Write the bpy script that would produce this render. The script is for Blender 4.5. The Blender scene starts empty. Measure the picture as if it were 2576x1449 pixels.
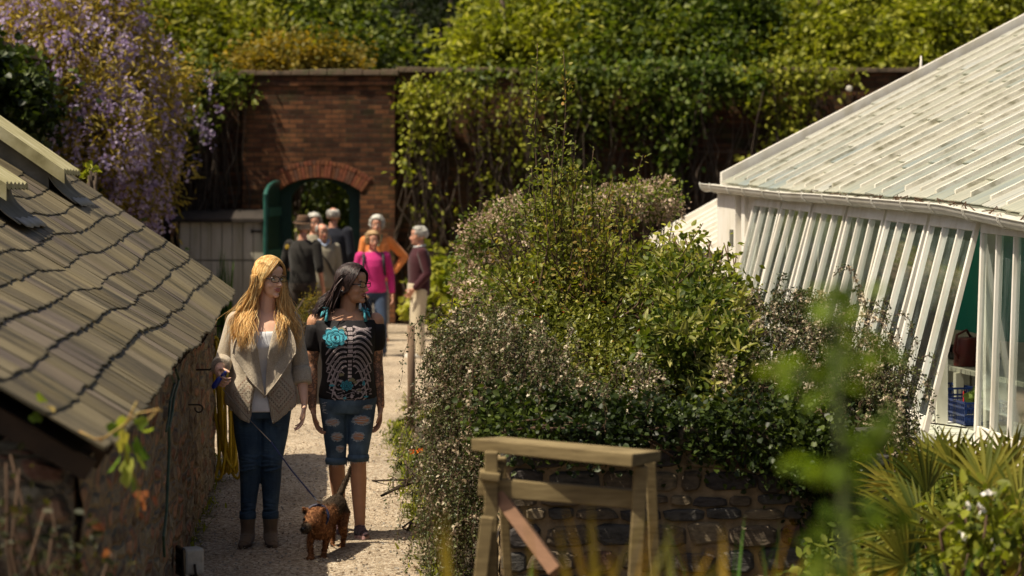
import bpy, bmesh, math, random
import numpy as np
from mathutils import Vector, Matrix, Euler
from mathutils.bvhtree import BVHTree
random.seed(7); RNG = np.random.default_rng(7)
S = bpy.context.scene
COL = S.collection
R = math.radians

# ---------------- camera, world, sun, exposure ----------------
CAM_H = 2.05
F_PX = 2133.0                      # focal length in pixels of a 1024 wide frame
cam = bpy.data.cameras.new('camera'); camo = bpy.data.objects.new('camera', cam); COL.objects.link(camo)
camo.location = (0, 0, CAM_H); camo.rotation_euler = (R(90), 0, 0)
cam.sensor_width = 36; cam.lens = 36*F_PX/1024; cam.shift_y = -(288-197)/1024
cam.clip_start = 0.1; cam.clip_end = 400
cam.dof.use_dof = True; cam.dof.focus_distance = 12.9; cam.dof.aperture_fstop = 2.5
S.camera = camo
W = bpy.data.worlds.new('World'); S.world = W; W.use_nodes = True
SUN_AZ = Vector((-0.93, -0.37)); SUN_EL = R(60)
nt = W.node_tree; bg = nt.nodes['Background']
sky = nt.nodes.new('ShaderNodeTexSky'); sky.sky_type = 'NISHITA'; sky.sun_disc = False
sky.sun_elevation = SUN_EL; sky.sun_rotation = math.atan2(SUN_AZ.x, SUN_AZ.y)
nt.links.new(sky.outputs[0], bg.inputs[0]); sky.dust_density = 5; sky.ozone_density = 0.4; sky.air_density = 0.8; bg.inputs[1].default_value = 0.058
sl = bpy.data.lights.new('sun', 'SUN'); sl.energy = 4.8; sl.angle = R(0.5); sl.color = (1.0, 0.89, 0.70)
so = bpy.data.objects.new('sun', sl); COL.objects.link(so)
az = SUN_AZ.normalized()
sd = Vector((az.x*math.cos(SUN_EL), az.y*math.cos(SUN_EL), math.sin(SUN_EL)))
so.rotation_euler = (-sd).to_track_quat('-Z', 'Y').to_euler(); so.location = (-10, -10, 20)
S.view_settings.view_transform = 'Standard'; S.view_settings.look = 'None'
S.view_settings.exposure = 0.48; S.view_settings.gamma = 1
S.render.engine = 'CYCLES'
try:
    S.cycles.max_bounces = 6; S.cycles.transparent_max_bounces = 12; S.cycles.use_denoising = True
except Exception: pass

# ---------------- helpers ----------------
FD = F_PX*2576/1024; CX = 1288.0; HY = 197*2576/1024
def D(x, y, Y):
    """point at depth Y seen at (x, y) of the 2576 px wide study print of the photograph"""
    return Vector(((x-CX)*Y/FD, Y, CAM_H-(y-HY)*Y/FD))
def tag(o, label=None, cat=None, group=None, kind=None):
    if label: o['label'] = label
    if cat: o['category'] = cat
    if group: o['group'] = group
    if kind: o['kind'] = kind
    return o
def thing(name, label, cat, loc=(0, 0, 0), rz=0, group=None):
    o = bpy.data.objects.new(name, None); COL.objects.link(o); o.location = loc; o.rotation_euler = (0, 0, rz)
    o.empty_display_size = .1
    return tag(o, label, cat, group)
def link(name, me, mat=None, parent=None, smooth=False):
    o = bpy.data.objects.new(name, me); COL.objects.link(o)
    if mat is not None:
        for m in (mat if isinstance(mat, (list, tuple)) else [mat]): me.materials.append(m)
    if parent is not None: o.parent = parent
    if smooth and len(me.polygons): me.polygons.foreach_set('use_smooth', [True]*len(me.polygons))
    me.update()
    return o
class MB:
    """collects shapes, then links them as one mesh object"""
    def __init__(s): s.v = []; s.f = []; s.mi = []; s.cur = 0; s.uv = {}; s.n = 0
    def add(s, vs, fs):
        b = s.n; s.v.extend([tuple(v) for v in vs]); s.n += len(vs)
        for f in fs: s.f.append(tuple(b+i for i in f)); s.mi.append(s.cur)
        return b
    def box(s, a, b, mat=None):
        x0, y0, z0 = a; x1, y1, z1 = b
        vs = [Vector((x, y, z)) for z in (z0, z1) for y in (y0, y1) for x in (x0, x1)]
        if mat is not None: vs = [mat @ v for v in vs]
        s.add(vs, [(0, 2, 3, 1), (4, 5, 7, 6), (0, 1, 5, 4), (2, 6, 7, 3), (0, 4, 6, 2), (1, 3, 7, 5)])
    def hexa(s, p):      # 8 corners: bottom 4 ccw, top 4 ccw
        s.add(p, [(3, 2, 1, 0), (4, 5, 6, 7), (0, 1, 5, 4), (1, 2, 6, 5), (2, 3, 7, 6), (3, 0, 4, 7)])
    def beam(s, p, q, w, h, up=Vector((0, 0, 1))):
        p = Vector(p); q = Vector(q); d = (q-p).normalized()
        sx = d.cross(Vector(up))
        if sx.length < 1e-4: sx = d.cross(Vector((0, 1, 0)))
        sx.normalize(); u = sx.cross(d).normalized(); sx = sx*w/2; u = u*h/2
        s.hexa([p-sx-u, p+sx-u, q+sx-u, q-sx-u, p-sx+u, p+sx+u, q+sx+u, q-sx+u])
    def tube(s, pts, r, n=8, cap=True, flat=1.0, upv=None):
        pts = [Vector(p) for p in pts]; m = len(pts)
        rs = r if isinstance(r, (list, tuple)) else [r]*m
        prev = None; base = s.n; vs = []
        for i, p in enumerate(pts):
            d = (pts[min(i+1, m-1)]-pts[max(i-1, 0)])
            d = d.normalized() if d.length > 1e-9 else Vector((0, 0, 1))
            if prev is None:
                ref = Vector(upv) if upv is not None else (Vector((0, 0, 1)) if abs(d.z) < .9 else Vector((1, 0, 0)))
                a = d.cross(ref).normalized()
            else:
                a = (prev-d*prev.dot(d)); a = a.normalized() if a.length > 1e-6 else d.orthogonal().normalized()
            prev = a; b = d.cross(a)
            for k in range(n):
                t = 2*math.pi*k/n; vs.append(p+a*(rs[i]*math.cos(t))+b*(rs[i]*flat*math.sin(t)))
        fs = [(i*n+k, i*n+(k+1) % n, (i+1)*n+(k+1) % n, (i+1)*n+k) for i in range(m-1) for k in range(n)]
        if cap: fs += [tuple(range(n-1, -1, -1)), tuple((m-1)*n+k for k in range(n))]
        s.add(vs, fs)
    def loft(s, rings, cap=True):
        n = len(rings[0]); vs = [v for r in rings for v in r]
        fs = [(i*n+k, i*n+(k+1) % n, (i+1)*n+(k+1) % n, (i+1)*n+k) for i in range(len(rings)-1) for k in range(n)]
        if cap: fs += [tuple(range(n-1, -1, -1)), tuple((len(rings)-1)*n+k for k in range(n))]
        s.add(vs, fs)
    def ell(s, c, r, n=16, m=10, rot=None):
        c = Vector(c); rings = []
        for i in range(m+1):
            ph = math.pi*(i+.0)/m; ph = min(max(ph, .02), math.pi-.02)
            ring = []
            for k in range(n):
                t = 2*math.pi*k/n
                v = Vector((r[0]*math.sin(ph)*math.cos(t), r[1]*math.sin(ph)*math.sin(t), -r[2]*math.cos(ph)))
                if rot is not None: v = rot @ v
                ring.append(c+v)
            rings.append(ring)
        s.loft(rings)
    def cone(s, p, q, r0, r1, n=14, sq=1.0, ax=(1, 0, 0)):
        """round-ended tapered limb; sq flattens it along the direction across ax"""
        p = Vector(p); q = Vector(q); d = (q-p); L = d.length; d = d/L if L > 1e-9 else Vector((0, 0, 1))
        a = Vector(ax); a = a-d*a.dot(d)
        a = a.normalized() if a.length > 1e-4 else d.orthogonal().normalized()
        b = d.cross(a); rings = []
        def ring(c, r): return [c+a*(r*math.cos(2*math.pi*k/n))+b*(r*sq*math.sin(2*math.pi*k/n)) for k in range(n)]
        for i in range(4):
            t = math.pi/2*(i+.15)/4; rings.append(ring(p-d*(r0*math.cos(t)), r0*math.sin(t)))
        rings.append(ring(p, r0)); rings.append(ring((p+q)/2, (r0+r1)/2)); rings.append(ring(q, r1))
        for i in range(3, -1, -1):
            t = math.pi/2*(i+.15)/4; rings.append(ring(q+d*(r1*math.cos(t)), r1*math.sin(t)))
        s.loft(rings)
    def limb(s, pts, rs, **k):
        for i in range(len(pts)-1): s.cone(pts[i], pts[i+1], rs[i], rs[i+1], **k)
    def grid(s, P):
        a = len(P); b = len(P[0])
        s.add([p for r in P for p in r], [(i*b+j, i*b+j+1, (i+1)*b+j+1, (i+1)*b+j) for i in range(a-1) for j in range(b-1)])
    def mesh(s, name='m'):
        me = bpy.data.meshes.new(name); me.from_pydata(s.v, [], s.f)
        if any(s.mi): me.polygons.foreach_set('material_index', s.mi)
        return me
    def build(s, name, mat, parent=None, smooth=False, bevel=0, loc=None):
        me = s.mesh(name)
        bm = bmesh.new(); bm.from_mesh(me); bmesh.ops.recalc_face_normals(bm, faces=bm.faces); bm.to_mesh(me); bm.free()
        o = link(name, me, mat, parent, smooth)
        if bevel:
            b = o.modifiers.new('b', 'BEVEL'); b.width = bevel; b.segments = 2; b.limit_method = 'ANGLE'
        if loc is not None: o.location = loc
        return o
def bake(o):
    """apply the modifiers of o by evaluation"""
    dg = bpy.context.evaluated_depsgraph_get(); dg.update()
    me = bpy.data.meshes.new_from_object(o.evaluated_get(dg)); old = o.data; o.modifiers.clear(); o.data = me
    bpy.data.meshes.remove(old); return o
def organic(mb, name, mat, parent=None, voxel=.006, smooth=3, factor=.5):
    """several shapes fused to one continuous smooth surface"""
    me = mb.mesh(name); bm = bmesh.new(); bm.from_mesh(me); bmesh.ops.recalc_face_normals(bm, faces=bm.faces); bm.to_mesh(me); bm.free()
    o = link(name, me, mat, None, True)
    r = o.modifiers.new('r', 'REMESH'); r.mode = 'VOXEL'; r.voxel_size = voxel; r.use_smooth_shade = True
    if smooth: s_ = o.modifiers.new('s', 'SMOOTH'); s_.iterations = smooth; s_.factor = factor
    bake(o)
    if parent is not None: o.parent = parent
    o.data.polygons.foreach_set('use_smooth', [True]*len(o.data.polygons))
    return o
def fattr(o, name, vals):
    a = o.data.attributes.new(name, 'FLOAT', 'POINT'); a.data.foreach_set('value', np.asarray(vals, dtype=np.float32))
def coords(o):
    a = np.empty(len(o.data.vertices)*3, np.float32); o.data.vertices.foreach_get('co', a); return a.reshape(-1, 3)
def setco(o, a): o.data.vertices.foreach_set('co', np.ascontiguousarray(a, np.float32).ravel()); o.data.update()

# ---------------- materials ----------------
class NT:
    def __init__(s, name):
        s.m = bpy.data.materials.new(name); s.m.use_nodes = True; s.t = s.m.node_tree; s.n = s.t.nodes; s.bs = s.n['Principled BSDF']; s.out = s.n['Material Output']
    def node(s, ty, **kw):
        n = s.n.new('ShaderNode'+ty)
        for k, v in kw.items():
            if k.startswith('i_'):
                key = k[2:]; key = int(key) if key.isdigit() else key.replace('_', ' '); s.set(n.inputs[key], v)
            else: setattr(n, k, v)
        return n
    def set(s, inp, v):
        if hasattr(v, 'is_linked') or hasattr(v, 'links'): s.t.links.new(v, inp)
        elif isinstance(v, (tuple, list)) and len(v) == 3 and inp.type == 'RGBA': inp.default_value = (*v, 1)
        else: inp.default_value = v
    def coord(s, kind='Object', scale=(1, 1, 1), rot=(0, 0, 0)):
        c = s.node('TexCoord'); mp = s.node('Mapping'); s.t.links.new(c.outputs[kind], mp.inputs[0])
        mp.inputs['Scale'].default_value = scale; mp.inputs['Rotation'].default_value = rot; return mp.outputs[0]
    def noise(s, vec, scale, detail=4, rough=.6, dist=0):
        return s.node('TexNoise', i_Vector=vec, i_Scale=scale, i_Detail=detail, i_Roughness=rough, i_Distortion=dist).outputs[0]
    def ramp(s, fac, stops, interp='LINEAR'):
        r = s.node('ValToRGB'); s.t.links.new(fac, r.inputs[0]); e = r.color_ramp; e.interpolation = interp
        while len(e.elements) < len(stops): e.elements.new(.5)
        for el, (p, c) in zip(e.elements, stops):
            el.position = p; el.color = (*c, 1) if isinstance(c, (tuple, list)) else (c, c, c, 1)
        return r.outputs[0]
    def mix(s, fac, a, b, mode='MIX'):
        n = s.node('MixRGB', blend_type=mode); s.set(n.inputs[0], fac); s.set(n.inputs[1], a); s.set(n.inputs[2], b); return n.outputs[0]
    def math(s, op, a, b=0.0, c=None):
        n = s.node('Math', operation=op); s.set(n.inputs[0], a); s.set(n.inputs[1], b)
        if c is not None: s.set(n.inputs[2], c)
        return n.outputs[0]
    def attr(s, name): return s.node('Attribute', attribute_name=name).outputs['Fac']
    def bump(s, h, strength=.4, dist=.01, normal=None):
        b = s.node('Bump', i_Strength=strength, i_Distance=dist); s.t.links.new(h, b.inputs['Height'])
        if normal is not None: s.t.links.new(normal, b.inputs['Normal'])
        s.t.links.new(b.outputs[0], s.bs.inputs['Normal']); return b.outputs[0]
    def base(s, c, rough=.7, spec=.4, metal=0):
        s.set(s.bs.inputs['Base Color'], c); s.set(s.bs.inputs['Roughness'], rough)
        s.bs.inputs['Specular IOR Level'].default_value = spec; s.bs.inputs['Metallic'].default_value = metal; return s
MATS = {}
def simple(name, c1, c2=None, scale=20, rough=.7, bump=.0, bd=.005, c3=None, stretch=(1, 1, 1), spec=.4, metal=0, detail=5, sheen=0):
    if name in MATS: return MATS[name]
    t = NT(name); v = t.coord('Object', stretch); n = t.noise(v, scale, detail)
    c2 = c2 or tuple(x*.75 for x in c1)
    st = [(.32, c2), (.62, c1)] if c3 is None else [(.3, c2), (.5, c1), (.68, c3)]
    t.base(t.ramp(n, st), rough, spec, metal)
    if bump: t.bump(t.noise(v, scale*2.2, 6), bump, bd)
    if sheen: t.bs.inputs['Sheen Weight'].default_value = sheen
    MATS[name] = t.m; return t.m
def leafmat(name, cols, rough=.55, trans=.35, nscale=1.6, tcol=None, spec=.25):
    """leaves: each leaf has its own tint (attribute rnd), clumps drift slowly"""
    t = NT(name); r = t.attr('rnd'); v = t.coord('Object')
    n = t.noise(v, nscale, 2); f = t.math('MULTIPLY_ADD', n, 1.35, t.math('MULTIPLY_ADD', r, .55, -.45))
    k = len(cols); c = t.ramp(f, [((i+.5)/k, c_) for i, c_ in enumerate(cols)])
    t.base(c, rough, spec)
    tr = t.node('BsdfTranslucent'); t.set(tr.inputs[0], t.mix(1, c, tcol or (1.5, 1.6, .6), 'MULTIPLY'))
    mx = t.node('MixShader'); mx.inputs[0].default_value = trans
    t.t.links.new(t.bs.outputs[0], mx.inputs[1]); t.t.links.new(tr.outputs[0], mx.inputs[2]); t.t.links.new(mx.outputs[0], t.out.inputs[0])
    return t.m

# ---------------- foliage ----------------
def unit(a): return a/np.maximum(np.linalg.norm(a, axis=-1, keepdims=True), 1e-9)
OVAL = (np.array([(0, 0, 0), (.27, .3, .07), (.24, .68, .05), (0, 1, -.06), (-.24, .68, .05), (-.27, .3, .07)]), [(0, 1, 2, 3), (0, 3, 4, 5)])
WIDE = (np.array([(0, 0, 0), (.42, .12, .08), (.40, .55, .05), (0, 1, -.12), (-.40, .55, .05), (-.42, .12, .08)]), [(0, 1, 2, 3), (0, 3, 4, 5)])
SLIM = (np.array([(0, 0, 0), (.12, .3, .03), (.1, .7, .02), (0, 1, -.12), (-.1, .7, .02), (-.12, .3, .03)]), [(0, 1, 2, 3), (0, 3, 4, 5)])
DIAM = (np.array([(0, 0, 0), (.36, .5, .05), (0, 1, 0), (-.36, .5, .05)]), [(0, 1, 2, 3)])
STAR = (np.array([(0, 0, .1)]+[(.55*math.cos(k*math.pi/5)*(1 if k % 2 == 0 else .45), .55*math.sin(k*math.pi/5)*(1 if k % 2 == 0 else .45), 0) for k in range(10)]),
        [(0, 1+k, 1+(k+1) % 10, 1+(k+2) % 10) for k in range(0, 10, 2)])
LOBE = (np.array([(0, 0, 0), (.3, -.1, .03), (.55, .25, .1), (.32, .42, .03), (.38, .72, .08), (0, 1, -.08), (-.38, .72, .08), (-.32, .42, .03), (-.55, .25, .1), (-.3, -.1, .03)]),
        [(0, 1, 2, 3), (0, 3, 4, 5), (0, 5, 6, 7), (0, 7, 8, 9)])
def leaves(name, P, A, size, tmpl, mat, parent=None, jitter=.9, up=.5, rnd=None):
    """P points, A growth directions; one mesh of many leaves"""
    P = np.asarray(P, float); n = len(P); T, F = tmpl
    A = unit(np.asarray(A, float)+RNG.normal(0, jitter, (n, 3)))
    N = RNG.normal(0, 1, (n, 3)); N[:, 2] += up*2
    N = N-A*np.sum(N*A, 1, keepdims=True); N = unit(N); X = np.cross(A, N)
    sz = (np.asarray(size)*RNG.uniform(.6, 1.3, n)) if np.ndim(size) == 0 else np.asarray(size)
    V = P[:, None, :]+sz[:, None, None]*(T[None, :, 0:1]*X[:, None, :]+T[None, :, 1:2]*A[:, None, :]+T[None, :, 2:3]*N[:, None, :])
    k = len(T); V = V.reshape(-1, 3); nf = len(F)
    idx = (np.arange(n)[:, None, None]*k+np.array(F)[None]).reshape(-1)
    me = bpy.data.meshes.new(name); me.vertices.add(len(V)); me.vertices.foreach_set('co', V.astype(np.float32).ravel())
    me.loops.add(len(idx)); me.loops.foreach_set('vertex_index', idx.astype(np.int32))
    me.polygons.add(n*nf); me.polygons.foreach_set('loop_start', np.arange(0, n*nf*4, 4, dtype=np.int32))
    me.update(calc_edges=True)
    rv = RNG.uniform(0, 1, n) if rnd is None else rnd
    a = me.attributes.new('rnd', 'FLOAT', 'POINT'); a.data.foreach_set('value', np.repeat(rv, k).astype(np.float32))
    return link(name, me, mat, parent)
def crown(blobs, n, clump=.10, per=14, shell=.55, lumps=True):
    """points clustered to twigs through the outer part of a set of ellipsoids [(centre, radii)]"""
    vol = np.array([b[1][0]*b[1][1]*b[1][2] for b in blobs])**(2/3.); w = vol/vol.sum()
    nc = max(1, n//per); which = RNG.choice(len(blobs), nc, p=w)
    C = np.array([tuple(b[0]) for b in blobs])[which]; Rr = np.array([tuple(b[1]) for b in blobs])[which]
    d = unit(RNG.normal(0, 1, (nc, 3))); rad = (shell+(1-shell)*RNG.uniform(0, 1, (nc, 1)))
    rad = rad*(1+.10*np.sin(d[:, :1]*9+which[:, None])+.10*np.sin(d[:, 2:]*11+which[:, None]*2))
    c = C+d*Rr*rad
    P = np.repeat(c, per, 0)+RNG.normal(0, clump, (nc*per, 3)); A = np.repeat(unit(d*Rr), per, 0)
    return P, A
def blob(x, y, rx, ry, Y, rd=None):
    """ellipsoid at depth Y covering rx, ry pixels round (x, y) of the study print"""
    k = Y/FD; return (D(x, y, Y), (rx*k, rd if rd else (rx+ry)*.5*k, ry*k))
def stems(mb, base, tips, r0=.012, r1=.003, sag=.0, wob=.04, seg=5, n=5):
    base = Vector(base)
    for t in tips:
        t = Vector(t); pts = []
        for i in range(seg+1):
            u = i/seg; p = base.lerp(t, u); p.z += sag*math.sin(math.pi*u)
            if 0 < i < seg: p += Vector((random.gauss(0, wob), random.gauss(0, wob), random.gauss(0, wob)))
            pts.append(p)
        mb.tube(pts, [r0+(r1-r0)*i/seg for i in range(seg+1)], n)
# ================= setting materials =================
def brickmat(name, plane='xz', dark=(.028, .016, .010), mid=(.10, .040, .021), lite=(.19, .08, .038), mortar=(.065, .048, .032), moss=(.05, .055, .02), bw=.225, bh=.075, mossamt=.5):
    t = NT(name); v = t.coord('Object'); sp = t.node('SeparateXYZ'); t.t.links.new(v, sp.inputs[0])
    cb = t.node('CombineXYZ'); t.t.links.new(sp.outputs['X' if plane == 'xz' else 'Y'], cb.inputs[0]); t.t.links.new(sp.outputs['Z'], cb.inputs[1])
    wob = t.node('TexNoise', i_Vector=cb.outputs[0], i_Scale=3.0, i_Detail=2); 
    vv = t.node('VectorMath', operation='MULTIPLY_ADD'); t.t.links.new(wob.outputs[1], vv.inputs[0]); vv.inputs[1].default_value = (.03, .03, 0); t.t.links.new(cb.outputs[0], vv.inputs[2])
    b = t.node('TexBrick', i_Vector=vv.outputs[0], i_Scale=1.0, i_Color1=(0, 0, 0), i_Color2=(1, 1, 1), i_Mortar=(.5, .5, .5))
    b.inputs['Mortar Size'].default_value = .008; b.inputs['Brick Width'].default_value = bw; b.inputs['Row Height'].default_value = bh; b.inputs['Mortar Smooth'].default_value = .3
    n1 = t.noise(v, 1.3, 5); n2 = t.noise(v, 14, 4); n3 = t.noise(v, 3.2, 6, .7)
    var = t.math('ADD', t.math('MULTIPLY', b.outputs[0], .34), t.math('ADD', t.math('MULTIPLY', n1, .62), t.math('MULTIPLY', n2, .18)))
    c = t.ramp(var, [(.32, dark), (.52, mid), (.72, lite), (.9, tuple(min(1, x*1.35) for x in lite))])
    c = t.mix(b.outputs[1], c, mortar)
    soot = t.ramp(t.noise(t.coord('Object', (.9, .9, .5)), 1.1, 5, .7), [(.38, .28), (.62, 1.0)]); c = t.mix(.85, c, soot, 'MULTIPLY')
    mm = t.ramp(n3, [(.56-.18*mossamt, 0), (.72-.1*mossamt, 1)]); c = t.mix(t.math('MULTIPLY', mm, mossamt), c, moss)
    lich = t.ramp(t.noise(v, 26, 3), [(.68, 0), (.74, 1)]); c = t.mix(t.math('MULTIPLY', lich, .35), c, (.33, .30, .22))
    t.base(c, .92, .2)
    h = t.math('SUBTRACT', t.math('MULTIPLY', n2, .6), b.outputs[1]); t.bump(h, .7, .012)
    return t.m
def rubble(name, stones, mortar, scale=(4, 4, 7), width=.06, bumpd=.03, speck=(.2, .19, .12), wobv=.55):
    t = NT(name); v = t.coord('Object', scale)
    wob = t.node('TexNoise', i_Vector=v, i_Scale=1.2, i_Detail=3)
    vv = t.node('VectorMath', operation='MULTIPLY_ADD'); t.t.links.new(wob.outputs[1], vv.inputs[0]); vv.inputs[1].default_value = (wobv, wobv, wobv); t.t.links.new(v, vv.inputs[2])
    e = t.node('TexVoronoi', feature='DISTANCE_TO_EDGE', i_Vector=vv.outputs[0], i_Scale=1.0)
    ce = t.node('TexVoronoi', feature='F1', i_Vector=vv.outputs[0], i_Scale=1.0)
    sc = t.node('SeparateColor'); t.t.links.new(ce.outputs['Color'], sc.inputs[0])
    k = len(stones); c = t.ramp(sc.outputs[0], [(i/k, s_) for i, s_ in enumerate(stones)], 'CONSTANT')
    o = t.coord('Object'); n = t.noise(o, 22, 6, .7); c = t.mix(.75, c, t.ramp(n, [(.3, .25), (.7, 1.5)]), 'MULTIPLY')
    em = t.math('ADD', e.outputs[0], t.math('MULTIPLY', t.math('SUBTRACT', t.noise(o, 30, 4), .5), .14))
    m = t.ramp(em, [(width*.6, 1), (width*1.6, 0)]); mo = t.ramp(t.noise(o, 9, 5), [(.3, tuple(x*.55 for x in mortar)), (.7, mortar)])
    c = t.mix(m, c, mo)
    sp = t.ramp(t.noise(o, 11, 6, .75), [(.58, 0), (.66, 1)]); c = t.mix(t.math('MULTIPLY', sp, .6), c, speck)
    t.base(c, .93, .2)
    h = t.math('ADD', t.ramp(e.outputs[0], [(0, 0), (.25, 1)]), t.math('MULTIPLY', n, .5)); t.bump(h, 1.0, bumpd)
    return t.m
def gravelmat():
    t = NT('gravel'); v = t.coord('Object')
    vo = t.node('TexVoronoi', feature='F1', i_Vector=v, i_Scale=70.0); sc = t.node('SeparateColor'); t.t.links.new(vo.outputs['Color'], sc.inputs[0])
    c = t.ramp(sc.outputs[0], [(0, (.20, .15, .10)), (.3, (.34, .26, .18)), (.6, (.44, .35, .25)), (.9, (.56, .48, .37))])
    n = t.noise(v, .9, 6, .7); c = t.mix(.8, c, t.ramp(n, [(.3, .6), (.6, 1.08)]), 'MULTIPLY')
    # moss creeping in from both edges of the path
    g = t.attr('edge'); mf = t.math('ADD', g, t.math('MULTIPLY', t.math('SUBTRACT', t.noise(v, 5, 6, .75), .5), 1.9))
    c = t.mix(t.ramp(mf, [(.62, 0), (.95, .85)]), c, t.ramp(t.noise(v, 30, 4), [(.35, (.05, .04, .022)), (.6, (.09, .095, .03))]))
    t.base(c, .95, .15); t.bump(t.math('ADD', vo.outputs['Distance'], t.math('MULTIPLY', t.noise(v, 160, 3), .3)), .8, .012)
    return t.m
M_soil = simple('soil', (.055, .04, .025), (.025, .018, .012), 6, .95, .6, .03, c3=(.075, .06, .035))
M_gravel = gravelmat()
M_brick = brickmat('old_brick', mossamt=.6)
M_brick2 = brickmat('pier_brick', dark=(.035, .018, .011), mid=(.11, .046, .024), lite=(.25, .105, .046), mossamt=.4)
M_darkgreen = simple('dark_green_paint', (.006, .04, .032), (.004, .028, .022), 8, .42)
M_white = simple('weathered_white_paint', (.78, .74, .66), (.66, .61, .50), 7, .5, .08, .002, c3=(.84, .81, .74), stretch=(1, 1, .4))
M_old_white = simple('stained_white_boards', (.50, .46, .37), (.34, .31, .22), 3, .75, .1, .003, c3=(.58, .54, .46), stretch=(2, 1, .25))
M_iron = simple('black_iron', (.02, .018, .016), (.035, .022, .014), 30, .6)

PATH_SL = -.0891
def path_x(Y, off): return off+PATH_SL*Y
# ground: one sheet to the horizon, gently rolling beyond the walls
gm = MB()
xs = np.concatenate([np.linspace(-150, -8, 14), np.linspace(-7, 12, 40), np.linspace(13, 150, 14)]); ys = np.concatenate([np.linspace(-60, 0, 6), np.linspace(.5, 48, 96), np.linspace(50, 200, 16)])
gm.grid([[(x, y, -.02) for x in xs] for y in ys])
ground = tag(gm.build('ground', M_soil), kind='structure')
# gravel path
def path_edges(Y):
    l = -.80; r = .60
    if Y > 16: l = -.80-(min(Y, 21)-16)*.22
    if Y > 21: l -= (min(Y, 34)-21)*.05
    if Y > 19: r = .60+(min(Y, 25)-19)*.38+max(0, min(Y, 34)-25)*.05
    return path_x(Y, l), path_x(Y, r)
pm = MB(); rows = []; ed = []
for Y in np.linspace(4, 34.4, 150):
    a, b = path_edges(Y); row = []
    wr = .03*math.sin(Y*3.1)+.02*math.sin(Y*7.7)
    for j in range(25):
        u = j/24; x = a+(b+wr-a)*u; row.append((x, Y, .004+.008*math.sin(x*5+Y*2)+.006*math.sin(x*13-Y*5)+.02)); 
        ed.append(max(1-(x-a)/.30, 1-(b+wr-x)/.16, 0) if Y < 22 else max(0, 1-min(x-a, b-x)/.3))
    rows.append(row)
pm.grid(rows); path = pm.build('path', M_gravel, smooth=True); fattr(path, 'edge', ed); tag(path, kind='structure')
# loose stones on the path
st = MB()
peb = [(random.uniform(10.2, 20)) for _ in range(4200)]
def stone(mb, c, r):
    vs = []; n = 5; q = Euler((random.uniform(-.4, .4), random.uniform(-.4, .4), random.uniform(0, 6))).to_matrix()
    for z, k in ((-.45, .8), (.35, .75)):
        for i in range(n):
            t = 2*math.pi*i/n; rr = r*k*random.uniform(.75, 1.2); vs.append(Vector(c)+q @ Vector((rr*math.cos(t), rr*math.sin(t)*.8, r*z*.8)))
    mb.add(vs, [tuple(range(n-1, -1, -1)), tuple(n+i for i in range(n))]+[(i, (i+1) % n, n+(i+1) % n, n+i) for i in range(n)])
for Y in peb:
    a, b = path_edges(Y); x = random.uniform(a, b); st.cur = random.choice((0, 0, 1, 2)); stone(st, (x, Y, .033), random.uniform(.004, .011))
SM = [simple('pebble_pale', (.5, .42, .32), (.38, .31, .22)), simple('pebble_brown', (.26, .19, .13)), simple('pebble_grey', (.33, .31, .28))]
tag(st.build('loose_gravel', SM), 'small loose pale stones scattered over the gravel path', 'gravel', kind='stuff')

# ================= far brick garden wall =================
WY = 34.0
wall = thing('brick_garden_wall', 'tall old brick garden wall with an arched gateway through it', 'wall', (-3.06, WY, 0))
def WL(x, y, dy=0): p = D(x, y, WY); return (p.x+3.06, dy, p.z)
zt = D(0, 192, WY).z
def wing(x0, x1, ztop, name, mat, y0=.0, y1=.5):
    m = MB(); a = D(x0, 0, WY).x+3.06; b = D(x1, 0, WY).x+3.06
    m.box((a, y0, -.1), (b, y1, ztop)); m.build(name, mat, wall)
    c = MB(); n = max(1, int((b-a)/.42)); w = (b-a)/n
    for i in range(n):
        dz = random.uniform(-.012, .015); c.box((a+i*w+.004, y0-.05-random.uniform(0, .02), ztop+.002), (a+(i+1)*w-.004, y1+.05, ztop+.075+dz))
    c.build('coping', M_cop, wall, bevel=.008)
M_cop = simple('coping_stone', (.17, .12, .08), (.07, .055, .035), 6, .95, .5, .02, c3=(.12, .12, .06))
wing(-400, 613, zt-.02, 'wall_panel', M_brick); wing(997, 3900, zt+.06, 'wall_panel', M_brick)
# pier with arch
ax0 = D(700, 0, WY).x+3.06; ax1 = D(908, 0, WY).x+3.06; acx = (ax0+ax1)/2; aw = (ax1-ax0)/2
zs = D(0, 480, WY).z; zc = D(0, 447, WY).z
px0 = D(615, 0, WY).x+3.06; px1 = D(995, 0, WY).x+3.06
def arcz(x): 
    rise = zc-zs; Rr = (aw*aw+rise*rise)/(2*rise); return zc-Rr+math.sqrt(max(Rr*Rr-(x-acx)**2, 0))
pier = MB(); yf, yb = -.22, .55
prof = [(px0, -.1), (ax0, -.1)]+[(ax0+(ax1-ax0)*i/16, arcz(ax0+(ax1-ax0)*i/16)) for i in range(17)]+[(ax1, -.1), (px1, -.1), (px1, zt), (px0, zt)]
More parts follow.
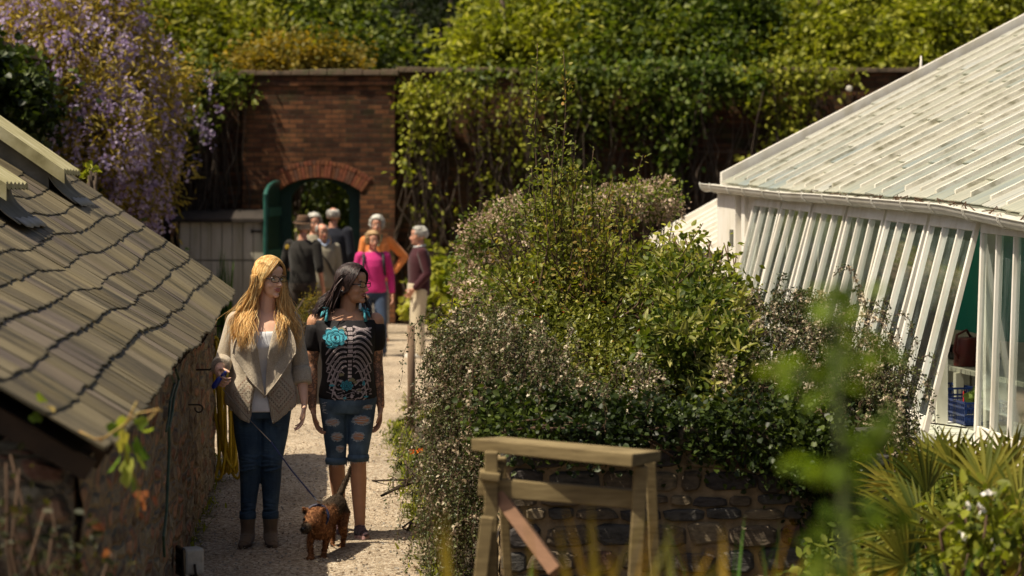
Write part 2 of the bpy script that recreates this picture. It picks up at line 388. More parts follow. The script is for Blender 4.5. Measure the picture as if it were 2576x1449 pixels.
# front built from convex strips
def strip(mb, poly):
    n = len(poly); vs = [(x, yf, z) for x, z in poly]+[(x, yb, z) for x, z in poly]
    mb.add(vs, [tuple(range(n)), tuple(range(2*n-1, n-1, -1))]+[(i, i+n, (i+1) % n+n, (i+1) % n) for i in range(n)])
strip(pier, [(px0, -.1), (ax0, -.1), (ax0, zt), (px0, zt)]); strip(pier, [(ax1, -.1), (px1, -.1), (px1, zt), (ax1, zt)])
for i in range(16):
    xa = ax0+(ax1-ax0)*i/16; xb = ax0+(ax1-ax0)*(i+1)/16; strip(pier, [(xa, arcz(xa)), (xb, arcz(xb)), (xb, zt), (xa, zt)])
pier.build('gate_pier', M_brick2, wall)
cp = MB()
n = 9; w = (px1-px0+.12)/n
for i in range(n): cp.box((px0-.06+i*w+.004, yf-.06-random.uniform(0, .02), zt+.002), (px0-.06+(i+1)*w-.004, yb+.06, zt+.08+random.uniform(-.012, .02)))
cp.build('coping', M_cop, wall, bevel=.01)
cr = MB()
for i in range(3): cr.box((px0-.02, yf-.03, zt-.16-i*.001), (px1+.02, yf-.001, zt-.10)) if i == 0 else None
cr.build('brick_course', M_brick2, wall)
# arch of voussoirs
M_vou = [simple('arch_brick_orange', (.26, .095, .038), (.13, .05, .025), 9, .9, .4, .01), simple('arch_brick_red', (.25, .075, .035), (.14, .05, .028), 9, .9, .4, .01), simple('arch_brick_brown', (.16, .07, .04), (.09, .045, .03), 9, .9, .4, .01)]
vo = MB(); rise = zc-zs; Rr = (aw*aw+rise*rise)/(2*rise); zc0 = zc-Rr; th = math.asin(min(1, (aw+.03)/Rr)); nv = 27
for ringi, (r0, r1) in enumerate(((0.0, .19), (.20, .27))):
    for i in range(nv):
        a0 = -th+2*th*i/nv+.004; a1 = -th+2*th*(i+1)/nv-.004; vo.cur = random.choice((0, 0, 1, 1, 2)); pr = random.uniform(.01, .022)
        P = []
        for y in (yf-pr, yf+.1):
            P.append([(acx+(Rr+r)*math.sin(a), y, zc0+(Rr+r)*math.cos(a)) for a, r in ((a0, r0), (a1, r0), (a1, r1), (a0, r1))])
        vo.add(P[0]+P[1], [(3, 2, 1, 0), (4, 5, 6, 7), (0, 1, 5, 4), (1, 2, 6, 5), (2, 3, 7, 6), (3, 0, 4, 7)])
vo.build('arch', M_vou, wall, bevel=.004)
# green frame inside the arch
fr = MB(); fy0, fy1 = .12, .26; nseg = 20
def innerz(x, d): return arcz(x)
for i in range(nseg):
    xa = ax0+(ax1-ax0)*i/nseg; xb = ax0+(ax1-ax0)*(i+1)/nseg
    def low(x):
        u = (x-acx)/(aw-.16); return zs-.26+.44*math.sqrt(max(0, 1-min(1, u*u)))-(.9 if abs(u) >= 1 else 0)
    za, zb = (low(xa), low(xb)); 
    if abs((xa-acx)/(aw-.16)) >= 1 or abs((xb-acx)/(aw-.16)) >= 1: za = zb = 0
    fr.hexa([(xa, fy0, za), (xb, fy0, zb), (xb, fy1, zb), (xa, fy1, za), (xa, fy0, arcz(xa)-.002), (xb, fy0, arcz(xb)-.002), (xb, fy1, arcz(xb)-.002), (xa, fy1, arcz(xa)-.002)])
fr.build('gate_frame', M_darkgreen, wall)
# open gate leaf with a rounded head
lf = thing('garden_gate', 'dark green round-headed wooden gate standing open in the brick arch', 'gate', (ax0-3.06+.03, WY+yf-.03, 0), R(-93))
LM = MB(); Lw = 1.22
def leafz(u): return zs+.02+(zc-zs+.06)*math.sin(min(1, u*1.0)*math.pi/2) if False else zs-.14+.26*math.sqrt(max(0, 1-((u-.08)/.96)**2)) if u > .08 else zs+.12
for i in range(9):
    u0 = i/9; u1 = (i+1)/9; LM.hexa([(u0*Lw+.003, -.02, .04), (u1*Lw-.003, -.02, .04), (u1*Lw-.003, .02, .04), (u0*Lw+.003, .02, .04), (u0*Lw+.003, -.02, leafz(u0)), (u1*Lw-.003, -.02, leafz(u1)), (u1*Lw-.003, .02, leafz(u1)), (u0*Lw+.003, .02, leafz(u0))])
LM.build('boards', M_darkgreen, lf)
rm = MB()
for z in (.35, 1.1, 1.75): rm.box((.02, .021, z), (Lw-.02, .05, z+.14))
rm.tube([(Lw*min(1, u), 0, leafz(min(1, u))+.01) for u in np.linspace(0, 1, 14)]+[(Lw, 0, .04)], .035, 8)
rm.build('rim', simple('gate_rim_paint', (.03, .12, .095), (.015, .07, .055), 9, .4), lf)
# garden beyond the gate : dark hedge seen through it (built with the vegetation)

# small white boarded shed beside the gate
sh0 = D(452, 0, 32.6).x; sh1 = D(664, 0, 32.6).x; shw = sh1-sh0; shz = D(0, 560, 32.6).z
shed = thing('garden_store', 'low white boarded store with a dark sloping lid against the brick wall', 'store', (sh0, 32.6, 0))
m = MB(); nb = 8; w = shw/nb; zmid = D(0, 655, 32.6).z
for i in range(nb):
    m.box((i*w+.006, 0, zmid+.012), ((i+1)*w-.006, .03, shz)); m.box((i*w+.006, -.012, .04), ((i+1)*w-.006, .025, zmid-.01))
m.build('door', M_old_white, shed)
m = MB(); m.box((-.02, .032, .0), (shw+.02, 1.1, shz-.01)); m.build('body', simple('store_body', (.30, .27, .2), (.2, .18, .12), 4, .8), shed)
m = MB(); m.hexa([(-.1, -.1, shz+.01), (shw+.0, -.1, shz+.01), (shw+.0, 1.2, shz+.13), (-.1, 1.2, shz+.13), (-.1, -.1, shz+.06), (shw+.0, -.1, shz+.06), (shw+.0, 1.2, shz+.2), (-.1, 1.2, shz+.2)])
m.build('lid', simple('dark_felt', (.045, .035, .028), (.02, .016, .014), 6, .9, .4, .01), shed)
m = MB(); p = D(645, 582, 32.6); m.box((p.x-sh0-.07, -.02, p.z-.015), (p.x-sh0+.08, -.001, p.z+.015)); m.box((p.x-sh0-.08, -.03, p.z-.03), (p.x-sh0-.06, -.001, p.z+.03)); m.build('hinge', M_iron, shed)

# side garden wall on the left, behind the outbuilding
sw = thing('side_garden_wall', 'dark ivy-shaded brick wall running behind the wisteria', 'wall', (-5.6, 24, 0))
m = MB(); m.box((-.2, -7, -.1), (.2, 9.8, 3.6)); m.build('wall_panel', brickmat('side_brick', 'yz', mossamt=.8), sw)
m = MB()
for i in range(40): m.box((-.26, -7+i*.42+.004, 3.602), (.26, -7+(i+1)*.42-.004, 3.68+random.uniform(-.01, .015)))
m.build('coping', M_cop, sw)

# ================= slate roofed outbuilding on the left =================
BA = math.atan(.0891)
OX, OY = -1.9, 11.0
def bl(x, y, z=0): return (x-OX, y-OY, z)
c_, s_ = math.cos(BA), math.sin(BA)
hut = thing('outbuilding', 'low stone outbuilding with a sagging stone-slate roof beside the path', 'building', (OX*c_-OY*s_, OX*s_+OY*c_, 0), BA)
Y0, Y1 = 6.75, 16.6
def eave(y): return 1.285+.05*max(0, (y-14)/2.6)+.02*math.sin(y*1.3)-.012*math.sin(y*2.9)
def pitch(y): return .55+(.73-.55)*(y-Y0)/(Y1-Y0)
def roofz(y, t): return eave(y)+pitch(y)*t+.022*math.sin(y*.9+t*1.6)*min(1, t*2)+.006*math.sin(y*2.3-t*2)-.02*math.exp(-t*6)
XW = -.765; XE = -.70; RT = 2.7
M_wallL = rubble('rubble_wall', [(.20, .10, .06), (.32, .16, .10), (.24, .19, .13), (.38, .22, .13), (.14, .10, .07), (.30, .26, .18)], (.32, .25, .16), (9, 5, 13), .12, .035, speck=(.22, .21, .10))
def rough_wall(p0, p1, zb, ztf, mat, name, parent, nx=120, nz=26, amp=.022, thick=.35, nrm=None):
    """upright slab whose outer face is uneven"""
    p0 = Vector(p0); p1 = Vector(p1); d = p1-p0; nrm = Vector(nrm); m = MB()
    F = []; B = []
    from mathutils import noise
    for j in range(nz+1):
        rf = []
        for i in range(nx+1):
            u = i/nx; p = p0+d*u; z = zb+(ztf(u)-zb)*j/nz
            q = Vector((p.x*5, p.y*5, z*9)); k = noise.noise(q)*amp+noise.noise(q*2.7)*amp*.5
            rf.append((p.x+nrm.x*k, p.y+nrm.y*k, z))
        F.append(rf)
    m.grid(F)
    b0 = [(p0.x-nrm.x*thick, p0.y-nrm.y*thick), (p1.x-nrm.x*thick, p1.y-nrm.y*thick)]
    m.hexa([(p0.x-nrm.x*.03, p0.y-nrm.y*.03, zb), (p1.x-nrm.x*.03, p1.y-nrm.y*.03, zb), (*b0[1], zb), (*b0[0], zb), (p0.x-nrm.x*.03, p0.y-nrm.y*.03, ztf(0)), (p1.x-nrm.x*.03, p1.y-nrm.y*.03, ztf(1)), (*b0[1], ztf(1)), (*b0[0], ztf(0))])
    return m.build(name, mat, parent, smooth=True)
rough_wall(bl(XW, 6.95), bl(XW, 15.45), -.05, lambda u: 1.20, M_wallL, 'wall', hut, nrm=(1, 0, 0), nx=260)
rough_wall(bl(XW-2.4, 7.0), bl(XW-.02, 7.0), -.05, lambda u: 1.0+.25*(1-u), M_wallL, 'gable_wall', hut, nrm=(0, -1, 0))
m = MB(); m.box(bl(XW-4.6, 15.0, -.05), bl(XW-.06, 15.42, 1.2)); 
m.hexa([bl(XW-4.6, 15.02, 1.2), bl(XW-.1, 15.02, 1.2), bl(XW-.1, 15.4, 1.2), bl(XW-4.6, 15.4, 1.2), bl(XW-2.6, 15.02, 2.95), bl(XW-2.5, 15.02, 2.95), bl(XW-2.5, 15.4, 2.95), bl(XW-2.6, 15.4, 2.95)]); m.build('gable_wall', M_wallL, hut)
m = MB(); m.box(bl(XW-5.1, 7.0, -.05), bl(XW-4.75, 15.4, 1.2)); m.build('wall', M_wallL, hut)
def slatemat():
    t = NT('stone_slate'); r = t.attr('rnd'); uv = t.node('Attribute', attribute_name='suv').outputs['Vector']
    mp = t.node('Mapping'); t.t.links.new(uv, mp.inputs[0]); mp.inputs['Scale'].default_value = (46, 1.6, 1)
    n = t.noise(mp.outputs[0], 1, 6, .65); mp2 = t.node('Mapping'); t.t.links.new(uv, mp2.inputs[0]); mp2.inputs['Scale'].default_value = (150, 3, 1); n2 = t.noise(mp2.outputs[0], 1, 3)
    f = t.math('ADD', t.math('MULTIPLY', n, .85), t.math('MULTIPLY', r, .22))
    c = t.ramp(f, [(.30, (.03, .024, .018)), (.42, (.08, .068, .048)), (.53, (.15, .13, .085)), (.64, (.22, .19, .125)), (.8, (.36, .32, .23))])
    c = t.mix(.75, c, t.ramp(n2, [(.35, .25), (.6, 1.2)]), 'MULTIPLY')
    c = t.mix(1.0, c, (.94, .89, .80), 'MULTIPLY')
    c = t.mix(t.math('MULTIPLY', t.ramp(t.noise(t.coord('Object'), 38, 4, .7), [(.66, 0), (.72, 1)]), .7), c, (.42, .40, .28))
    v = t.coord('Object'); big = t.noise(v, 1.6, 4)
    c = t.mix(t.ramp(big, [(.45, 0), (.7, .45)]), c, (.21, .165, .075)); pu = t.ramp(t.math('FRACT', t.math('MULTIPLY', r, 7.3)), [(.80, 0), (.9, .35)]); c = t.mix(pu, c, (.13, .10, .105))
    c = t.mix(t.math('MULTIPLY', t.attr('edge'), t.ramp(t.noise(v, 18, 5), [(.3, .5), (.55, 1)])), c, (.03, .027, .015))
    t.base(c, .62, .35); t.bump(t.math('ADD', n, t.math('MULTIPLY', n2, .7)), .55, .008); return t.m
M_slate = slatemat(); 
def slate_roof():
    V = []; F = []; rn = []; eg = []; suv = []
    g = .163; nc = int(RT/g)+1
    for c in range(nc):
        y = Y0-random.uniform(0, .05); t0 = -.01+c*g
        while y < Y1-.03:
            w = random.uniform(.10, .30); y2 = min(y+w, Y1+random.uniform(-.02, .02)); rr = random.random()
            wav = .014*math.sin(y*1.5+c*.30)+.004*math.sin(y*3.7+c*.5)
            tl = t0+wav*(1 if c else .6)+random.uniform(-.006, .006)-(.02 if c == 0 else 0); tu = t0+g*2.0; lift = .016+random.uniform(0, .004); tilt = random.uniform(-.003, .003)
            th = .014; b = len(V); nsp = 3
            for k in range(nsp+1):
                u = k/nsp; yy = y+.003+(y2-y-.006)*u
                jag = random.uniform(-.006, .006)
                for (tt, up) in ((tl+jag, lift+tilt*(u-.5)*2), (tl+.010, lift-.0007+tilt*(u-.5)*2), (tu, .003), (tl+jag+.004, lift-th+tilt*(u-.5)*2)):
                    V.append(bl(XE-tt, yy, roofz(yy, max(tt, 0))+up+(0 if tt > 0 else pitch(yy)*tt))); rn.append(rr); eg.append(1.0 if tt <= tl+jag+.005 else .0)
                    suv.append((yy+rr*7, tt, 0))
            for k in range(nsp):
                a = b+k*4; F += [(a, a+4, a+5, a+1), (a+1, a+5, a+6, a+2), (a+3, a+7, a+4, a), ]
            F += [(b, b+1, b+2, b+3), (b+nsp*4+3, b+nsp*4+2, b+nsp*4+1, b+nsp*4)]
            y = y2
    me = bpy.data.meshes.new('slates'); me.from_pydata(V, [], F); o = link('slates', me, M_slate, None)
    fattr(o, 'rnd', rn); fattr(o, 'edge', eg); a = me.attributes.new('suv', 'FLOAT_VECTOR', 'POINT'); a.data.foreach_set('vector', np.array(suv, np.float32).ravel())
    return o
roof = MB()
roof.grid([[bl(XE-t-.01, y, roofz(y, t)-.012) for t in np.linspace(.02, RT, 14)] for y in np.linspace(Y0+.04, Y1-.04, 40)])
roof.grid([[bl(XE-t-.01, y, roofz(y, t)-.06) for t in np.linspace(.06, RT, 14)] for y in np.linspace(Y0+.05, Y1-.05, 40)])
rt = roofz(11, RT); roof.grid([[bl(XE-RT-t, y, rt-.62*t) for t in np.linspace(0, 2.6, 5)] for y in (Y0, Y1)])
ro = roof.build('roof', simple('roof_boarding', (.03, .022, .016), (.015, .012, .01), 8, .95), hut)
sl_ = slate_roof(); sl_.parent = ro; sl_.name = 'slates'
m = MB(); m.tube([bl(XE-RT, y, roofz(y, RT)+.03) for y in np.linspace(Y0, Y1, 12)], .07, 8); m.build('ridge', M_slate, ro)
m = MB()
for yy in np.linspace(Y0+.1, Y1-.2, 26): m.beam(bl(XE-.03, yy, roofz(yy, .03)-.10), bl(XE-.9, yy, roofz(yy, .9)-.12), .045, .07)
m.build('rafters', simple('old_rafter', (.05, .032, .02), (.03, .02, .014), 12, .9), ro)
# two ribbed rooflights on lead upstands
M_rib = simple('lichened_ribbed_sheet', (.40, .36, .19), (.25, .22, .10), 5, .7, .4, .006, c3=(.52, .48, .30), stretch=(1, 6, 1))
M_lead = simple('lead_flashing', (.15, .14, .11), (.10, .095, .075), 5, .8, .2, .004, c3=(.22, .215, .19))
M_leadb = simple('bright_lead_edge', (.30, .29, .27), (.20, .20, .18), 9, .5)
for (ya, yb_, tl) in ((14.45, 15.45, 1.02), (11.55, 12.45, .98)):
    rl = MB(); n = 6; hgt = .20; tu = 2.5
    def q(y, t, h): return Vector(bl(XE-t, y, roofz((ya+yb_)/2, 0)+pitch((ya+yb_)/2)*t+h))
    # ribs run down the slope
    for i in range(n):
        y_0 = ya+(yb_-ya)*i/n; y_1 = ya+(yb_-ya)*(i+1)/n; ymid = (y_0+y_1)/2; hh = .016
        for (p, r_, h0, h1) in ((y_0, ymid, 0, hh), (ymid, y_1, hh, 0)):
            rl.hexa([q(p, tl, hgt+h0-.02), q(r_, tl, hgt+h1-.02), q(r_, tu, hgt+h1-.02), q(p, tu, hgt+h0-.02), q(p, tl, hgt+h0+.012), q(r_, tl, hgt+h1+.012), q(r_, tu, hgt+h1+.012), q(p, tu, hgt+h0+.012)])
    rl.hexa([q(ya-.03, tl-.01, hgt-.07), q(ya, tl-.01, hgt-.07), q(ya, tu, hgt-.07), q(ya-.03, tu, hgt-.07), q(ya-.03, tl-.01, hgt+.02), q(ya, tl-.01, hgt+.02), q(ya, tu, hgt+.02), q(ya-.03, tu, hgt+.02)])
    rlo = rl.build('rooflight', M_rib, ro)
    up = MB(); up.hexa([q(ya+.03, tl+.10, -.05), q(yb_-.03, tl+.10, -.05), q(yb_-.03, tu, -.05), q(ya+.03, tu, -.05), q(ya+.03, tl+.10, hgt-.021), q(yb_-.03, tl+.10, hgt-.021), q(yb_-.03, tu, hgt-.021), q(ya+.03, tu, hgt-.021)])
    up.build('upstand', M_lead, rlo)
    ap = MB(); G = []
    for (tt, h) in ((tl+.10, .14), (tl+.085, .09), (tl+.05, .065), (tl+.0, .050), (tl-.05, .046), (tl-.08, .044)):
        G.append([q(y, tt+.008*math.sin(y*25), h+.008) for y in np.linspace(ya+.0, yb_-.02, 14)])
    ap.grid(G); ao = ap.build('flashing', M_lead, rlo, smooth=True); s_m = ao.modifiers.new('s', 'SOLIDIFY'); s_m.thickness = .006
    ap = MB(); G = []
    for (tt, h) in ((tl-.05, .058), (tl-.08, .056), (tl-.115, .050)):
        G.append([q(y, tt+.008*math.sin(y*25), h+.006) for y in np.linspace(ya+.05, yb_-.04, 14)])
    ap.grid(G); ao = ap.build('flashing', M_leadb, rlo, smooth=True); s_m = ao.modifiers.new('s', 'SOLIDIFY'); s_m.thickness = .004
# iron hooks in the wall and the green cable
def wallpt(xd, yd, out=.03):
    k = (xd-CX)/FD; Y = (XW/c_+.0)/(k+.0891); return D(xd, yd, Y)+Vector((out, 0, 0))
hk = 0
for (x, y, L) in ((560, 0, 0),):
    pass
for (x, y) in ((497, 930), (536, 820)):
    p = wallpt(x, y); m = MB(); m.tube([(-.06, 0, 0), (.045, 0, 0), (.06, 0, .012)], .006, 6); o = m.build('wall_nail', M_iron, loc=p)
    tag(o, 'rusty iron nail sticking out of the wall '+('beside the green cable' if x < 510 else 'just under the eaves near the far corner'), 'nail')
p = wallpt(474, 1018); m = MB(); m.tube([(-.03, 0, 0)]+[(.03+.022*math.sin(a), 0, -.022+.022*math.cos(a)) for a in np.linspace(0, 5, 12)], .005, 6)
tag(m.build('wall_hook', M_iron, loc=p), 'rusty round iron hook on the rubble wall', 'hook')
pts = [(425, 930), (433, 955), (420, 1000), (415, 1040), (407, 1075), (407, 1130), (404, 1200), (400, 1290), (392, 1350), (395, 1400)]
m = MB(); m.tube([wallpt(x, y, .035) for x, y in pts], .007, 6); m.tube([wallpt(x-13+k*1.3, y+10, .035) for k, (x, y) in enumerate(pts[:5])], .006, 6)
tag(m.build('cable', simple('green_cable', (.05, .10, .06), (.03, .06, .04), 20, .5)), 'thin green cable running down the rubble wall to the floodlight', 'cable')
# floodlight
fp = wallpt(432, 1405, .10); fl = thing('floodlight', 'small white floodlight on the ground against the outbuilding wall', 'light', (fp.x, fp.y, 0), R(25))
m = MB(); zz = fp.z; m.box((-.045, -.05, zz-.075), (.055, .05, zz+.055)); m.build('housing', simple('floodlight_white', (.50, .47, .40), (.36, .33, .27), 30, .5), fl, bevel=.012)
m = MB(); m.box((-.068, -.06, zz-.085), (-.046, .06, zz+.065)); m.build('glass', simple('dark_lens', (.01, .01, .012), (.015, .013, .012), 5, .15), fl, bevel=.008)
m = MB(); m.box((.01, -.01, .0), (.03, .01, zz-.075)); m.tube([(0, -.06, zz-.02), (.0, -.075, zz-.06), (.02, -.05, zz-.11), (.02, .05, zz-.11), (.0, .075, zz-.06), (0, .06, zz-.02)], .007, 6); m.build('bracket', M_iron, fl)
# yellow hose hung in long loops beyond the wall end
hp = D(565, 1000, 15.3); hs = MB()
for k in range(9):
    x0 = hp.x+random.uniform(-.055, .035); w = random.uniform(.02, .055); y_ = 15.25-random.uniform(0, .12); zb = random.uniform(.03, .16) if k > 2 else random.uniform(.0, .05)+.03; ztp = 1.02+random.uniform(-.05, .05); sw_ = random.uniform(-.02, .10)
    pts = []
    for i in range(25):
        a = 2*math.pi*i/24; cz = math.cos(a); u = (1-cz)/2
        pts.append((x0+w*math.sin(a)*(1+.6*u)+sw_*u**2, y_+.02*math.sin(a*2+k), ztp+(zb-ztp)*u))
    hs.tube(pts, .0115, 8)
hs.tube([(hp.x+.02, 15.1, .9), (hp.x+.06, 15.1, .7), (hp.x+.09, 15.1, .5), (hp.x+.15, 15.1, .35), (hp.x+.2, 15.12, .3)], .0115, 8)
tag(hs.build('hose', simple('yellow_hose', (.62, .43, .02), (.45, .30, .012), 10, .4), smooth=True), 'yellow garden hose hung in long loops by the outbuilding corner', 'hose')
m = MB(); m.tube([(hp.x-.14, 15.3, 1.02), (hp.x+.04, 15.22, 1.04), (hp.x+.05, 15.2, 1.10)], .012, 6); tag(m.build('hose_hook', M_iron), 'iron hook holding up the yellow hose', 'hook')
# ================= greenhouse on the right =================
GA = math.atan(.151); gh = thing('greenhouse', 'old white timber greenhouse with open slanting windows and a ribbed glass roof', 'greenhouse', (3.11, 14.0, 0), GA)
gc, gs = math.cos(GA), math.sin(GA)
def gl(x, y, z): return Vector((x, y, z))
def gW(x, y, z=0): return Vector((3.11+x*gc-y*gs, 14.0+x*gs+y*gc, z))
def zg(y):     # top of the gutter, sagging towards the near end
    return float(np.interp(y, [-2.2, -.97, .4, 3.33, 4.25, 7.2], [1.84, 1.911, 2.005, 2.077, 2.09, 2.185]))
def zh(y): return 1.835+.026*y      # top of the glass
def zsill(y): return .44+.026*y
NY, FY = -1.75, 6.95; SPAN = 4.7
def tanr(y): return .450+(.512-.450)*(y+1.75)/8.7
def rz(y, x): return zg(y)+.01+tanr(y)*(x+.05)
M_gl = None
def paneroof():
    t = NT('whitewashed_glass'); r = t.attr('rnd'); v = t.coord('Object', (.5, 12, 1)); n = t.noise(v, 1.5, 5, .6); o = t.coord('Object'); big = t.noise(o, 1.1, 3)
    f = t.math('ADD', t.math('MULTIPLY', n, .5), t.math('ADD', t.math('MULTIPLY', r, .33), t.math('MULTIPLY', big, .3)))
    c = t.ramp(f, [(.34, (.34, .41, .42)), (.46, (.44, .46, .38)), (.57, (.56, .55, .44)), (.70, (.64, .63, .55)), (.86, (.48, .55, .57))])
    gr = t.ramp(t.noise(o, 14, 6, .75), [(.66, 0), (.76, .5)]); c = t.mix(gr, c, (.20, .20, .12)); st_ = t.ramp(t.noise(t.coord('Object', (.35, 22, 1)), 1.6, 6, .7), [(.50, 0), (.62, .55)]); c = t.mix(st_, c, (.27, .28, .23))
    t.base(c, .34, .5); t.bump(n, .1, .004)
    tr = t.node('BsdfTranslucent'); t.set(tr.inputs[0], t.mix(.3, c, (.6, .7, .6))); mx = t.node('MixShader'); mx.inputs[0].default_value = .35
    t.t.links.new(t.bs.outputs[0], mx.inputs[1]); t.t.links.new(tr.outputs[0], mx.inputs[2]); t.t.links.new(mx.outputs[0], t.out.inputs[0]); return t.m
M_paneroof = paneroof()
M_bar = simple('flaking_white_bars', (.74, .70, .60), (.30, .28, .19), 9, .55, .2, .003, c3=(.80, .77, .68), stretch=(.6, 3, 1))
def glassmat():
    t = NT('greenhouse_glass'); v = t.coord('Object', (6, 6, 1.2)); n = t.noise(v, 1.2, 5, .65)
    t.base((.42, .52, .50), .25, .5)
    tr = t.node('BsdfTransparent'); t.set(tr.inputs[0], (.86, .95, .90)); gloss = t.node('BsdfGlossy'); gloss.inputs['Roughness'].default_value = .06; t.set(gloss.inputs[0], (.9, .95, .95))
    fr = t.node('Fresnel'); fr.inputs[0].default_value = 1.5
    m1 = t.node('MixShader'); t.t.links.new(t.math('MULTIPLY_ADD', fr.outputs[0], 2.2, .10), m1.inputs[0]); t.t.links.new(tr.outputs[0], m1.inputs[1]); t.t.links.new(gloss.outputs[0], m1.inputs[2])
    m2 = t.node('MixShader'); t.t.links.new(t.ramp(n, [(.45, .03), (.74, .20)]), m2.inputs[0]); t.t.links.new(m1.outputs[0], m2.inputs[1]); t.t.links.new(t.bs.outputs[0], m2.inputs[2])
    t.t.links.new(m2.outputs[0], t.out.inputs[0]); return t.m
M_glass = glassmat()
# roof panes in overlapping steps
bw = .345; nb = int((FY-NY)/bw); V = []; F = []; rn = []
for i in range(nb):
    ya = NY+i*bw; yb_ = ya+bw; x = -.04-random.uniform(0, .02); off = random.uniform(.3, .9)
    while x < SPAN:
        x2 = min(SPAN, x+off); off = random.uniform(.55, .95); rr = random.random(); b = len(V); lift = .014; tlt = random.uniform(-.006, .006)
        for k in range(5):
            u = k/4; y = ya+(yb_-ya)*u; sc = .025*(1-(2*u-1)**2)
            V += [gl(x-sc, y, rz(y, x)+lift+tlt*u), gl(x2+.05, y, rz(y, x2)+.001+tlt*u+.05*tanr(y)), gl(x-sc, y, rz(y, x)+lift-.006+tlt*u)]; rn += [rr]*3
        for k in range(4): a = b+k*3; F += [(a, a+3, a+4, a+1), (a+2, a+5, a+3, a)]
        x = x2
me = bpy.data.meshes.new('roof_panes'); me.from_pydata(V, [], F); rp = link('roof_panes', me, M_paneroof, gh); fattr(rp, 'rnd', rn)
def rbeam(mb, y, x0, x1, w, h, lo=0, n=1):
    for i in range(n):
        a = x0+(x1-x0)*i/n; b = x0+(x1-x0)*(i+1)/n
        mb.hexa([gl(a, y-w/2, rz(y, a)+lo), gl(b, y-w/2, rz(y, b)+lo), gl(b, y+w/2, rz(y, b)+lo), gl(a, y+w/2, rz(y, a)+lo), gl(a, y-w/2, rz(y, a)+h), gl(b, y-w/2, rz(y, b)+h), gl(b, y+w/2, rz(y, b)+h), gl(a, y+w/2, rz(y, a)+h)])
for i in range(1, nb):
    m = MB(); y = NY+i*bw; rbeam(m, y, -.01+random.uniform(-.03, .06), SPAN, .030, .040+random.uniform(-.004, .006), -.04); m.build('glazing_bar', M_bar, gh)
m = MB(); rbeam(m, FY+.03, -.02, SPAN, .07, .085, -.10); rbeam(m, FY+.085, .0, SPAN, .035, .03, -.15); m.build('rake_board', M_white, gh)
m = MB(); rbeam(m, NY-.03, -.08, SPAN, .07, .08, -.10); m.build('rake_board', M_white, gh)
# dirt lines beside the bars : thin moss strips in the corners
m = MB()
for i in range(nb):
    if random.random() < .95:
        y = NY+i*bw+.026; x = random.uniform(-.02, .6)
        while x < SPAN-.4:
            L = random.uniform(.2, 1.4); wd = random.uniform(.005, .014)*(2.4 if random.random() < .2 else 1)
            m.hexa([gl(x, y, rz(y, x)+.016), gl(x+L, y, rz(y, x+L)+.016), gl(x+L, y+wd, rz(y, x+L)+.016), gl(x, y+wd, rz(y, x)+.016), gl(x, y, rz(y, x)+.024), gl(x+L, y, rz(y, x+L)+.024), gl(x+L, y+wd, rz(y, x+L)+.024), gl(x, y+wd, rz(y, x)+.024)]); x += L+random.uniform(.05, .8)
mo_ = m.build('moss', simple('black_moss', (.07, .06, .035), (.03, .026, .018), 30, .95), rp); mo_['kind'] = 'stuff'
# gutter
M_gut = simple('grey_white_gutter', (.62, .60, .53), (.50, .48, .40), 5, .42, .04, .002, c3=(.68, .66, .60), stretch=(1, .5, 1))
m = MB(); ysg = np.linspace(NY-.1, 7.22, 60); Rg = .062
G = [[gl(-.115+Rg*math.cos(a)*1.05, y, zg(y)-.005+Rg*math.sin(a)*1.15) for a in np.linspace(math.pi, 2*math.pi, 9)] for y in ysg]
m.grid(G); G2 = [[gl(-.115+(Rg-.006)*math.cos(a)*1.05, y, zg(y)-.005+(Rg-.006)*math.sin(a)*1.15) for a in np.linspace(math.pi, 2*math.pi, 9)] for y in ysg]
m.grid(G2)
for yy in (7.22,): m.add([gl(-.115+Rg*math.cos(a)*1.05, yy, zg(yy)-.005+Rg*math.sin(a)*1.15) for a in np.linspace(math.pi, 2*math.pi, 9)], [tuple(range(9))])
m.tube([gl(-.115-Rg*1.05, y, zg(y)-.005) for y in ysg], .007, 6); gut = m.build('gutter', M_gut, gh, smooth=True)
for y in list(np.arange(-1.3, 7.2, .62)+np.array([.03*math.sin(k*3) for k in range(14)]))+[7.18]:
    m = MB(); P = [gl(-.115+(Rg+.006)*math.cos(a)*1.05, y, zg(y)-.005+(Rg+.006)*math.sin(a)*1.15) for a in np.linspace(math.pi-.25, 2*math.pi, 10)]
    for dy in (-.012, .012): m.tube([p+Vector((0, dy, 0)) for p in P], .004, 5)
    m.build('gutter_clip', M_gut, gut)
m = MB()
for k in range(26):
    y = random.uniform(-1, 3.6); x = random.uniform(-.15, -.06); z = zg(y)-.01
    m.tube([(x, y, z), (x+random.uniform(-.03, .05), y+random.uniform(-.1, .1), z+random.uniform(.01, .05)), (x+random.uniform(-.05, .05), y+random.uniform(-.15, .15), z+random.uniform(0, .04))], .004, 4)
tag(m.build('leaf_litter', simple('dead_twig', (.10, .055, .03), (.06, .035, .02), 20, .9), gut), 'dead twigs and leaves caught in the gutter', kind='stuff')
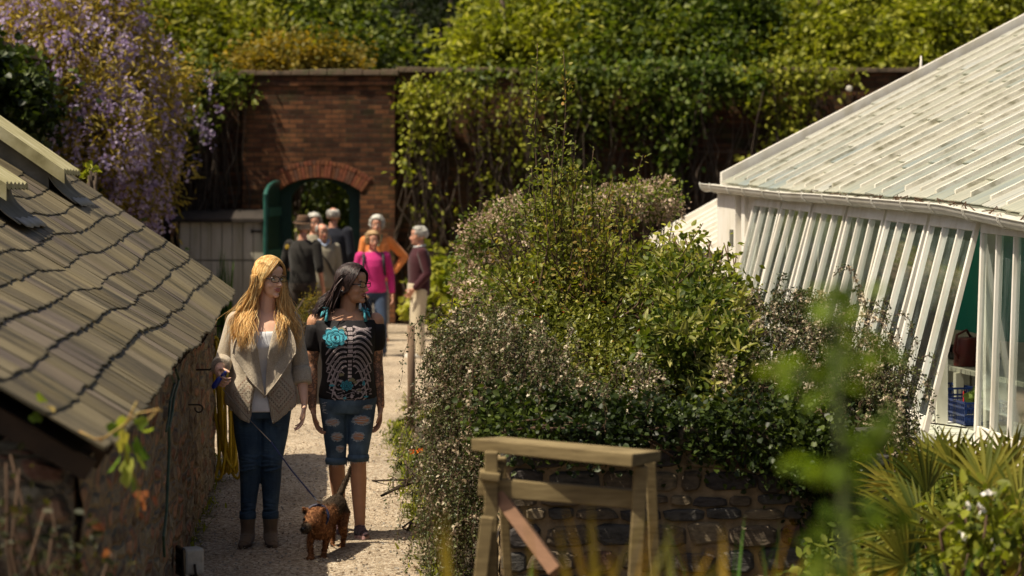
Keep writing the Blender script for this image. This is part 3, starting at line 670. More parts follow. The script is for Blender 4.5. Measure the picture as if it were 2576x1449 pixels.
# fascia and fixed frame
M_wp = M_white
def vbox(mb, x0, x1, y0, y1, zlo, zhi):
    mb.hexa([gl(x0, y0, zlo(y0)), gl(x1, y0, zlo(y0)), gl(x1, y1, zlo(y1)), gl(x0, y1, zlo(y1)), gl(x0, y0, zhi(y0)), gl(x1, y0, zhi(y0)), gl(x1, y1, zhi(y1)), gl(x0, y1, zhi(y1))])
m = MB()
for y0, y1 in zip(np.linspace(NY, 6.94, 15)[:-1], np.linspace(NY, 6.94, 15)[1:]): vbox(m, -.04, .03, y0, y1, lambda y: zh(y)+.075, lambda y: zg(y)-.004)
m.build('eaves_board', M_wp, gh)
m = MB(); SW = .94; posts = [k*SW for k in range(-1, 7)]
for y0, y1 in zip([NY]+posts[1:], posts[1:]+[6.94]):
    vbox(m, -.16, .16, y0, y1-.0005, lambda y: zsill(y)-.055, lambda y: zsill(y)); vbox(m, -.20, -.162, y0, y1-.0005, lambda y: zsill(y)-.08, lambda y: zsill(y)-.008)
m.build('sill', M_wp, gh)
m = MB()
for y0, y1 in zip([NY]+posts[1:], posts[1:]+[6.94]): vbox(m, -.12, .1, y0, y1-.0005, lambda y: -.05, lambda y: zsill(y)-.056)
m.build('base_wall', simple('whitewashed_plinth', (.45, .42, .34), (.3, .28, .2), 5, .9, .4, .01), gh)
for p in posts: 
    m = MB(); w = .05 if p else .075; vbox(m, -.005, .075, p-w/2, p+w/2, lambda y: zsill(y), lambda y: zh(y)+.074); m.build('post', M_wp, gh)
m = MB(); vbox(m, -.07, .12, 6.25, 6.94, lambda y: -.05, lambda y: zh(y)+.074); vbox(m, -.05, .05, 5.98, 6.10, lambda y: zsill(y), lambda y: zh(y)+.074); vbox(m, -.01, .05, 5.70, 6.245, lambda y: zsill(y), lambda y: zh(y)+.073) ; m.build('corner_post', M_wp, gh, bevel=.006)
m = MB(); m.box((-.085, 6.30, 1.60), (-.071, 6.40, 1.74)); m.build('hinge', simple('grey_hinge', (.16, .16, .13), (.1, .1, .08), 30, .6), gh)
# sashes hung from the top, opened outwards
def sash(k, ang):
    y0 = k*SW+.03; y1 = (k+1)*SW-.03; ym = (y0+y1)/2; L = zh(ym)+.06-zsill(ym)-.01; ca, sa = math.cos(ang), math.sin(ang)
    def q(u, y, o): # u down from hinge, o outwards
        h = zh(y)+.066; return gl(-.012-u*sa-o*ca, y, h-u*ca+o*sa)
    def bar(mb, u0, u1, ya, yb_, o0, o1): mb.hexa([q(u0, ya, o0), q(u0, yb_, o0), q(u0, yb_, o1), q(u0, ya, o1), q(u1, ya, o0), q(u1, yb_, o0), q(u1, yb_, o1), q(u1, ya, o1)])
    m = MB(); bar(m, 0, .085, y0, y1, 0, .036); bar(m, L-.10, L+.0, y0+.045, y1-.045, 0.002, .034)
    bar(m, .0855, L, y0, y0+.030, 0, .036); bar(m, .0855, L, y1-.030, y1, 0, .036)
    for j in (1, 2):
        yy = y0+(y1-y0)*j/3; bar(m, .0855, L-.10, yy-.010, yy+.010, .004, .040)
    w = m.build('window', M_wp, gh, bevel=.003)
    m = MB(); m.add([q(.08, y0+.03, .016), q(.08, y1-.03, .016), q(L-.09, y1-.03, .016), q(L-.09, y0+.03, .016)], [(0, 1, 2, 3)]); m.build('glass', M_glass, w)
    m = MB(); a = q(L-.03, ym, -.01); m.tube([a, gl(.05, ym+.02, zsill(ym)+.03)], .006, 6); m.build('stay', M_iron, w)
for k in range(6): sash(k, R(14.8+.8*math.sin(k*2.1)))
sash(-1, R(2.0)); 
# far gable, back wall, floor inside
m = MB(); 
zt0 = zh(6.9)+.07
m.add([gl(.0, 6.93, 0), gl(SPAN, 6.93, 0), gl(SPAN, 6.93, rz(6.9, SPAN)-.05), gl(0, 6.93, rz(6.9, 0)-.05)], [(0, 1, 2, 3)])
m.build('gable_wall', simple('gable_white', (.5, .48, .4), (.36, .34, .28), 4, .8), gh)
m = MB(); m.box((SPAN, NY, -.05), (SPAN+.15, FY, 4.3)); m.build('back_wall', simple('limewashed_wall', (.36, .34, .28), (.25, .24, .19), 3, .9), gh)
m = MB(); m.box((.1, NY+.05, .0), (SPAN, FY-.1, .03)); m.build('floor', simple('greenhouse_floor', (.16, .14, .12), (.1, .09, .08), 5, .9), gh)
M_net = simple('green_shade_net', (.0, .21, .15), (.0, .14, .10), 200, .7)
m = MB(); 
G = [[gl(1.0+.03*math.sin(y*5)+.02*math.sin(y*11), y, z) for z in np.linspace(.97+.02*math.sin(y*2), zh(y)-.02, 6)] for y in np.linspace(-1.5, 3.4, 60)]
m.grid(G); net = m.build('shade_net', M_net, None, smooth=True); net.location = gh.location; net.rotation_euler = gh.rotation_euler
tag(net, 'emerald green shade netting hanging inside the greenhouse', 'netting')
# staging benches
def bench_(x0, x1, z, nm, label):
    t = thing('staging', label, 'bench', gW((x0+x1)/2, 2.4), GA); m = MB()
    yy = -4.0
    while yy < 4.3: m.box((-(x1-x0)/2, yy, z-.03), ((x1-x0)/2, yy+.09, z)); yy += .10
    m.build('slatted_top', simple('grey_slats', (.33, .31, .25), (.2, .19, .15), 9, .8), t)
    for y in np.linspace(-3.9, 4.2, 6):
        for sx in (-1, 1): m = MB(); m.box((sx*(x1-x0)/2-.03, y-.03, .03), (sx*(x1-x0)/2+.03, y+.03, z-.031)); m.build('leg', M_old_white, t)
bench_(.12, .60, .46, 's', 'low slatted bench along the greenhouse windows'); bench_(.46, 1.2, .78, 's', 'higher slatted bench behind the blue crates')
# blue crates
M_blue = simple('blue_plastic', (.012, .035, .16), (.01, .025, .11), 20, .35); M_blk = simple('black_plastic', (.012, .012, .013), (.02, .018, .016), 20, .45)
def crate(x, y, z, w, d, h, mat, label, gr, rz_=0):
    t = thing('crate', label, 'crate', gW(x, y, z), GA+rz_, gr); m = MB()
    m.box((-w/2, -d/2, 0), (w/2, d/2, .008))
    for (ax, sx) in ((0, -1), (0, 1), (1, -1), (1, 1)):
        L = d if ax == 0 else w; e = (w if ax == 0 else d)/2*sx
        def bb(u0, u1, z0, z1):
            if ax == 0: m.box((min(e, e-sx*.008), u0, z0), (max(e, e-sx*.008), u1, z1))
            else: m.box((u0, min(e, e-sx*.008), z0), (u1, max(e, e-sx*.008), z1))
        for zz in (.009, h*.36, h*.68, h-.016): bb(-L/2+.009, L/2-.009, zz, zz+.014)
        n = int(L/.035)
        for k in range(n+1): u = -L/2+.009+(L-.022)*k/n; bb(u, u+.005, .0091, h-.017)
    m.build('basket', mat, t); return t
crate(.30, .95, .47, .32, .40, .16, M_blue, 'blue ventilated crate of succulents nearest the open greenhouse window', 'crates on the greenhouse benches')
crate(.36, 1.75, .47, .30, .42, .19, M_blue, 'blue crate standing behind the succulent crate', 'crates on the greenhouse benches', .1)
crate(.88, 2.6, .791, .34, .42, .05, M_blk, 'shallow black seed tray with white labels on the upper bench', 'crates on the greenhouse benches')
crate(.9, 3.2, .791, .34, .42, .05, M_blk, 'second shallow black seed tray, farther along the upper bench', 'crates on the greenhouse benches')
def ros(x, y, z, r, label, gr):
    P = []; A = []; n = 18
    p = gW(x, y, z)
    for i in range(n):
        a = i*2.4; e = .25+.9*i/n; A.append((math.cos(a)*math.cos(e), math.sin(a)*math.cos(e), math.sin(e))); P.append(tuple(p))
    t = leaves('succulent', P, A, r, WIDE, M_succ, jitter=.05); tag(t, label, 'plant', gr)
M_succ = leafmat('succulent_leaf', [(.16, .22, .06), (.26, .33, .10)], trans=.1)
for (x, y, r, lb) in ((.27, .90, .085, 'pale green rosette succulent in the middle of the blue crate'), (.36, 1.08, .07, 'small green succulent at the far side of the blue crate'), (.24, .80, .06, 'grey-green succulent at the near end of the blue crate')):
    ros(x, y, .63, r, lb, 'succulents in the blue crate')
for (x, y, z, c, lb) in ((.84, 2.45, .85, (.75, .73, .66), 'white plant label at the near side of the seed tray'), (.92, 2.6, .85, (.75, .73, .66), 'white plant label at the far side of the seed tray'), (.24, 1.05, .62, (.45, .02, .02), 'red plant label stuck in the blue crate')):
    m = MB(); m.tube([(0, 0, 0), (0, 0, .07), (0, 0, .085), (0, 0, .09)], [.014, .014, .010, .003], 8, flat=.25); o = m.build('plant_label', simple('label_%d' % int(c[1]*100), c, c, 5, .5)); o.location = gW(x, y, z-.03); tag(o, lb, 'label', 'plant labels in the greenhouse')
# watering can
M_red = simple('dark_red_metal', (.10, .012, .010), (.065, .01, .008), 10, .4)
wc = thing('watering_can', 'dark red watering can on the upper greenhouse bench', 'watering can', gW(.60, 1.95, .781), GA+.6)
m = MB(); m.loft([[Vector((r*math.cos(a), r*.8*math.sin(a), z)) for a in np.linspace(0, 2*math.pi, 20, endpoint=False)] for z, r in ((0, .105), (.01, .11), (.2, .10), (.215, .09))]); m.build('body', M_red, wc, smooth=True)
m = MB(); m.tube([(.09, 0, .04), (.2, 0, .12), (.32, 0, .24)], [.028, .02, .014], 10); m.tube([(.32, 0, .24), (.345, 0, .265)], [.016, .04], 12); m.build('spout', M_red, wc, smooth=True)
m = MB(); m.tube([(-.09, 0, .05), (-.16, 0, .12), (-.12, 0, .24), (0, 0, .27), (.06, 0, .21)], .010, 8); m.build('handle', M_red, wc, smooth=True)
# finial behind the rake
fb = D(2317, 200, 22.0); m = MB(); H = 60*22/FD; m.loft([[Vector((r*math.cos(a), r*math.sin(a), z)) for a in np.linspace(0, 2*math.pi, 12, endpoint=False)] for z, r in ((-.25, .05), (-.02, .05), (0, .035), (.04, .03), (H*.6, .014), (H, .006))])
fin = m.build('finial', M_white, gh, smooth=True); inv = Matrix.Rotation(-GA, 4, 'Z') @ Matrix.Translation(-Vector(gh.location)); fin.location = inv @ fb
# low sloping white frame beyond the corner
cf = thing('cold_frame', 'low white sloping frame of boards beyond the far greenhouse corner', 'cold frame', D(1650, 800, 23.5)*1.0); cf.location.z = 0
def cW(v): return v-Vector(cf.location)
A0 = D(1636, 613, 24.3); bdir = Vector((gs, -gc, 0)); rd = Vector((gc, gs, .545)); m = MB()
for i in range(9):
    p = A0+bdir*(i*.36); q = p+bdir*.352; e = .9
    m.hexa([cW(p-Vector((0, 0, .03))), cW(q-Vector((0, 0, .03))), cW(q+rd*e-Vector((0, 0, .03))), cW(p+rd*e-Vector((0, 0, .03))), cW(p), cW(q), cW(q+rd*e), cW(p+rd*e)])
m.build('boards', M_white, cf)
for i in range(10):
    p = A0+bdir*(i*.36-.004); m = MB(); m.beam(cW(p+Vector((0, 0, .03))), cW(p+rd*.9+Vector((0, 0, .03))), .05 if i else .09, .05 if i else .10); m.build('rib', M_white, cf)
m = MB(); a = A0+Vector((gc, gs, 0))*.05; b = a+bdir*3.24; m.add([cW(Vector((a.x, a.y, 0))), cW(Vector((b.x, b.y, 0))), cW(b-Vector((0, 0, .02))), cW(a-Vector((0, 0, .02)))], [(0, 1, 2, 3)]); m.build('side', M_old_white, cf)
# ================= vegetation =================
M_bark = simple('bark', (.09, .065, .045), (.05, .035, .025), 14, .95, .7, .02, stretch=(1, 1, .3))
M_twig = simple('twig', (.10, .06, .035), (.06, .035, .022), 20, .9)
M_stemg = simple('green_stem', (.08, .11, .03), (.06, .07, .02), 20, .7)
L_yg = leafmat('fresh_yellow_green_leaf', [(.07, .09, .010), (.16, .18, .018), (.28, .29, .03), (.42, .40, .06)], trans=.35)
L_mid = leafmat('mid_green_leaf', [(.03, .05, .008), (.07, .10, .013), (.13, .16, .02), (.22, .23, .035)], trans=.3)
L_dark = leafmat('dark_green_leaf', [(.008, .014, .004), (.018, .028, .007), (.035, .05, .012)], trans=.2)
L_gold = leafmat('gold_green_leaf', [(.07, .085, .012), (.16, .14, .018), (.27, .20, .026), (.36, .27, .04)], trans=.38, tcol=(1.5, 1.3, .5))
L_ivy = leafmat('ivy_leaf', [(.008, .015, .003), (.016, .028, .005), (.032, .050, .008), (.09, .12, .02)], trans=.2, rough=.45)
L_cot = leafmat('cotoneaster_leaf', [(.03, .04, .014), (.06, .072, .024), (.11, .12, .045), (.17, .17, .075)], trans=.15, rough=.4)
L_ever = leafmat('glossy_bush_leaf', [(.04, .05, .010), (.09, .11, .018), (.17, .18, .03), (.28, .26, .06)], trans=.2, rough=.3)
L_var = leafmat('variegated_leaf', [(.16, .17, .05), (.32, .31, .10), (.50, .46, .18)], trans=.25)
P_pale = leafmat('pale_blossom', [(.40, .31, .21), (.58, .48, .34), (.74, .66, .52)], trans=.3, tcol=(1, .9, .8))
P_pur = leafmat('wisteria_blossom', [(.28, .20, .34), (.42, .33, .50), (.55, .47, .65), (.70, .63, .78)], trans=.3, tcol=(1, .9, 1.2))
P_dry = leafmat('dried_flower', [(.30, .20, .13), (.48, .36, .25), (.62, .50, .38)], trans=.25, tcol=(1, .9, .8))
P_red = leafmat('red_tip_leaf', [(.20, .04, .015), (.35, .10, .03)], trans=.3, tcol=(1.2, .6, .4))
# raised bed soil behind the stone wall (hidden by the planting)
def inbl(P, blobs): pass

# ---- trees and bushes beyond the garden wall
def tree(name, label, cat, blobs, base, lmat, n, size, tmpl=OVAL, group=None, trunk_r=.16, clump=.17, per=22, shell=.45, extra=None, jitter=.9, up=.6):
    t = thing(name, label, cat, (base[0], base[1], 0), 0, group); o = Vector((base[0], base[1], 0))
    P, A = crown([(Vector(c)-o, r) for c, r in blobs], n, clump, per, shell)
    k = P[:, 2] > .05; f = leaves('foliage', P[k], A[k], size, tmpl, lmat, t, jitter, up)
    m = MB(); top = max(b[0][2] for b in blobs); c0 = Vector(blobs[0][0])-o
    main = [Vector((0, 0, -.05)), Vector((c0.x*.2, c0.y*.2, top*.3)), Vector((c0.x*.6, c0.y*.6, top*.6)), Vector((c0.x, c0.y, top))]
    m.tube(main, [trunk_r, trunk_r*.8, trunk_r*.5, trunk_r*.2], 9)
    for c, r in blobs:
        c = Vector(c)-o
        for q in range(4):
            d = Vector(unit(RNG.normal(0, 1, 3))); tip = c+Vector((d.x*r[0], d.y*r[1], d.z*r[2]))*.8; st_ = main[1].lerp(main[2], random.random())
            stems(m, st_, [c.lerp(tip, .2), tip], trunk_r*.3, .012, wob=.08, seg=4)
    m.build('trunk', M_bark, t, smooth=True)
    if extra: extra(t, o, blobs)
    return t
B = blob
tree('broadleaf_tree', 'yellow-green leafy tree rising beyond the wall left of the gateway', 'tree', [B(480, 60, 190, 120, 38), B(600, 120, 150, 90, 37.4), B(380, 150, 120, 110, 38.5), B(470, -60, 200, 100, 39)], (-5.8, 38.5), leafmat('olive_leaf', [(.07, .09, .012), (.14, .16, .018), (.23, .23, .028), (.32, .30, .045)]), 15000, .13, clump=.24, per=60)
tree('broadleaf_tree', 'mid green tree above the brick pier of the gateway', 'tree', [B(800, 60, 170, 90, 39), B(900, 130, 130, 50, 38), B(720, 10, 150, 80, 40), B(760, -60, 220, 90, 40)], (-3.2, 39.5), L_mid, 12000, .14, clump=.24, per=60)
tree('shrub', 'orange-tinged golden shrub peeping over the coping of the gateway', 'shrub', [B(735, 150, 130, 42, 36), B(650, 165, 70, 28, 35.8), B(840, 160, 90, 30, 36)], (-3.6, 36.2), L_gold, 6500, .09, trunk_r=.07)
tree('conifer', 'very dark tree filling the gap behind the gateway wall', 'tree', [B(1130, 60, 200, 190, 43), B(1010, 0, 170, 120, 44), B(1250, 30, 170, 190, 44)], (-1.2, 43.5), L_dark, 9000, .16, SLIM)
tree('tall_shrub', 'bright yellow-green shrub arching over the wall right of the dark gap', 'shrub', [B(1260, 120, 130, 80, 35.6), B(1330, 50, 150, 70, 36.5), B(1400, 140, 130, 60, 35.6), B(1180, 165, 90, 35, 35.2), B(1420, -30, 170, 70, 37)], (.2, 36.4), L_yg, 15000, .13, clump=.22, per=70, up=.9, shell=.4)
tree('tall_shrub', 'dense mid green shrub at the middle of the wall top', 'shrub', [B(1600, 60, 170, 100, 36), B(1720, 130, 150, 80, 35.4), B(1560, 140, 110, 60, 35.2), B(1650, -30, 200, 70, 37)], (2.4, 36.4), L_mid, 13000, .13, clump=.22, per=70, up=.9, shell=.4)
tree('tall_shrub', 'darker leafy shrub between two paler ones on the wall top', 'shrub', [B(1850, 60, 110, 110, 35.6), B(1830, 160, 80, 70, 35.0)], (3.6, 36.4), leafmat('deep_green_leaf', [(.03, .055, .01), (.06, .09, .014), (.11, .14, .02)]), 8500, .105)
tree('tall_shrub', 'pale green shrub above the wall beside the greenhouse roof', 'shrub', [B(2060, 80, 160, 90, 35.8), B(2180, 130, 140, 50, 35.2), B(2000, 140, 120, 50, 35.2), B(2100, -20, 210, 70, 37)], (5.2, 36.4), L_yg, 14000, .12, clump=.2, per=60, up=.9, shell=.4)
tree('tall_shrub', 'pale green shrub in the top right corner behind the greenhouse ridge', 'shrub', [B(2400, 60, 190, 90, 35.8), B(2520, -20, 200, 90, 36), B(2330, 140, 110, 40, 35.3), B(2650, 60, 150, 100, 36)], (7.6, 36.4), L_yg, 11000, .12, clump=.2, per=60, up=.9, shell=.4)
bkt = [(-9.5, 46, 6.5, 3.4), (-5, 50, 7.5, 3.8), (0, 48, 7.0, 3.6), (4.5, 49, 7.5, 3.8), (9.5, 47, 7, 3.6), (14.5, 48, 7, 3.8), (-14, 46, 7, 3.6)]
bl_l = ['at the far left', 'behind the wisteria', 'behind the gateway', 'right of the dark gap', 'behind the greenhouse', 'at the far right beyond the greenhouse', 'at the far left edge of the garden']
for i, (x, y, h, r) in enumerate(bkt):
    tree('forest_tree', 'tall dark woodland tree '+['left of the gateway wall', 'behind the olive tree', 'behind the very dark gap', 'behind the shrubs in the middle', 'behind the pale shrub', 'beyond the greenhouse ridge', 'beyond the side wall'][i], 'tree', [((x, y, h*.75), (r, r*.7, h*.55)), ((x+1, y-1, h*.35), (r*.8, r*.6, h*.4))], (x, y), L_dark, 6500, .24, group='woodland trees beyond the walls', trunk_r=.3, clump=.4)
hill = MB(); hill.grid([[(x, 52+j*3, -.05+min(16, j*4.5)+.6*math.sin(x*.3+j)) for x in np.linspace(-60, 60, 40)] for j in range(6)])
tag(hill.build('hill', simple('wooded_hillside', (.02, .035, .012), (.008, .014, .006), 3, .95, 1, .3), smooth=True), kind='structure')
# hedge seen through the gateway
tree('hedge_shrub', 'dark shrub with bright new leaves seen through the open gateway', 'shrub', [((-3.1, 36.6, 1.2), (1.3, .8, 1.3)), ((-2.4, 36.4, .9), (.8, .6, 1.0)), ((-3.6, 36.8, 2.1), (1.0, .6, .7))], (-3.0, 37), L_mid, 7000, .10, trunk_r=.06)

# ---- climbers on the far wall
def climber(name, label, spots, lmat, size, group=None, tmpl=OVAL, Y=33.85, base=None, per=10, clump=.11, thick=.20):
    """spots: (x, y, rx, ry, clumps) in study-print pixels on the wall"""
    C = []; 
    for (x, y, rx, ry, n) in spots:
        a = RNG.uniform(0, 2*np.pi, n); r = np.sqrt(RNG.uniform(0, 1, n)); 
        for ai, ri in zip(a, r): p = D(x+rx*ri*math.cos(ai), y+ry*ri*math.sin(ai), Y-abs(random.gauss(0, thick))); C.append(tuple(p))
    C = np.array(C); bx = base or float(C[:, 0].mean()); t = thing(name, label, 'climber', (bx, Y, 0), 0, group); o = np.array([bx, Y, 0])
    P = np.repeat(C, per, 0)+RNG.normal(0, 1, (len(C)*per, 3))*np.array([clump, clump*.7, clump]); P[:, 1] = np.minimum(P[:, 1], Y+.02)
    A = RNG.normal(0, .4, P.shape)+np.array([0, -.7, -.5]); leaves('foliage', P-o, A, size, tmpl, lmat, t, .5, .3)
    m = MB(); n = 0
    for i in range(0, len(C), max(1, len(C)//46)):
        c = C[i]-o; b = Vector((c[0]*.45+random.gauss(0, .2), 0, 0)); stems(m, b, [Vector(c)], .022, .005, wob=.10, seg=7, n=5)
    m.build('stem', M_bark, t, smooth=True); return t
climber('climbing_plant', 'leafy yellow-green climber just right of the brick gateway pier', [(1080, 300, 60, 90, 60), (1050, 250, 40, 50, 34), (1150, 240, 90, 50, 44), (1040, 400, 30, 80, 9), (1120, 540, 70, 90, 8)], L_yg, .095)
climber('climbing_plant', 'sparse climber with pale stems on the wall behind the man in the maroon jumper', [(1230, 290, 70, 80, 18), (1310, 430, 80, 120, 34), (1200, 480, 90, 90, 12), (1340, 290, 70, 80, 40), (1180, 620, 90, 50, 14)], L_yg, .085)
climber('climbing_plant', 'tumbling mid green climber at the middle of the far wall', [(1300, 190, 200, 22, 60), (1430, 230, 100, 70, 80), (1540, 240, 110, 70, 70), (1480, 400, 60, 130, 38), (1590, 330, 60, 70, 16)], L_mid, .10)
climber('climbing_plant', 'thick dark green climber hanging down the wall in a broad tongue', [(1620, 185, 250, 22, 90), (1700, 230, 110, 80, 130), (1690, 330, 50, 90, 50), (1830, 205, 100, 45, 80), (1690, 430, 25, 70, 16)], leafmat('deep_leaf', [(.035, .065, .01), (.08, .12, .016), (.16, .19, .03)]), .11)
climber('climbing_plant', 'pale green climber hanging to a point beside the greenhouse roof', [(1960, 240, 90, 50, 60), (1990, 330, 50, 60, 40), (2080, 200, 80, 25, 30), (1940, 390, 50, 40, 12), (1990, 180, 130, 25, 50)], L_yg, .10)
climber('ivy', 'ivy and wisteria sprays trailing over the wall left of the pier', [(500, 250, 50, 110, 60), (560, 215, 70, 35, 50), (450, 200, 60, 40, 50), (470, 360, 30, 60, 20), (610, 225, 40, 25, 12)], L_mid, .10)
# trellis on the wall
tr = thing('trellis', 'weathered timber trellis fixed to the brick wall near the greenhouse', 'trellis', (D(1820, 0, 33.8).x, 33.88, 0)); o = Vector(tr.location)
for x in (1716, 1833, 1950): m = MB(); a = D(x, 375, 33.9)-o; b = D(x, 700, 33.9)-o; m.beam(a, b, .05, .035, (0, 1, 0)); m.build('upright', M_twig, tr)
for y in (381, 468): m = MB(); a = D(1700, y, 33.85)-o; b = D(2080, y+3, 33.85)-o; m.beam(a, b, .04, .035); m.build('rail', M_twig, tr)
o_ = D(2136, 223, 33.97); m = MB(); m.loft([[Vector((r*math.cos(a), y, r*math.sin(a))) for a in np.linspace(0, 6.283, 14, endpoint=False)] for y, r in ((0, .05), (-.02, .05), (-.03, .03))]); o = m.build('wall_disc', M_white); o.location = o_; tag(o, 'small round white disc fixed high on the brick wall', 'disc')

# ---- wisteria mound, top left
wb = [B(130, 130, 190, 170, 25.5, 1.2), B(290, 170, 130, 150, 26), B(350, 300, 110, 140, 26), B(220, 320, 170, 140, 25), B(380, 420, 80, 110, 26.5), B(260, 450, 130, 90, 25.5), B(160, -20, 190, 120, 26), B(60, 330, 130, 120, 25.5), B(420, 200, 60, 60, 27), B(330, 500, 90, 70, 26)]
ws = thing('wisteria', 'large wisteria in purple flower mounded over the left garden wall', 'wisteria', (-5.2, 26, 0)); o = np.array([-5.2, 26, 0])
P, A = crown([(Vector(c)-Vector(o), r) for c, r in wb], 26000, .14, 14, .62); A[:, 2] -= .5; leaves('foliage', P, A, .10, SLIM, leafmat('bronze_wisteria_leaf', [(.12, .11, .015), (.24, .20, .03), (.38, .30, .05), (.50, .40, .09)], trans=.35, tcol=(1.5, 1.3, .5)), ws, .8, .3)
rc = MB(); C, _ = crown([(Vector(c)-Vector(o), (r[0]*1.03, r[1]*1.05, r[2]*1.03)) for c, r in wb], 2100, .05, 1, .86)
C = C[C[:, 1] < .6][:1500]; PP = []; 
for c in C:
    L = random.uniform(.16, .32); k = 17; u = RNG.uniform(0, 1, k); a = RNG.uniform(0, 6.28, k); r = .055*(1-u*.75)
    PP.append(np.stack([c[0]+r*np.cos(a), c[1]-.05+r*np.sin(a), c[2]-u*L], 1))
PP = np.concatenate(PP); o2 = leaves('flowers', PP, RNG.normal(0, 1, PP.shape), .052, DIAM, P_pur, ws, .5, .2)
m = MB(); stems(m, (0, 1, 0), [tuple(Vector(c)-Vector(o)) for c, r in wb], .10, .03, wob=.15, seg=6, n=8); m.build('trunk', M_bark, ws, smooth=True)
C = [D(random.gauss(505, 30), random.gauss(270, 60), 33.5)-Vector((-3, 33.5, 0)) for _ in range(14)]
ww = thing('wisteria', 'thin wisteria sprays with a few mauve flowers in front of the brick pier', 'wisteria', (-3, 33.5, 0)); PP = []
for c in C:
    k = 22; u = RNG.uniform(0, 1, k); a = RNG.uniform(0, 6.28, k); r = .07*(1-u*.75); PP.append(np.stack([c[0]+r*np.cos(a), c[1]-.1+r*np.sin(a), c[2]-u*.35], 1))
leaves('flowers', np.concatenate(PP), RNG.normal(0, 1, (14*22, 3)), .055, DIAM, P_pur, ww, .5)
m = MB(); stems(m, (-1.9, .3, 0), [tuple(c) for c in C], .02, .005, wob=.1, seg=6); m.build('stem', M_bark, ww)
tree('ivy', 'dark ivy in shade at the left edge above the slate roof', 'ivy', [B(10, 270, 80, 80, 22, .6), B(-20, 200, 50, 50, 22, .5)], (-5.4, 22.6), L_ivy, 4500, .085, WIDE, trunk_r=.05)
tree('sprig', 'small yellow-green sprig growing beyond the roof verge', 'plant', [B(232, 435, 20, 14, 18, .06)], (D(235, 0, 18).x, 18), L_yg, 60, .07, trunk_r=.012, clump=.03)
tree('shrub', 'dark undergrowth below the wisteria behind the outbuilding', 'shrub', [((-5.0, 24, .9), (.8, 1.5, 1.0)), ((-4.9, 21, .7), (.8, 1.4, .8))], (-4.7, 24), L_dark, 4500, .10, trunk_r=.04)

# ---- garden plants behind the visitors
tree('hosta_clump', 'lush bright green plants at the foot of the far wall behind the man in maroon', 'plant', [((-.9, 31.5, .55), (.7, .6, .62)), ((-.3, 31, .5), (.8, .6, .6)), ((.5, 31.2, .6), (.9, .6, .8)), ((1.4, 31.0, .6), (.9, .6, .8))], (-.1, 31.4), L_yg, 5200, .12, WIDE, trunk_r=.02, clump=.1)
def blades(name, label, cat, base, n, h, spread, mat, w=.02, lean=.3, group=None, droop=.3, seg=6, rx=.1, ry=.1, part='leaves'):
    t = thing(name, label, cat, (base[0], base[1], 0), 0, group) if part else None; m = MB(); rn = []
    for i in range(n):
        a = random.uniform(0, 6.283); x0 = max(-1.6*rx, min(1.6*rx, random.gauss(0, rx))); y0 = random.gauss(0, ry); H = h*random.uniform(.65, 1.15); dx, dy = math.cos(a), math.sin(a); le = random.uniform(.2, 1)*lean*(.35 if dx < -.1 and name == 'ochre_lily' else 1); ww = w*random.uniform(.7, 1.2)
        sx, sy = -dy, dx; b = m.n; vs = []
        for k in range(seg+1):
            u = k/seg; o = le*H*u**1.6+.0; z = H*(u-droop*le*u**3); wd = ww*(1-u**2.5)*(.5+.5*min(1, u*4))
            vs += [(x0+dx*o-sx*wd, y0+dy*o-sy*wd, base[2]+z+ww*.3), (x0+dx*o, y0+dy*o, base[2]+z), (x0+dx*o+sx*wd, y0+dy*o+sy*wd, base[2]+z+ww*.3)]
        m.add(vs, [(k*3+j, k*3+j+1, k*3+j+4, k*3+j+3) for k in range(seg) for j in (0, 1)]); rn += [random.random()]*len(vs)
    o = m.build(part, mat, t, smooth=True); fattr(o, 'rnd', rn); return t
L_blade = leafmat('green_blade', [(.03, .08, .015), (.06, .14, .02), (.13, .22, .035)], trans=.3)
L_blade_y = leafmat('ochre_blade', [(.10, .11, .012), (.24, .19, .02), (.42, .28, .03), (.50, .34, .05)], trans=.4, tcol=(1.5, 1.2, .4))
p = D(562, 735, 30); blades('iris_clump', 'upright green sword leaves in front of the white store', 'plant', (p.x, 30, .02), 30, 1.22, .1, L_blade, .022, .14, rx=.06)
# dark planter of heather between the two women
pl = D(768, 820, 21); plt = thing('planter', 'dark square planter of orange and green plants between the two women', 'planter', (pl.x, 21, 0))
m = MB(); m.box((-.22, -.2, 0), (.22, .2, .62)); m.box((-.24, -.22, .62), (.24, .22, .68)); m.build('box', simple('planter_dark', (.05, .04, .035), (.03, .025, .02), 9, .8), plt, bevel=.01)
tg = tree('heather', 'orange and yellow-green heather growing in the dark planter', 'plant', [((pl.x, 21, .82), (.22, .2, .16)), ((pl.x+.06, 21, 1.0), (.10, .1, .14))], (pl.x, 21), L_gold, 1500, .035, SLIM, trunk_r=.01, clump=.03); tg.location.z = 0

# ---- stone retaining wall and its raised bed
M_stone = rubble('slate_rubble', [(.045, .04, .042), (.05, .043, .038), (.085, .042, .034), (.04, .038, .038), (.11, .088, .06), (.06, .052, .044), (.13, .10, .07)], (.42, .31, .18), (7.0, 5, 11), .17, .012, speck=(.14, .14, .08), wobv=.22)
rwt = thing('retaining_wall', 'rough slate-rubble retaining wall with sandy mortar behind the timber stand', 'wall', (1.2, 11.0, 0))
M_mort = simple('sandy_mortar', (.30, .215, .12), (.15, .105, .06), 14, .95, .8, .01, detail=8)
SB = [simple('wall_stone_'+n_, c_, tuple(q*.45 for q in c_), 16, .9, .9, .008, c3=tuple(q*1.35 for q in c_), stretch=(1, 1, 2.5), detail=8) for n_, c_ in (('slate', (.05, .043, .04)), ('brown', (.09, .068, .045)), ('purple', (.08, .042, .035)), ('grey', (.06, .056, .05)), ('buff', (.15, .115, .07)))]
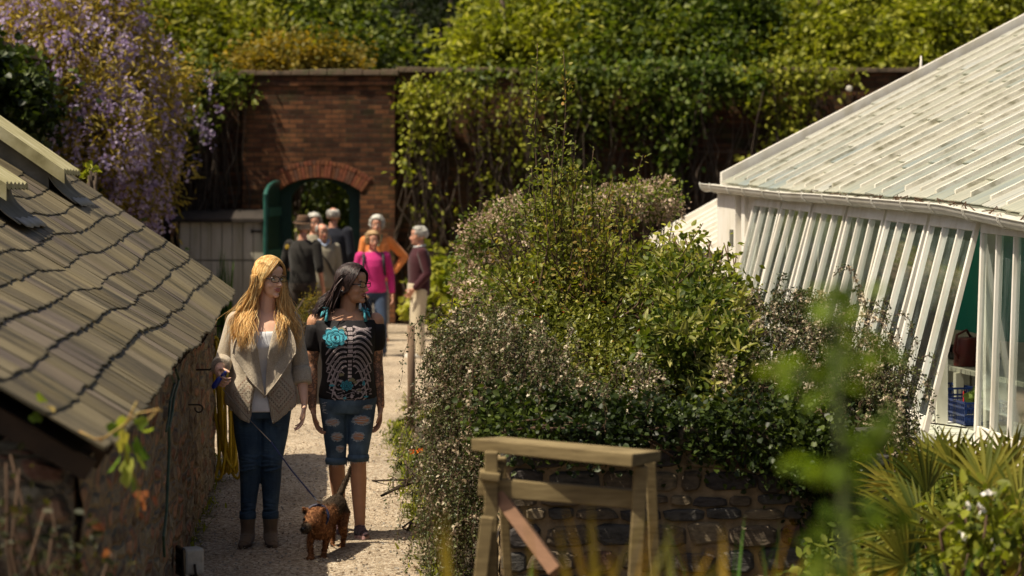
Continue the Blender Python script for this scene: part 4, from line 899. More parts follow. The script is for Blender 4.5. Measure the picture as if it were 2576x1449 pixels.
sb = MB(); z_ = .02; rw = random.Random(11)
while z_ < .76:
    h_ = rw.uniform(.045, .125); x_ = -1.27+rw.uniform(0, .05)
    while x_ < .70:
        L_ = rw.uniform(.07, .26)*(1.2 if h_ > .08 else 1); hh_ = h_*rw.uniform(.86, 1.06); g_ = rw.uniform(.002, .012); pr_ = rw.uniform(-.004, .020); sb.cur = rw.choice((0, 0, 1, 1, 2, 3, 3, 4)); zc_ = z_+rw.uniform(-.008, .012); J = lambda a: rw.uniform(-a, a); n_ = 8; cx_ = x_+L_/2; rings = []
        for (y_, k_) in ((.05, 1.0), (-.012-pr_*.5, 1.0), (-.024-pr_, .80)):
            if not rings: rad_ = [(rw.uniform(.80, 1.06), J(.006)) for _ in range(n_)]
            rings.append([Vector((cx_+L_/2*k_*rad_[q][0]*max(-1, min(1, 1.6*math.cos(6.283*(q+.5)/n_))), y_+(J(.004) if k_ < 1 else 0), zc_+hh_/2+hh_/2*k_*rad_[q][0]*max(-1, min(1, 1.6*math.sin(6.283*(q+.5)/n_))))) for q in range(n_)])
        sb.loft(rings); x_ += L_+g_
    z_ += h_+.012
sb.build('stones', SB, rwt, bevel=.004)
rough_wall((-1.26, 0, 0), (.72, 0, 0), -.05, lambda u: .80+.03*math.sin(u*9), M_mort, 'mortar', rwt, nx=160, nz=30, amp=.012, thick=.3, nrm=(0, -1, 0))
rough_wall((-1.26, 0.02, 0), (-1.26-.15, 3.6, 0), -.05, lambda u: .80, M_stone, 'stonework', rwt, nx=120, nz=30, amp=.03, thick=.25, nrm=(-1, 0, 0))
bed = MB(); bed.grid([[(x, y, .72-.3*max(0, (y-12.0)/1.6)-.42*max(0, x-1.7)+.03*math.sin(x*3+y*2)) for x in np.linspace(.0, 3.0, 14)] for y in np.linspace(11.2, 13.6, 10)]); tag(bed.build('raised_bed', M_soil, smooth=True), kind='structure')

# ---- the big mixed planting on the wall
def shrub(name, label, blobs, base, lmat, n, size, tmpl=OVAL, z0=.7, clump=.06, per=12, shell=.5, r0=.02, nst=4, **k):
    t = thing(name, label, 'shrub', (base[0], base[1], z0)); o = Vector((base[0], base[1], z0)); bb = [(Vector(c)-o, r) for c, r in blobs]
    P, A = crown(bb, n, clump, per, shell); f = leaves('foliage', P, A, size, tmpl, lmat, t, k.get('jitter', .8), k.get('up', .5))
    m = MB()
    for c, r in bb:
        tips = []
        for q in range(nst): d = unit(RNG.normal(0, 1, 3)); tips.append(tuple(Vector(c)+Vector((d[0]*r[0], d[1]*r[1], abs(d[2])*r[2]))*.9))
        stems(m, (random.gauss(0, .08), random.gauss(0, .05), 0), tips, r0, .004, wob=.04, seg=5)
    m.build('stem', M_twig, t, smooth=True); return t, o, bb
sc, o, bb = shrub('evergreen_bush', 'big glossy green bush with red berries at the centre of the raised bed', [B(1450, 740, 160, 90, 13.6, .4), B(1560, 800, 210, 100, 13.3, .45), B(1330, 790, 110, 80, 13.3, .35), B(1450, 890, 240, 110, 12.8, .4), B(1700, 890, 170, 90, 12.7, .35), B(1600, 980, 230, 90, 12.3, .35)], (1.0, 13.1), L_ever, 19000, .033, clump=.08, per=18, nst=9)
P, A = crown(bb, 150, .02, 1, .9); bo = leaves('berries', P, A, .024, STAR, simple('red_berry', (.40, .04, .015), (.3, .03, .01), 9, .3), sc); bo['kind'] = 'stuff'
L_shoot = leafmat('shoot_leaf', [(.07, .09, .014), (.14, .16, .025), (.24, .24, .045), (.34, .20, .06)], trans=.35)
m = MB(); P = []; A = []
rs_ = random.Random(4); shoots = []
for k in range(95):
    xt = rs_.gauss(1440, 120); yt_ = 700-rs_.betavariate(1.6, 2.0)*400*math.exp(-((xt-1430)/190)**2)-rs_.uniform(0, 60); shoots.append((xt, yt_, 1440+(xt-1440)*.55+rs_.gauss(0, 25), rs_.uniform(13.1, 13.9)))
for k in range(40): xt = rs_.uniform(1560, 1850); shoots.append((xt, rs_.uniform(640, 800), xt-rs_.uniform(20, 90), rs_.uniform(12.6, 13.5)))
for (x, yt, x0, Y) in tuple(shoots)+((1416, 130, 1412, 13.4), (1345, 110, 1372, 13.6), (1500, 370, 1470, 13.4), (1620, 390, 1540, 13.5), (1230, 560, 1330, 13.2), (1395, 300, 1400, 13.3), (1760, 560, 1650, 13.0)):
    a = D(x0, 800, Y)-o; b = D(x, yt, Y)-o; pts = [a.lerp(b, u)+Vector((.02*math.sin(u*7+x), .03*math.sin(u*4), 0)) for u in np.linspace(0, 1, 12)]
    m.tube(pts, [.009-.007*i/11 for i in range(12)], 5)
    L = (b-a).length; nn = int(L*105)
    for i in range(nn):
        u = random.random()**.8; p = a.lerp(b, u); s = .10*(1-u)+.035; d = unit(RNG.normal(0, 1, 3)); P.append(p+Vector(d)*s*random.random()+Vector((.02*math.sin(u*7+x), 0, 0))); A.append(d+np.array([0, 0, .5]))
m.build('stem', M_twig, sc, smooth=True); leaves('foliage', P, A, .034, OVAL, L_shoot, sc, .4)
# cotoneaster : arching sprays with tiny leaves and pale flowers
def cotoneaster(label, crownspots, base, nspray, drop, seedv, fl=.35, z0=.75, lsize=.017, ll=(.3, .75), dirb=(-.30, -.5)):
    rnd = random.Random(seedv); t = thing('cotoneaster', label, 'shrub', (base[0], base[1], z0)); o = Vector((base[0], base[1], z0)); m = MB(); P = []; A = []; FP = []
    for i in range(nspray):
        (x, y, Y, rx, ry) = rnd.choice(crownspots); s = D(x+rnd.gauss(0, rx), y+rnd.gauss(0, ry), Y+rnd.gauss(0, .14))
        a = rnd.gauss(0, 1.0); dx = dirb[0]+rnd.gauss(0, .38); dy = dirb[1]+rnd.gauss(0, .35); L = rnd.uniform(*ll); up = rnd.uniform(.1, .55); pts = []
        n = 12; fs_ = rnd.choice((0, 0, .12, .3, .8)); fc_ = rnd.uniform(.1, .9)
        for k in range(n+1):
            u = k/n; p = s+Vector((dx*L*(u-.35*u*u)*.6, dy*L*(u-.35*u*u)*.6, up*L*u-drop*L*u*u))+Vector((.008*math.sin(k*2+i), .008*math.cos(k*1.7+i), 0)); p.z = max(p.z, .05); pts.append(p-o)
        m.tube(pts, [.0032-.0022*k/n for k in range(n+1)], 4, cap=False)
        nl = int(L*130)
        for q in range(nl):
            u = rnd.random(); k = min(n-1, int(u*n)); c = pts[k].lerp(pts[k+1], u*n-k); d = Vector((rnd.gauss(0, 1), rnd.gauss(0, 1), rnd.gauss(0, 1))).normalized()
            (FP if rnd.random() < fl*fs_*(1.3 if abs(u-fc_) < .3 else .35) and u > .05 else P).append(c+d*rnd.uniform(.004, .022)); 
            if len(P) > len(A): A.append(tuple(d))
    m.build('stem', M_twig, t); leaves('foliage', P, A, lsize, OVAL, L_cot, t, .5)
    FP = np.array([tuple(p) for p in FP]); leaves('blossom', FP, RNG.normal(0, 1, FP.shape), lsize*1.25, STAR, P_pale, t, .4); return t
c1 = cotoneaster('cotoneaster cascading to the path edge over the end of the stone wall', [(1200, 850, 12.3, 50, 25), (1150, 980, 12.1, 45, 60), (1180, 1080, 11.9, 40, 80), (1130, 1150, 11.8, 40, 80), (1230, 900, 12.0, 60, 40), (1150, 1280, 11.6, 40, 40), (1190, 1230, 11.5, 40, 60), (1280, 850, 12.2, 60, 30), (1360, 900, 12.0, 60, 30), (1240, 820, 12.6, 50, 30)], (-.2, 12.2), 700, .95, 5, fl=.6)
c2 = cotoneaster('cotoneaster with pale flowers hanging over the middle of the stone wall', [(1300, 870, 11.7, 60, 40), (1350, 980, 11.5, 60, 50), (1270, 1000, 11.5, 60, 60), (1450, 1000, 11.4, 70, 40), (1560, 1050, 11.3, 60, 40), (1600, 980, 11.5, 60, 40)], (.5, 11.6), 330, 1.05, 9, fl=.6, ll=(.3, .62), dirb=(-.15, -.4))
c3 = cotoneaster('flowering cotoneaster with pale blossom in front of the greenhouse windows', [(1950, 770, 12.6, 70, 25), (2080, 800, 12.5, 70, 40), (2130, 900, 12.3, 70, 60), (2000, 900, 12.2, 80, 50), (2150, 1000, 12.0, 60, 60), (2200, 940, 12.1, 50, 50), (2210, 1020, 12.0, 45, 50), (1950, 1000, 11.8, 80, 50), (1880, 960, 11.8, 70, 50), (1830, 800, 12.6, 60, 30), (2230, 1100, 11.6, 30, 50)], (2.0, 12.2), 760, .75, 12, fl=.8, dirb=(.0, -.3))
# pale blossom heads (viburnum / dried hydrangea) behind
for (lb, bls, bx, by, nn) in (('shrub with fading beige flower heads behind the centre bush on its left side', [B(1210, 610, 60, 60, 17, .3), B(1290, 560, 70, 60, 17.2, .3), B(1180, 690, 40, 50, 16.8, .25)], -.2, 17, 120), ('shrub with fading beige flower heads rising behind the centre bush near the cold frame', [B(1570, 510, 70, 40, 18, .3), B(1660, 505, 50, 45, 18.2, .25), B(1480, 520, 50, 30, 18, .3)], 1.1, 18, 110), ('pale flowering spray poking out by the left edge of the centre bush', [B(1240, 760, 70, 50, 14.5, .3)], -.1, 14.6, 60)):
    t, o2, b2 = shrub('flowering_shrub', lb, bls, (bx, by), L_mid, 2300, .04, z0=.0, nst=8)
    C, _ = crown(b2, nn, .02, 1, .85); C = np.repeat(C, 42, 0); d = unit(RNG.normal(0, 1, C.shape)); leaves('flowers', C+d*RNG.uniform(.02, .07, (len(C), 1)), d, .026, DIAM, P_dry, t, .4)
t, o2, b2 = shrub('variegated_shrub', 'shrub with cream-edged yellow-green leaves right of the centre bush', [B(1690, 870, 70, 60, 11.9, .2), B(1760, 800, 110, 70, 12.4, .3), B(1830, 900, 70, 90, 12.0, .25), B(1700, 700, 90, 50, 13.0, .3), B(1800, 1010, 60, 50, 11.7, .2)], (1.1, 12.2), L_mid, 5200, .045)
P, A = crown(b2, 190, .03, 1, .9); P = np.repeat(P, 7, 0); A = np.repeat(A, 7, 0)*.6+np.array([0, -.3, .3]); leaves('pale_leaves', P, A, .085, SLIM, L_var, t, .7)
t, o2, b2 = shrub('ivy', 'dark glossy ivy spilling over the top of the stone wall', [B(1400, 1060, 200, 70, 11.25, .2), B(1650, 1090, 200, 80, 11.1, .2), B(1900, 1100, 170, 90, 11.0, .2), B(1280, 1060, 80, 60, 11.3, .2), B(1340, 1090, 110, 45, 10.9, .08), B(1520, 1110, 120, 40, 10.88, .08), B(2060, 1150, 90, 110, 10.9, .2)], (1.3, 11.3), L_ivy, 15000, .030, WIDE, clump=.06)
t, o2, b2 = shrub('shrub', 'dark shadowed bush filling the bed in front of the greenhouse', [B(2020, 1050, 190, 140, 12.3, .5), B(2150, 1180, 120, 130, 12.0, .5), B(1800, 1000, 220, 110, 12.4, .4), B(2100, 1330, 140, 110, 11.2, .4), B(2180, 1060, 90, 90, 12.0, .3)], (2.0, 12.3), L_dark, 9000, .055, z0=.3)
t, o2, b2 = shrub('rose', 'thin rose stems with small leaves in front of the cold frame', [B(1790, 660, 90, 60, 14.0, .2), B(1700, 620, 60, 40, 14.2, .2), B(1850, 740, 60, 40, 13.6, .2), B(1780, 730, 110, 40, 13.6, .2)], (1.4, 13.8), L_yg, 700, .05, nst=12, z0=.6, clump=.05, per=5)
# wooden post by the path edge
pp = D(1034, 1085, 18.6); m = MB(); m.tube([(0, 0, -.05), (.004, 0, .45), (0, 0, .93)], [.036, .035, .034], 10); o = m.build('wooden_post', simple('post_wood', (.20, .13, .08), (.13, .085, .055), 12, .85, .3, .005, stretch=(1, 1, .2)), smooth=True); o.location = (pp.x, 18.6, 0); tag(o, 'plain wooden post at the right edge of the path behind the cotoneaster', 'post')
# grass and weeds along the path edges
vP = []; vA = []; vs_ = []
for i in range(5200):
    Y = random.uniform(11.2, 27); a_, b_ = path_edges(Y); dens = .5+.5*math.sin(Y*2.3)*math.sin(Y*5.1)
    if random.random() > .35+.65*dens: continue
    if random.random() < .8: x = b_+random.gauss(.05, .07)
    elif Y < 15.4: x = a_+abs(random.gauss(0, .05))
    else: x = a_-random.gauss(0, .10)
    vP.append((x, Y, .015)); vA.append((random.gauss(0, .5), random.gauss(0, .5), 1.0)); vs_.append(random.uniform(.02, .065))
tag(leaves('verge_weeds', vP, vA, np.array(vs_), SLIM, L_yg, jitter=.25), 'short grass and weeds growing along the gravel path edges', 'grass', kind='stuff')
# edge plants and marigolds
for (x, y, Y, lb) in ((1010, 985, 20.2, 'green tuft beside the wooden post on the path edge'), (1000, 1250, 14.6, 'low green weeds at the gravel edge under the cotoneaster'), (1035, 1330, 13.0, 'low weeds at the near gravel edge beside the cotoneaster')):
    q = D(x, y, Y); tree('weed_clump', lb, 'plant', [((q.x+.08, Y, .08), (.13, .22, .10))], (q.x+.08, Y), L_yg, 260, .035, SLIM, trunk_r=.004, clump=.03)
q = D(1043, 1138, 15.2); mg = thing('marigold', 'orange and yellow marigold flowers peeping out beside the path', 'flower', (q.x, 15.2, 0))
C = np.array([(0, 0, q.z), (.045, -.02, q.z+.012), (.02, .02, q.z-.10), (-.02, 0, q.z+.005)]); d = unit(RNG.normal(0, 1, (120, 3))); leaves('flowers', np.repeat(C, 30, 0)+d*.014, d, .018, DIAM, leafmat('marigold_petal', [(.75, .12, .01), (.85, .30, .02)], trans=.3), mg)
leaves('foliage', RNG.normal(0, .05, (160, 3))+np.array([0, 0, q.z-.08]), RNG.normal(0, 1, (160, 3)), .03, OVAL, L_mid, mg); m = MB(); stems(m, (0, 0, 0), [tuple(c) for c in C], .004, .002, wob=.01); m.build('stem', M_stemg, mg)

# ---- timber stand in the foreground
M_tim = simple('tanalised_timber', (.19, .14, .062), (.12, .085, .036), 9, .8, .4, .003, c3=(.25, .19, .09), stretch=(.6, 1, 5), detail=8)
M_timr = simple('fresh_timber', (.28, .15, .085), (.19, .10, .055), 5, .7, .2, .003, stretch=(1, 1, 6))
BY = 8.0; bn = thing('timber_stand', 'weathered wooden stand with a thick sloping top board and a diagonal brace', 'stand', (D(1410, 0, BY).x, BY, 0)); o = Vector(bn.location)
def bp(x, y, dy=0): return D(x, y, BY+dy)-o
def plank(nm, a, b, w, h, mat, dy0=0, dy1=0, up=(0, 0, 1)):
    m = MB(); m.beam(bp(*a, dy0), bp(*b, dy1), w, h, up); m.build(nm, mat, bn, bevel=.004)
m = MB(); m.hexa([bp(1186, 1134, .02), bp(1590, 1176, -.20), bp(1662, 1161, .0), bp(1262, 1122, .22), bp(1184, 1103, .02), bp(1592, 1142, -.20), bp(1664, 1134, .0), bp(1264, 1098, .22)]); m.build('top_board', M_tim, bn, bevel=.004)
plank('cross_rail', (1204, 1223), (1600, 1255), .04, .068, M_tim, 0, -.05)
plank('leg', (1236, 1136), (1232, 1700), .05, .045, M_tim, -.03, -.03, (0, 1, 0))
plank('leg', (1612, 1172), (1584, 1700), .05, .055, M_tim, -.10, -.10, (0, 1, 0))
plank('leg', (1636, 1160), (1660, 1700), .04, .045, M_tim, .25, .35, (0, 1, 0))
plank('leg', (1262, 1150), (1290, 1700), .035, .035, M_tim, .25, .35, (0, 1, 0))
plank('brace', (1252, 1240), (1400, 1440), .05, .09, M_timr, .02, -.12, (0, 1, 0))
plank('strut', (1262, 1162), (1226, 1290), .035, .045, M_tim, .03, .03, (0, 1, 0)); plank('strut', (1226, 1300), (1205, 1480), .05, .05, M_tim, -.09, -.09, (0, 1, 0))
plank('bracket', (1206, 1192), (1258, 1198), .12, .03, M_tim, -.02, -.02)

# ---- foreground plants
# fan palm fronds
L_palm = leafmat('palm_leaf', [(.06, .085, .01), (.14, .15, .016), (.25, .23, .028), (.36, .30, .05)], trans=.35, tcol=(1.4, 1.2, .4))
pb = D(2380, 1500, 9.2); palm = thing('fan_palm', 'low fan palm with yellowing spiky fronds below the greenhouse sill', 'palm', (pb.x, 9.2, 0)); o = Vector(palm.location)
def frond(cx, cy, Y, R_, ang, spread, nleaf, roll):
    m = MB(); c = D(cx, cy, Y)-o; rn = []; root = Vector((random.gauss(0, .05), random.gauss(0, .05), .15)); m.tube([root, root.lerp(c, .5)+Vector((0, 0, .08)), c], [.012, .009, .007], 6); rn += [.3]*m.n
    yv = Vector((math.cos(ang), 0, math.sin(ang))); zv = Vector((roll, -1, .3)).normalized(); zv = (zv-yv*zv.dot(yv)).normalized(); xv = yv.cross(zv)
    for i in range(nleaf):
        a = -spread+2*spread*i/(nleaf-1)+random.gauss(0, .03); L = R_*(1-.25*(a/spread)**2)*random.uniform(.85, 1.08); d = yv*math.cos(a)+xv*math.sin(a); sx = yv*(-math.sin(a))+xv*math.cos(a); w = .012; vs = []; r_ = random.random()
        for k in range(6):
            u = k/5; p = c+d*(L*u)+zv*(.05*math.sin(a*3))*u-Vector((0, 0, .16*L*u**3)); ww = w*(.35+1.2*u if u < .45 else .9*(1-u)/.55+.02); vs += [p-sx*ww+zv*ww*.4, p, p+sx*ww+zv*ww*.4]
        m.add(vs, [(k*3+j, k*3+j+1, k*3+j+4, k*3+j+3) for k in range(5) for j in (0, 1)]); rn += [r_]*len(vs)
    f = m.build('frond', L_palm, palm, smooth=True); fattr(f, 'rnd', rn)
for (cx, cy, Y, R_, a, sp, n_, rl_) in ((2330, 1240, 9.6, .30, 2.3, 1.5, 22, .2), (2480, 1230, 9.2, .34, 1.1, 1.5, 24, -.3), (2400, 1180, 9.9, .26, 1.7, 1.4, 20, .0), (2560, 1290, 8.8, .36, .5, 1.5, 24, -.2), (2310, 1330, 9.0, .34, 2.9, 1.5, 24, .3), (2420, 1370, 8.6, .34, 1.5, 1.9, 26, .1), (2540, 1180, 9.8, .26, 2.0, 1.4, 20, .2), (2280, 1420, 8.6, .30, 2.4, 1.6, 22, .1), (2590, 1400, 8.4, .34, 2.6, 1.5, 22, .1), (2470, 1330, 8.9, .34, -.1, 1.5, 22, -.2), (2250, 1230, 10.2, .26, 1.8, 1.6, 20, .2), (2350, 1170, 10.6, .24, 1.3, 1.6, 20, -.1), (2450, 1200, 10.4, .26, 2.0, 1.5, 20, .1), (2540, 1230, 10, .30, 1.4, 1.6, 22, 0)): frond(cx, cy, Y, R_, a, sp, n_, rl_)
m = MB(); m.tube([(0, 0, -.05), (.02, 0, .12), (0, 0, .22)], [.09, .10, .06], 10); m.build('trunk', M_bark, palm)
# bramble with white flowers
t, o2, b2 = shrub('bramble', 'bramble with pale toothed leaves and small white flowers at the lower right', [B(2460, 1300, 70, 60, 8.3, .15), B(2540, 1350, 60, 60, 8.2, .15), B(2440, 1400, 70, 50, 8.2, .15)], (D(2480, 0, 8.3).x, 8.3), L_yg, 420, .055, z0=.0, clump=.05, per=5)
C = np.array([tuple(D(x, y, 8.12)-o2) for x, y in ((2440, 1278), (2468, 1282), (2506, 1370), (2490, 1245), (2420, 1352))]); leaves('flowers', np.repeat(C, 6, 0)+RNG.normal(0, .008, (30, 3)), RNG.normal(0, 1, (30, 3)), .026, DIAM, leafmat('white_petal', [(.75, .72, .66), (.85, .83, .8)], trans=.3, tcol=(1, 1, 1)), t)
t, o2, b2 = shrub('low_shrub', 'dense low green growth filling the corner under the palm', [B(2250, 1450, 160, 90, 9.6, .4), B(2480, 1450, 170, 110, 9.8, .4), B(2150, 1470, 120, 70, 9.4, .3), B(2560, 1320, 90, 110, 10.2, .4), B(2400, 1290, 120, 90, 10.8, .3), B(2250, 1240, 110, 90, 11.4, .3), B(2520, 1260, 110, 60, 10.8, .3)], (D(2360, 0, 10).x, 10), L_mid, 6000, .05, z0=.0)
# strap leaved plants along the bottom
def strapclump(name, label, x, y_tip, Y, n, mat, w, lean, rx, zb):
    p = D(x, 1449, Y); tip = D(x, y_tip, Y); return blades(name, label, 'plant', (p.x, Y, zb), n, (tip.z-zb)*.94, .1, mat, w, lean, rx=rx, ry=.08)
strapclump('ochre_lily', 'blurred ochre-yellow strap leaves at the bottom beside the brace of the stand', 1450, 1300, 3.7, 46, L_blade_y, .017, .62, .14, .75)
strapclump('ochre_lily', 'blurred ochre-yellow strap leaves at the bottom right of the stand leg', 1780, 1320, 3.8, 50, L_blade_y, .016, .65, .16, .75)
strapclump('ochre_lily', 'blurred ochre-yellow strap leaves at the bottom under the blurred sapling', 2120, 1380, 3.9, 30, L_blade_y, .012, .5, .12, .85)
strapclump('green_lily', 'upright fresh green strap leaves at the bottom left of the blurred sapling', 2010, 1355, 6.6, 26, L_blade, .014, .16, .07, .45)
strapclump('green_lily', 'single clump of broad green blades in front of the stand leg', 1338, 1385, 5.4, 5, L_blade, .018, .10, .02, .7)
strapclump('green_lily', 'upright green blades rising behind the ochre leaves', 1850, 1300, 6.8, 12, L_blade, .011, .25, .1, .4)
strapclump('green_lily', 'pale green blades along the bottom edge right of the sapling', 2330, 1370, 6.4, 24, L_blade, .014, .3, .16, .45)
# blurred sapling close to the lens
sp_o = D(2120, 1449, 2.7); sap = thing('sapling', 'leafy green sapling close to the camera and out of focus', 'sapling', (sp_o.x, 2.7, 0)); o = Vector(sap.location)
P = []; A = []; m = MB(); m.tube([Vector((0, 0, -.02)), Vector((.01, 0, .7)), D(2125, 1250, 2.7)-o, D(2110, 1000, 2.7)-o, D(2090, 700, 2.7)-o], [.012, .01, .008, .006, .003], 7)
for (x, y, rx, ry, n_) in ((2100, 770, 55, 50, 10), (2140, 880, 60, 45, 10), (2080, 965, 90, 30, 9), (1970, 930, 40, 18, 3), (2220, 1090, 70, 35, 8), (2080, 1190, 90, 50, 10), (2160, 1300, 90, 45, 8), (2060, 1400, 70, 45, 6)):
    m.tube([D(2110, y+60, 2.7)-o, D((2110+x)/2, y+20, 2.7)-o, D(x, y, 2.7)-o], [.004, .003, .002], 5)
    for i in range(int(n_*2.4)): P.append(tuple(D(x+random.gauss(0, rx*.55), y+random.gauss(0, ry*.55), 2.7+random.gauss(0, .07))-o)); A.append((random.gauss(0, 1), random.gauss(0, .5), random.gauss(-.2, .6)))
m.build('stem', M_stemg, sap, smooth=True); leaves('foliage', P, A, .024, WIDE, leafmat('bright_sapling_leaf', [(.07, .12, .010), (.12, .18, .014), (.19, .24, .02)], trans=.45), sap, .4)
# vine on the near corner of the roof
L_vine = leafmat('vine_leaf', [(.06, .13, .015), (.14, .22, .03), (.28, .32, .06), (.40, .30, .10)], trans=.4)
vn = thing('vine', 'young vine with lobed green leaves and curling tendrils on the near roof corner', 'vine', (D(330, 0, 6.7).x, 6.7, 0)); o = Vector(vn.location)
P = []; A = []; sz = []
for (x, y, s_, ax, az_) in ((310, 1110, .085, .2, -1), (340, 1110, .08, .5, -.7), (325, 1160, .085, .1, -1), (300, 1150, .06, -.4, -1), (345, 1070, .045, .5, .5), (315, 1070, .045, -.3, .5), (358, 1085, .04, .8, .2), (110, 1010, .04, -.2, .3), (122, 1022, .035, .4, -.4), (100, 1045, .04, -.6, -.3), (318, 1090, .07, -.2, -.6), (345, 1140, .06, .7, -.8), (330, 1200, .05, .2, -1), (300, 1085, .05, -.5, .3)):
    P.append(tuple(D(x, y, 6.62+random.uniform(-.05, .05))-o)); A.append((ax, -.4, az_)); sz.append(s_)
leaves('foliage', P, A, np.array(sz), LOBE, L_vine, vn, .1, .2)
m = MB()
for pts in ([(250, 1110), (280, 1090), (310, 1070), (345, 1040), (375, 1035), (395, 1030), (408, 1035)], [(310, 1075), (325, 1050), (335, 1030), (345, 1010)], [(345, 1060), (370, 1060), (385, 1045), (400, 1028)], [(200, 1085), (240, 1105), (270, 1100)], [(300, 1090), (320, 1150), (350, 1230), (345, 1300)]): m.tube([D(x, y, 6.6)-o for x, y in pts], .0035, 5)
m.build('tendril', simple('vine_stem', (.36, .20, .06), (.25, .22, .05), 20, .6), vn, smooth=True)
q = [(340, 1240), (365, 1235), (385, 1250), (360, 1260), (260, 1390), (240, 1320), (350, 1290)]
leaves('red_leaves', [tuple(D(x, y, 6.7)-o) for x, y in q], [(.3, -.3, -.8)]*7, .035, LOBE, leafmat('reddish_leaf', [(.28, .10, .03), (.40, .14, .05)], trans=.4, tcol=(1.2, .8, .5)), vn, .3)
# trailing plants added to keep the near gable dark, leaf colours darkened to match
t, o2, b2 = shrub('undergrowth', 'added dim trailing plants darkening the near gable wall at the bottom left', [B(60, 1350, 130, 110, 6.5, .2), B(220, 1420, 90, 50, 6.6, .1), B(30, 1180, 60, 40, 6.6, .1)], (D(60, 0, 6.6).x, 6.6), leafmat('dim_leaf', [(.02, .025, .008), (.04, .04, .014), (.08, .06, .02)]), 190, .035, z0=.0, clump=.05, per=5)
# ================= people =================
def skinmat(name, c, red=(.5, .18, .11), tat=False):
    t = NT(name); v = t.coord('Object'); n = t.noise(v, 14, 4)
    col = t.ramp(n, [(.3, tuple(x*.86 for x in c)), (.7, c)])
    if tat:
        a = t.attr('tat'); k = t.noise(v, 26, 5, .65, 1.2); k2 = t.node('TexVoronoi', feature='DISTANCE_TO_EDGE', i_Vector=v, i_Scale=34.0).outputs[0]
        m = t.math('MAXIMUM', t.ramp(k, [(.50, 0), (.54, 1)]), t.ramp(k2, [(.05, 1), (.12, 0)])); col = t.mix(t.math('MULTIPLY', t.math('MULTIPLY', a, m), .72), col, (.035, .03, .032))
    t.base(col, .48, .4); t.bs.inputs['Subsurface Weight'].default_value = .12; t.bs.inputs['Subsurface Radius'].default_value = (.02, .008, .004); t.bs.inputs['Subsurface Scale'].default_value = .4
    t.bump(t.noise(v, 180, 3), .12, .001); return t.m
def clothmat(name, c, c2=None, weave=260, bump=.35, rough=.85, fold=7, sheen=.15, mot=.8):
    t = NT(name); v = t.coord('Object'); n = t.noise(v, fold, 4); w = t.noise(v, weave, 2)
    col = t.ramp(n, [(.3, tuple(x*mot for x in c)), (.7, c)])
    if c2: col = t.mix(t.ramp(w, [(.46, 0), (.58, 1)]), col, c2)
    t.base(col, rough, .2); t.bs.inputs['Sheen Weight'].default_value = sheen
    h = t.math('ADD', t.math('MULTIPLY', w, .25), t.noise(t.coord('Object', (1, 1, .6)), fold*2.2, 3, .5, 1.2)); t.bump(h, bump, .012); return t.m
def hairmat(name, cols, rough=.55):
    t = NT(name); r = t.attr('rnd'); v = t.coord('Object', (1, 1, .12)); n = t.noise(v, 120, 3)
    f = t.math('ADD', t.math('MULTIPLY', r, .6), t.math('MULTIPLY', n, .4)); k = len(cols)
    t.base(t.ramp(f, [(.15+.7*i/(k-1), c) for i, c in enumerate(cols)]), rough, .45); return t.m
SK_F = skinmat('fair_skin', (.80, .49, .35)); SK_T = skinmat('tanned_skin', (.56, .29, .17), tat=True); SK_O = skinmat('ruddy_skin', (.60, .30, .20))
M_eye = simple('eye_white', (.72, .68, .62), None, 5, .2); M_iris = simple('dark_iris', (.03, .02, .015), None, 5, .15); M_lip = simple('lip', (.42, .09, .08), (.34, .07, .06), 30, .35); M_lipd = simple('dark_lip', (.26, .06, .05), (.2, .05, .04), 30, .35)
M_frame = simple('glasses_frame', (.014, .010, .012), None, 5, .25); M_teeth = simple('teeth', (.75, .70, .62), None, 5, .3)
def lensmat():
    t = NT('spectacle_lens'); tr = t.node('BsdfTransparent'); gl_ = t.node('BsdfGlossy'); gl_.inputs['Roughness'].default_value = .05; mx = t.node('MixShader'); mx.inputs[0].default_value = .16
    t.t.links.new(tr.outputs[0], mx.inputs[1]); t.t.links.new(gl_.outputs[0], mx.inputs[2]); t.t.links.new(mx.outputs[0], t.out.inputs[0]); return t.m
M_lens = lensmat()
def hm(c, yaw=0, pitch=0, roll=0, s=1):
    return Matrix.Translation(Vector(c)) @ Euler((R(pitch), R(roll), R(yaw)), 'XYZ').to_matrix().to_4x4() @ Matrix.Scale(s, 4)
def add_head(mb, M, slim=1.0, jaw=1.0):
    Rm = M.to_3x3(); s = Rm.col[0].length
    def e(c, r): mb.ell(M @ Vector(c), tuple(x*s for x in r), 20, 14, (Rm*(1/s)).to_3x3() if False else Rm.normalized())
    e((0, .014, .034), (.073*slim, .092, .082)); e((0, -.028, -.020), (.060*slim, .062, .080)); e((0, -.034, -.068), (.047*slim*jaw, .050, .042))
    e((0, -.072, -.096), (.021*jaw, .019, .017)); e((.033, -.060, -.036), (.021, .020, .021)); e((-.033, -.060, -.036), (.021, .020, .021))
    e((0, -.078, .024), (.043*slim, .014, .013)); e((0, -.072, .050), (.045, .022, .030))
    mb.cone(M @ Vector((0, -.088, .004)), M @ Vector((0, -.107, -.028)), .0065*s, .0105*s); e((0, -.111, -.033), (.0105, .0105, .0095)); e((.010, -.100, -.036), (.0075, .009, .007)); e((-.010, -.100, -.036), (.0075, .009, .007))
    e((0, -.084, -.062), (.023, .012, .013)); 
    for sx in (-1, 1): e((sx*.077*slim, .012, -.012), (.009, .017, .029))
